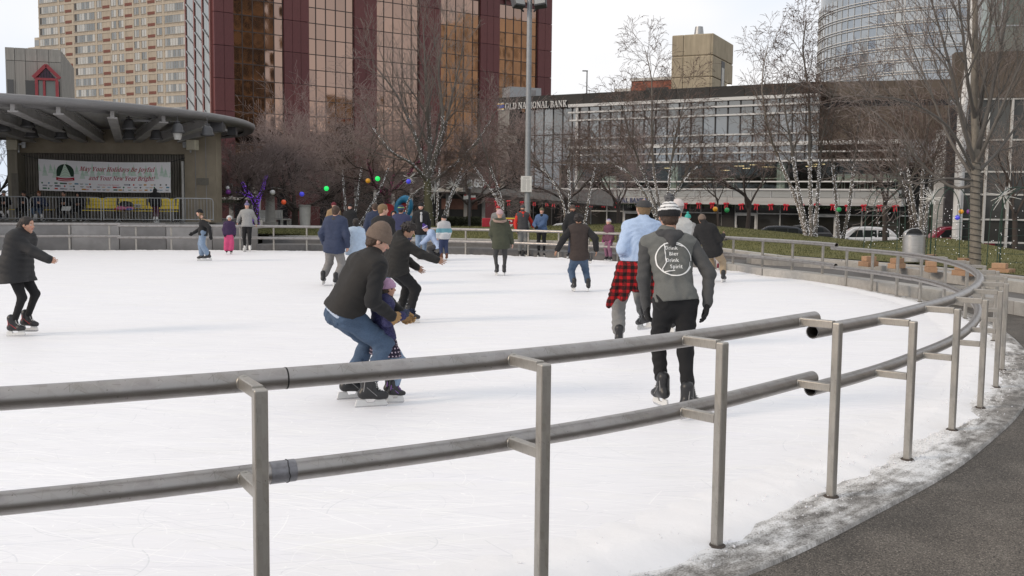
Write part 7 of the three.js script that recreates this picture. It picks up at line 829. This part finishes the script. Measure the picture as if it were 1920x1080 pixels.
  // feet
  for (const k of ['L', 'R']) {
    const l = legs[k], A2 = l.ank, f = l.fd, up = l.up, at = (x, y, z) => A2.clone().addScaledVector(l.fx, x * S).addScaledVector(up, y * S).addScaledVector(f, z * S), kid = S < 0.8 ? 0.9 : 1;
    const bp = skate ? [cone(at(0, 0.10, -0.012), at(0, 0.0, -0.008), 0.056 * S, 0.05 * S, 0.02), cone(at(0, -0.03, -0.045), at(0, -0.045, 0.10), 0.046 * S, 0.040 * S, 0.03), cone(at(0, -0.05, 0.10), at(0, -0.055, 0.145), 0.042 * S, 0.034 * S, 0.02), cone(at(0, 0.13, 0.045), at(0, 0.02, 0.06), 0.022 * S, 0.028 * S, 0.02)] : [cone(at(0, 0.06, -0.01), at(0, -0.01, 0), 0.042 * S, 0.042 * S, 0.02), cone(at(0, -0.045, -0.04), at(0, -0.05, 0.11), 0.038 * S, 0.034 * S, 0.02)];
    const sole = at(0, -0.085, 0), bm = skate === 'white' ? FB.whiteboot : o.bootM ?? FB.boot;
    const b = mesh(skate ? 'skate_boot' : 'shoe', sdfMesh(bp, Math.max(0.006, cell * 0.6), { clip: (x, y, z) => -((x - sole.x) * up.x + (y - sole.y) * up.y + (z - sole.z) * up.z) }), bm, t);
    if (!skate) continue;
    const mk = (nm, g, m) => { const q2 = mesh(nm, g, m, b); const bs = new THREE.Matrix4().makeBasis(l.fx, up, f); q2.position.copy(at(0, -0.085, 0.02)).addScaledVector(up, -0.075); q2.quaternion.setFromRotationMatrix(bs); q2.scale.set(S < 0.8 ? 0.9 : 1, 1, S * kid); }; mk('blade_holder', holderG, o.holderM ?? FB.plastic); mk('blade', bladeG, FB.blade);
    if (d < 16) { const lc = []; for (let i = 0; i < 6; i++) { const q3 = i / 5, y = 0.10 - 0.105 * q3, z = 0.066 + 0.03 * q3 + (i > 3 ? 0.012 * (i - 3) : 0); lc.push(rod(at(-0.026, y, z - 0.012), at(0.026, y - 0.014, z - 0.012), 0.0042, 0.0042, 5), rod(at(0.026, y, z - 0.012), at(-0.026, y - 0.014, z - 0.012), 0.0042, 0.0042, 5)); } mesh('laces', lc, o.laceM ?? FB.lace, b); mesh('side_trim', [rod(at(0.05, 0.03, -0.02), at(0.042, -0.05, 0.07), 0.0032, 0.0032, 5), rod(at(-0.05, 0.03, -0.02), at(-0.042, -0.05, 0.07), 0.0032, 0.0032, 5), rod(at(0.045, 0.08, -0.035), at(0.04, -0.04, -0.05), 0.005, 0.005, 5), rod(at(-0.045, 0.08, -0.035), at(-0.04, -0.04, -0.05), 0.005, 0.005, 5)], o.trimM ?? MT.greywall, b); }
  }
  if (o.after) o.after({ t, jp, pel, neck, spine, fwd, sx, S, H, he, disp });
  return t;
}
// ---------------------------------------------------------------- who is on the ice
const pinkFur = fabric([0.42, 0.30, 0.20]);
person('girl in long black quilted coat and leggings skating right at the left frame edge', { d: 13.2, H: 1.64, yaw: 84, slim: 1, wide: 1.22, pel: [29, 500], neck: [42, 438], head: [51, 422], fL: [50, 622, 0.12], fR: [27, 632, -0.1], fyL: 4, fyR: 0, fpR: -6, hR: [107, 495, -0.2], hL: [52, 488, 0.22], elR: [0, -1, 0.1], elL: [0.4, -0.5, -0.8], knL: [0, 0, 1], knR: [0.1, 0, 1], skin: 'warm', hair: 'dark', hairStyle: 'pony', headYaw: 0, handScale: 0.8, jacket: { m: fabric([0.012, 0.012, 0.014], { rough: 0.7 }), e: 0.032, hem: 0.125, quilt: 0.075, flare: 0.045, collar: 0.03, hood: 1, belly: 0.02 }, pants: { m: FB.black, e: 0.004, fold: 0.002 }, trimM: mat([0.5, 0.05, 0.06], { tx: null }), curl: 0.9 });
const patch = (w, draw) => { const c = document.createElement('canvas'); c.width = 512; c.height = Math.round(512 / w); const x = c.getContext('2d'); draw(x, c.width, c.height); const t = new THREE.CanvasTexture(c); t.colorSpace = THREE.SRGBColorSpace; return t; };
function printOn({ t, jp, neck, pel, spine, fwd, sx, S, disp }, name, u0, u1, v0, v1, sgn, tx) {   // printed cloth patch following the garment
  const rows = [], n = 28, c = neck.clone(); for (let j = 0; j <= n; j++) { const r = []; for (let i = 0; i <= n; i++) { const u = u0 + (u1 - u0) * i / n, v = v0 + (v1 - v0) * j / n, o2 = c.clone().addScaledVector(sx, u * S).addScaledVector(spine, -v * S).addScaledVector(fwd, sgn * 0.4); let p = o2.clone(); for (let k = 0; k < 60; k++) { const dd = evalSDF(jp, p.x, p.y, p.z) + disp(p.x, p.y, p.z); if (dd < 0.003) break; p.addScaledVector(fwd, -sgn * Math.max(0.002, dd * 0.7)); } r.push(p.addScaledVector(fwd, sgn * 0.004)); } rows.push(r); }
  const g = sheet(rows, { uv: (j, i) => [sgn < 0 ? 1 - (1 - i / n) : i / n, 1 - j / n] }); mesh(name, g, new THREE.MeshStandardMaterial({ map: tx, alphaMap: tx, transparent: true, alphaTest: 0.35, roughness: 0.9, side: THREE.DoubleSide }), t);
}
const vestGrey = fabric([0.15, 0.154, 0.146]);
person('man in grey printed hoodie, black trousers and striped bobble hat, back to the camera', { d: 8.6, H: 1.78, yaw: 184, pel: [1267, 560, 0.0], neck: [1252, 441, 0.14], head: [1254, 407, 0.19], fL: [1241, 764, 0.05], fR: [1291, 783, -0.12], fyL: 14, fyR: -52, fpR: -4, hR: [1326, 570, -0.02], hL: [1212, 575, 0.20], elL: [0.75, -0.2, -0.6], elR: [-0.9, -0.2, -0.3], knL: [0.1, 0, 1], knR: [-0.1, 0, 1], skin: 'warm', hair: 'brown', headPitch: 8, gloves: FB.black, broad: 1.1, curl: 0.55, jacket: { m: vestGrey, sm: fabric([0.075, 0.076, 0.077]), e: 0.010, hem: 0.015, fold: 0.007, hood: 1, hoodM: fabric([0.06, 0.06, 0.063]), collar: 0.02, follow: 0.1 }, pants: { m: FB.black, e: 0.014, fold: 0.007 },
  hat: { type: 'beanie', m: dyedM, cm: dyedM, rib: 1, cuff: 0.3, tall: 0.45, slope: 0.1, pom: fabric([0.12, 0.12, 0.125]), color: ([a, b]) => b < 0.22 ? [0.014, 0.014, 0.016] : b < 0.30 ? [0.72, 0.72, 0.72] : b < 0.335 ? [0.02, 0.02, 0.02] : b < 0.44 ? [0.72, 0.72, 0.72] : b < 0.47 ? [0.02, 0.02, 0.02] : [0.70, 0.70, 0.70] },
  after: (q) => printOn(q, 'back_print', 0.17, -0.17, 0.06, 0.40, -1, patch(1, (x, w, h) => { x.fillStyle = '#000'; x.fillRect(0, 0, w, h); x.strokeStyle = x.fillStyle = '#e8e8e6'; x.lineWidth = 15; x.beginPath(); x.ellipse(256, 256, 226, 212, -0.15, 0.55, 6.5); x.stroke(); x.lineWidth = 9; x.beginPath(); x.arc(262, 262, 200, 0.1, 1.1); x.stroke(); x.lineWidth = 12; x.beginPath(); x.moveTo(385, 92); x.quadraticCurveTo(260, 44, 150, 62); x.lineTo(150, 300); x.lineTo(95, 380); x.lineTo(110, 420); x.lineTo(250, 400); x.stroke(); x.font = 'bold 62px sans-serif'; x.fillText('Drink', 152, 138); x.fillText('Bier', 196, 212); x.fillText('Drink', 148, 296); x.fillText('Spirit', 190, 376); })) });
const plaid = tex(256, (u, v) => { const a = (u * 4) % 1 < 0.5, b = (v * 4) % 1 < 0.5, l = (u * 4 % 0.5) < 0.04 || (v * 4 % 0.5) < 0.04; const q = a && b ? 0.06 : a !== b ? 0.36 : 0.66; return l ? [q * 0.6, 0.03, 0.04] : [q, 0.05 * q + 0.025, 0.08 * q + 0.03]; });
const plaidM = new THREE.MeshStandardMaterial({ map: rep(plaid, 0.34), roughness: 0.95 });
person('man in pale blue sweatshirt and black cap with red plaid shirt tied at the waist', { d: 12.6, H: 1.82, yaw: 192, pel: [1192, 508], neck: [1206, 415, 0.1], head: [1206, 392, 0.15], fL: [1160, 656, -0.05], fR: [1212, 618, 0.1], fyL: -18, fyR: 20, fpR: 12, hL: [1172, 488, 0.12], hR: [1236, 490, 0.2], elL: [0.45, -0.6, -0.5], elR: [-0.4, -0.6, -0.5], skin: 'pale', hair: 'light', jacket: { name: 'sweatshirt', m: fabric([0.47, 0.60, 0.82]), e: 0.024, hem: 0.02, fold: 0.008, belly: 0.012, collar: 0.012 }, pants: { m: FB.grey, e: 0.022, flare: 0.02, fold: 0.008 }, hat: { type: 'flat', m: FB.dgrey, topY: 0.47 },
  skirt: ({ t, pel, S, lx, cell, fold, inv, px }) => { const L = (a) => inv(px(a)), a = L([1141, 573, -0.1]), b = L([1170, 500, -0.1]), c = L([1222, 560, -0.05]), e = L([1222, 505, -0.05]); const ring = [cone(pel.clone().addScaledVector(lx, 0.07), pel.clone().addScaledVector(lx, -0.07), 0.135 * S, 0.135 * S, 0.04), cone(b, a, 0.1, 0.035, 0.05), cone(L([1185, 505, -0.12]), L([1168, 558, -0.13]), 0.1, 0.05, 0.05), cone(e, c, 0.1, 0.06, 0.05), cone(L([1200, 505, -0.1]), L([1195, 540, -0.12]), 0.11, 0.06, 0.05)]; mesh('tied_shirt', sdfMesh(ring, cell, { amp: 0.015, disp: fold(0.012, 9, 7), clip: (x, y, z) => y - pel.y - 0.13 }), plaidM, t); } });
person('man in brown beanie and black vest bending to hold a child, blue jeans', { d: 8.95, H: 1.82, yaw: 124, wide: 1.12, broad: 1.08, pel: [643, 584, 0.0], neck: [697, 484, -0.02], head: [710, 452, 0.02], fL: [655, 752, 0.25], fR: [690, 776, -0.1], fyL: -8, fyR: -14, hR: [733, 592, -0.12], hL: [752, 590, 0.16], elR: [-0.4, -0.8, -0.6], elL: [0.5, -0.5, -0.5], knL: [0.1, 0, 1], knR: [-0.1, 0, 1], skin: 'pale', hair: 'brown', headPitch: 22, headYaw: -22, gloves: mat([0.40, 0.24, 0.10], { tx: 'grain', size: 0.1 }), curl: 0.9, jacket: { m: fabric([0.018, 0.016, 0.015], { rough: 0.8 }), vest: FB.black2, e: 0.03, hem: -0.005, quilt: 0.16, collar: 0.02, hood: 1, hoodM: FB.black2, follow: 0.2 }, pants: { m: FB.denim, e: 0.02, flare: 0.012, fold: 0.009, pockets: 1, upTo: 0.67 }, hat: { type: 'beanie', m: fabric([0.185, 0.135, 0.105]), rib: 1, tall: 0.62, cuff: 0.36, slope: 0.0 },
  skirt: ({ t, pel, S, cell, fold, lx, spine }) => mesh('shirt_tail', sdfMesh([cone(pel.clone().addScaledVector(lx, 0.06), pel.clone().addScaledVector(lx, -0.06), 0.138 * S, 0.138 * S, 0.05)], cell, { amp: 0.01, disp: fold(0.006), clip: (x, y, z) => { const v = (x - pel.x) * spine.x + (y - pel.y) * spine.y + (z - pel.z) * spine.z; return Math.max(v - 0.01, -0.045 - v); } }), fabric([0.5, 0.58, 0.72]), t) });
const dots = tex(128, (u, v, i, j) => { const a = (u * 6) % 1 - 0.5, b = (v * 6) % 1 - 0.5; return a * a + b * b < 0.045 ? [0.72, 0.66, 0.72] : [0.11, 0.08, 0.16]; }), speck = tex(128, (u, v, i, j) => hash(i >> 1, j, 4) > 0.86 ? [0.36, 0.37, 0.55] : [0.14, 0.14, 0.30]);
person('small child in navy speckled coat, dotted skirt and lilac hat held by the bending man', { d: 9.1, H: 1.08, headScale: 1.22, yaw: 118, pel: [717, 634], neck: [717, 560, 0.0], head: [727, 541, 0.02], fL: [730, 750, 0.08], fR: [738, 757, -0.08], fyL: -10, fyR: -16, hR: [754, 592, -0.12], hL: [762, 588, 0.15], elR: [-0.5, -0.6, -0.4], skin: 'warm', hair: 'brown', gloves: FB.navy, jacket: { m: new THREE.MeshStandardMaterial({ map: rep(speck, 0.2), roughness: 0.8 }), e: 0.024, hem: 0.03, fold: 0.006, collar: 0.03, flare: 0.02 }, pants: { m: FB.ldenim, e: 0.014, fold: 0.005 }, hat: { type: 'beanie', m: fabric([0.50, 0.31, 0.47]), tall: 0.42, slope: 0.1 }, laceM: mat([0.2, 0.06, 0.36], { tx: null }), trimM: mat([0.25, 0.12, 0.4], { tx: null }),
  skirt: ({ t, pel, S, lx, cell, fold }) => mesh('skirt', sdfMesh([0.5, -0.5, 0].map((s) => cone(pel.clone().addScaledVector(lx, s * 0.1), pel.clone().addScaledVector(lx, s * 0.2).add(V(0, -0.17, 0.03)), 0.09, 0.115, 0.05)), cell, { amp: 0.012, disp: fold(0.008, 14, 3), clip: (x, y, z) => pel.y - 0.155 - y }), new THREE.MeshStandardMaterial({ map: rep(dots, 0.2), roughness: 0.9 }), t) });
person('curly haired skater in black padded jacket reaching one arm out to the right', { d: 15, H: 1.64, yaw: 128, pel: [741, 503], neck: [748, 449], head: [766, 432, 0.05], fL: [752, 600, 0.25], fR: [767, 609, -0.05], fyL: -20, fyR: -34, hR: [822, 489, -0.1], hL: [785, 505, 0.3], elR: [0, -1, 0], skin: 'tan', hair: 'dark', hairStyle: 'curly', headPitch: 12, wide: 1.15, jacket: { m: fabric([0.013, 0.012, 0.011], { rough: 0.8 }), e: 0.034, hem: 0.05, fold: 0.009, collar: 0.06, hood: 1, flare: 0.01, belly: 0.015 }, pants: { m: FB.black, e: 0.018, flare: 0.012 }, curl: 0.3 });
person('skater in brown and black jacket with arms spread, curly hair, blue jeans, back turned', { d: 20.4, H: 1.56, yaw: 184, top: [1086, 402], foot: [1087, 548], neck: [1085, 424], head: [1085, 412.5, 0.02], pel: [1086, 482], fL: [1076, 547], fR: [1103, 548, 0.1], hL: [1041, 474, -0.1], hR: [1118, 468, -0.05], elL: [0.5, 0.3, -0.6], elR: [-0.6, 0.1, -0.6], wide: 1.12, skin: 'tan', hair: 'dark', hairStyle: 'curly', scarf: fabric([0.02, 0.05, 0.032]), jacket: { m: fabric([0.048, 0.034, 0.030]), e: 0.028, hem: 0.012, sm: FB.black2, hood: 1, flare: 0.01 }, pants: { m: FB.denim, e: 0.02, flare: 0.01 } });
const std = (label, top, foot, d, yaw, o) => person(label, { d, yaw, top, foot, ...o });
std('girl in black coat with fur hood, black beanie and pale jeans gliding left', [372, 390], [384, 490], 29, -78, { H: 1.52, slim: 1, head: [374, 399], neck: [381, 412], pel: [381, 433], fL: [391, 489, -0.1], fR: [379, 490, 0.15], hR: [363, 437, 0.2], hL: [395, 441, -0.2], skin: 'pale', hair: 'light', hairStyle: 'long', gloves: FB.black, hat: { type: 'beanie', m: FB.black }, jacket: { m: FB.black2, e: 0.024, hem: 0.09, fur: pinkFur, hood: 1, flare: 0.02 }, pants: { m: FB.ldenim, e: 0.026, flare: 0.02 } });
std('child in dark purple jacket, hot pink snow trousers and silver helmet', [430, 404], [427, 477], 32.6, 25, { H: 1.16, headScale: 1.18, skin: 'warm', gloves: FB.black, hat: { type: 'helmet', m: mat([0.5, 0.5, 0.5], { tx: null, rough: 0.3 }) }, jacket: { m: fabric([0.045, 0.022, 0.07]), e: 0.03, hem: 0.05 }, pants: { m: fabric([0.62, 0.075, 0.20]), e: 0.036, flare: 0.03 } });
std('skater in grey sweatshirt and knit hat leaning back with hands on the far railing', [463, 384], [464, 471], 34.2, 4, { H: 1.6, hL: [484, 428, 0.5], hR: [440, 428, 0.5], elL: [1, -0.2, -0.2], elR: [-1, -0.2, -0.2], skin: 'pale', hat: { type: 'beanie', m: fabric([0.19, 0.17, 0.30]), pom: fabric([0.3, 0.2, 0.35]) }, jacket: { name: 'sweatshirt', m: fabric([0.33, 0.33, 0.325]), e: 0.026, hem: 0.04 }, pants: { m: FB.black, e: 0.012 }, skates: 'white', after: (q) => printOn(q, 'chest_print', -0.13, 0.13, 0.06, 0.16, 1, patch(2.5, (x, w, h) => { x.fillStyle = '#000'; x.fillRect(0, 0, w, h); x.fillStyle = '#505256'; x.font = 'bold 170px sans-serif'; x.textAlign = 'center'; x.fillText('NIKE', w / 2, h * 0.78); })) });
std('man in navy hooded jacket and grey trousers, back turned, left of the bending man', [629, 384], [618, 533], 21.3, 168, { H: 1.70, neck: [630, 409], head: [630, 396], pel: [626, 462], fL: [606, 534], fR: [630, 540, -0.1], hL: [608, 456, 0.15], skin: 'pale', hair: 'brown', wide: 1.12, jacket: { m: fabric([0.036, 0.05, 0.10]), e: 0.036, hem: 0.07, hood: 1, hoodM: FB.dgrey, flare: 0.015 }, pants: { m: fabric([0.25, 0.24, 0.235]), e: 0.024, flare: 0.02 } });
std('child in pale blue coat with dark hair half hidden behind the navy jacket man', [667, 413], [667, 537], 21.8, 200, { H: 1.34, slim: 1, headScale: 1.1, skin: 'warm', hair: 'dark', hairStyle: 'long', jacket: { m: fabric([0.50, 0.62, 0.78]), e: 0.04, hem: 0.1, flare: 0.05 }, pants: { m: FB.black } });
std('man in tan coat and burgundy knit hat by the far railing', [626, 380], [626, 475], 34.4, 30, { H: 1.64, skin: 'warm', hat: { type: 'beanie', m: fabric([0.14, 0.012, 0.025]) }, jacket: { m: fabric([0.33, 0.22, 0.12]), e: 0.03, hem: 0.08, collar: 0.04 } });
std('woman in black jacket and black beanie with long brown hair at the far railing', [656, 383], [657, 476], 34.2, 8, { H: 1.6, slim: 1, skin: 'pale', hair: 'brown', hairStyle: 'long', hat: { type: 'beanie', m: FB.black }, jacket: { m: FB.black2, e: 0.03, hem: 0.06, collar: 0.04 } });
std('person in navy jacket with short brown hair, back turned, behind the bare headed man', [703, 379], [703, 500], 27, 195, { H: 1.66, skin: 'pale', hair: 'brown', jacket: { m: FB.navy, e: 0.032, hem: 0.06, collar: 0.03 } });
std('bare headed man with cropped light hair in a black hooded coat', [719, 382], [716, 560], 19.2, 150, { H: 1.68, headYaw: -40, skin: 'pale', hair: 'light', wide: 1.1, jacket: { m: FB.black2, e: 0.034, hem: 0.12, hood: 1 }, pants: { m: FB.denim, e: 0.02 } });
std('bearded man in black hood looking over between two navy jackets', [738, 397], [738, 497], 28.6, 5, { H: 1.44, skin: 'warm', hair: 'dark', hairStyle: 'none', beard: 1, hat: { type: 'hood', m: FB.black }, jacket: { m: FB.black, e: 0.03, hem: 0.06 } });
std('person in navy hoodie and cap with a green stripe, back turned', [752, 386], [752, 512], 25.5, 170, { H: 1.62, wide: 1.15, skin: 'warm', hair: 'dark', hat: { type: 'beanie', m: dyedM, cm: dyedM, color: ([a, b]) => b > 0.2 && b < 0.3 ? [0.25, 0.42, 0.12] : [0.03, 0.04, 0.09] }, jacket: { m: fabric([0.035, 0.04, 0.10]), e: 0.032, hem: 0.05, hood: 1 }, pants: { m: FB.denim, e: 0.02 } });
std('man in open black coat over a pale shirt and blue jeans at the railing', [789, 381], [790, 487], 31, 10, { H: 1.66, skin: 'pale', hair: 'dark', hat: { type: 'beanie', m: FB.black }, jacket: { m: FB.black2, e: 0.03, hem: 0.12, collar: 0.03 }, pants: { m: FB.ldenim, e: 0.024 }, after: ({ t, neck, spine, fwd, S }) => mesh('shirt', sdfMesh([cone(neck.clone().addScaledVector(fwd, 0.10 * S).addScaledVector(spine, -0.05 * S), neck.clone().addScaledVector(fwd, 0.135 * S).addScaledVector(spine, -0.3 * S), 0.05 * S, 0.035 * S, 0.02)], 0.014), fabric([0.55, 0.55, 0.56]), t) });
std('child in pale blue coat and purple bobble hat bending forward to the left', [800, 417], [818, 488], 30.6, -80, { H: 1.3, headScale: 1.12, head: [797, 428], neck: [806, 434], pel: [822, 459], hL: [790, 457, -0.1], hR: [793, 455, 0.15], fL: [815, 488], fR: [824, 489, 0.2], skin: 'pale', headPitch: 30, gloves: FB.ldenim, hat: { type: 'beanie', m: dyedM, cm: dyedM, pom: fabric([0.09, 0.05, 0.30]), color: ([a, b]) => b > 0.2 && b < 0.28 ? [0.7, 0.7, 0.72] : [0.07, 0.035, 0.24] }, jacket: { m: fabric([0.43, 0.54, 0.76]), e: 0.036, hem: 0.08, hood: 1, flare: 0.03, follow: 0.2 }, pants: { m: FB.dgrey, e: 0.016 } });
std('boy in white, teal and grey striped jacket and black beanie at the railing', [832, 410], [834, 489], 30.4, 205, { H: 1.3, headScale: 1.12, headYaw: 40, skin: 'pale', hat: { type: 'beanie', m: FB.black }, jacket: { m: dyedM, color: (x, y, z) => y > 0.98 ? [0.42, 0.42, 0.43] : y > 0.86 ? [0.13, 0.30, 0.36] : y > 0.81 ? [0.62, 0.63, 0.64] : [0.46, 0.47, 0.49], e: 0.032, hem: 0.07, hood: 1 }, pants: { m: fabric([0.03, 0.045, 0.11]), e: 0.022 }, bootM: mat([0.12, 0.05, 0.03], { tx: null }) });
std('woman in green hooded parka and pale pink hat, back turned, beside the red box', [936, 390], [939, 518], 24.7, 184, { H: 1.62, slim: 1, wide: 1.12, pel: [939, 454], neck: [937, 413], head: [937, 401], hR: [962, 461, 0.1], hL: [925, 450, 0.2], elR: [-0.8, -0.1, -0.3], skin: 'pale', hat: { type: 'beanie', m: fabric([0.55, 0.38, 0.40]) }, jacket: { m: fabric([0.060, 0.066, 0.043]), e: 0.03, hem: 0.09, hood: 1, fur: fabric([0.34, 0.24, 0.20]), flare: 0.02 }, pants: { m: FB.dgrey, e: 0.004, fold: 0.002 } });
std('person in red cap and sunglasses with white skates behind the green parka', [934, 389], [936, 478], 33.9, -8, { H: 1.58, skin: 'pale', hair: 'brown', hat: { type: 'cap', m: MT.red }, jacket: { m: FB.grey, e: 0.026, hem: 0.05 }, pants: { m: FB.navy }, stance: 0.2, skates: 'white' });
std('man in red jacket and charcoal vest with grey trousers at the far railing', [980, 384], [981, 481], 33.2, 8, { H: 1.62, skin: 'warm', hair: 'dark', beard: 1, hat: { type: 'beanie', m: FB.dgrey, cuff: 0.2 }, hL: [1001, 428, 0.35], jacket: { m: FB.dgrey, vest: fabric([0.62, 0.035, 0.02]), e: 0.028, hem: 0.03, collar: 0.05 }, pants: { m: FB.grey, e: 0.022, flare: 0.01 }, after: ({ t, neck, spine, fwd, sx, S }) => mesh('red_collar', sdfMesh([cone(neck.clone().addScaledVector(sx, 0.06), neck.clone().addScaledVector(sx, -0.06), 0.075 * S, 0.075 * S, 0.03), cone(neck.clone().addScaledVector(fwd, 0.06), neck.clone().addScaledVector(fwd, 0.1).addScaledVector(spine, -0.1), 0.06 * S, 0.04 * S, 0.03)], 0.014), fabric([0.62, 0.035, 0.02]), t) });
std('woman in blue jacket and olive beanie with hands folded at the far railing', [1016, 390], [1015, 482], 33, -6, { H: 1.54, slim: 1, skin: 'pale', hair: 'brown', hairStyle: 'long', hL: [1009, 426, -0.25], hR: [1005, 425, -0.25], gloves: FB.black, scarf: FB.black, hat: { type: 'beanie', m: fabric([0.12, 0.10, 0.06]) }, jacket: { m: fabric([0.075, 0.13, 0.25]), e: 0.028, hem: 0.03 }, pants: { m: FB.black, e: 0.008 } });
std('bearded man in dark quilted jacket and brown beanie behind the curly haired skater', [1074, 386], [1083, 502], 28.2, 15, { H: 1.66, skin: 'tan', hair: 'dark', hairStyle: 'none', beard: 1, fL: [1104, 498, 0.3], fR: [1066, 490, 0.6], fyL: 20, fyR: -40, hat: { type: 'beanie', m: fabric([0.085, 0.06, 0.05]) }, jacket: { m: FB.black2, e: 0.034, hem: 0.06, quilt: 0.09, collar: 0.03 }, pants: { m: FB.navy, e: 0.018 } });
std('small child in plum coat, patterned trousers and lilac hat skating left at the railing', [1141, 413], [1144, 491], 30.9, -50, { H: 1.22, headScale: 1.15, skin: 'pale', hair: 'blond', hairStyle: 'long', gloves: fabric([0.5, 0.12, 0.3]), stance: 0.16, hat: { type: 'beanie', m: dyedM, cm: dyedM, color: ([a, b]) => b > 0.28 ? [0.25, 0.23, 0.36] : [0.62, 0.56, 0.50] }, jacket: { m: fabric([0.125, 0.045, 0.075]), e: 0.03, hem: 0.06, hood: 1, flare: 0.02 }, pants: { m: fabric([0.27, 0.12, 0.19], { tx: 'denim', size: 0.4 }), e: 0.022, flare: 0.01 } });
std('man in white and pink cap mostly hidden behind the striped bobble hat', [1271, 371], [1268, 628], 14.2, 186, { H: 1.76, skin: 'pale', hair: 'grey', hat: { type: 'cap', m: fabric([0.66, 0.60, 0.58]), cm: fabric([0.6, 0.44, 0.44]) }, head: [1270, 389], neck: [1268, 412], pel: [1266, 520], fL: [1258, 628], fR: [1275, 630], hL: [1252, 505], hR: [1282, 505], broad: 0.85, jacket: { m: fabric([0.6, 0.6, 0.58]), e: 0.02, hem: 0.06 } });
std('child in pale grey hoodie and teal bobble hat left of the black jacket man', [1290, 401], [1290, 520], 25.4, 165, { H: 1.48, slim: 1, skin: 'pale', hat: { type: 'beanie', m: fabric([0.06, 0.42, 0.36]), pom: fabric([0.07, 0.45, 0.4]) }, jacket: { m: fabric([0.36, 0.36, 0.355]), e: 0.03, hem: 0.06, hood: 1 }, pants: { m: FB.dgrey } });
std('man in black jacket, khaki trousers and brown beanie leaning on the right railing', [1318, 401], [1346, 530], 23.3, 160, { H: 1.68, wide: 1.12, head: [1316, 411, 0.1], neck: [1322, 423], pel: [1336, 470], fL: [1336, 524, 0.3], fR: [1356, 531], hR: [1356, 441, 0.1], hL: [1312, 455, 0.3], elR: [-0.3, -0.7, -0.4], headYaw: 20, skin: 'tan', hair: 'dark', hat: { type: 'beanie', m: fabric([0.19, 0.14, 0.11]) }, jacket: { m: FB.black2, e: 0.036, hem: 0.06, collar: 0.05, flare: 0.015 }, pants: { m: FB.khaki, e: 0.024, flare: 0.012 } });
std('small child in pale trousers and burgundy skates behind the khaki trousers', [1342, 440], [1343, 506], 27.3, 190, { H: 1.0, headScale: 1.2, skin: 'pale', hair: 'blond', hat: { type: 'beanie', m: FB.dgrey }, jacket: { m: FB.dgrey, e: 0.03, hem: 0.03 }, pants: { m: fabric([0.5, 0.46, 0.46]), e: 0.02 }, bootM: mat([0.16, 0.02, 0.035], { tx: null }) });
// seated on the yellow benches
const sit = (label, x, topY, o) => { const d = 41.1, fl = 0.8, H = o.H ?? 1.66, f = D(x, 410, d), tp = D(x, topY, d), s = H / 1.75; const P = (y, dz) => { const q = EYE - (y + fl); const hor = 375 - 0.0105 * (960 - x); return [x, hor + q * FOCAL / (d + dz), dz]; }; person(label, { d, yaw: o.yaw ?? 0, floor: fl, H, seated: 1, pel: P(0.55 * s, 0.15), neck: P(1.0 * s, 0.02 + (o.lean ? -0.2 : 0)), head: P(1.17 * s, -0.05 + (o.lean ? -0.25 : 0)), fL: [x + 6, P(0, -0.5)[1], -0.45], fR: [x - 6, P(0, -0.5)[1], -0.4], hL: [x + 4, P(0.75 * s, -0.3)[1], -0.35], hR: [x - 4, P(0.75 * s, -0.3)[1], -0.35], headPitch: o.pitch ?? 10, ...o }); };
sit('seated person in grey beanie and black coat at the left end of the yellow bench', 7, 361, { skin: 'pale', hat: { type: 'beanie', m: FB.grey }, jacket: { m: FB.black, e: 0.04, hem: 0.03 }, pants: { m: fabric([0.10, 0.085, 0.06]), e: 0.02 } });
sit('seated person with dark hair bent over a phone in a black coat', 44, 363, { lean: 1, pitch: 35, skin: 'warm', hair: 'dark', jacket: { m: FB.black, e: 0.04, hem: 0.03 }, pants: { m: FB.black } });
sit('seated youth with reddish hair in navy jacket and jeans, looking at a phone', 73, 361, { lean: 1, pitch: 30, skin: 'pale', hair: 'red', jacket: { m: FB.navy, e: 0.036, hem: 0.03 }, pants: { m: FB.denim, e: 0.02 }, skates: 'white' });
sit('seated person with dark hair in a black coat holding white papers', 119, 365, { skin: 'warm', hair: 'dark', jacket: { m: FB.black, e: 0.042, hem: 0.04 }, pants: { m: FB.black } });
sit('person all in black seated right of the one with white papers', 146, 372, { H: 1.6, skin: 'tan', hair: 'dark', hat: { type: 'hood', m: FB.black }, jacket: { m: FB.black, e: 0.042, hem: 0.05 }, pants: { m: FB.black2 } });
std('person in black hooded puffer and maroon trousers standing before the yellow bench', [291, 362], [292, 417], 40.2, 175, { H: 1.28, floor: 0.8, wide: 1.25, skin: 'pale', hat: { type: 'hood', m: FB.black2 }, jacket: { m: FB.black, e: 0.045, hem: 0.06, quilt: 0.09 }, pants: { m: fabric([0.10, 0.015, 0.05]), e: 0.01 }, skates: 'white' });
{ const p = D(124, 391, 40.6), m = mesh('paper_sheet', rb(0.34, 0.2, 0.012, 0, 0, 0, 0.003), MT.white); m.position.copy(p); m.rotation.set(-0.6, 0.1, 0.05); tag(m, 'white sheet of paper held by the seated person in black', 'paper'); }
renderer.render(scene, camera);
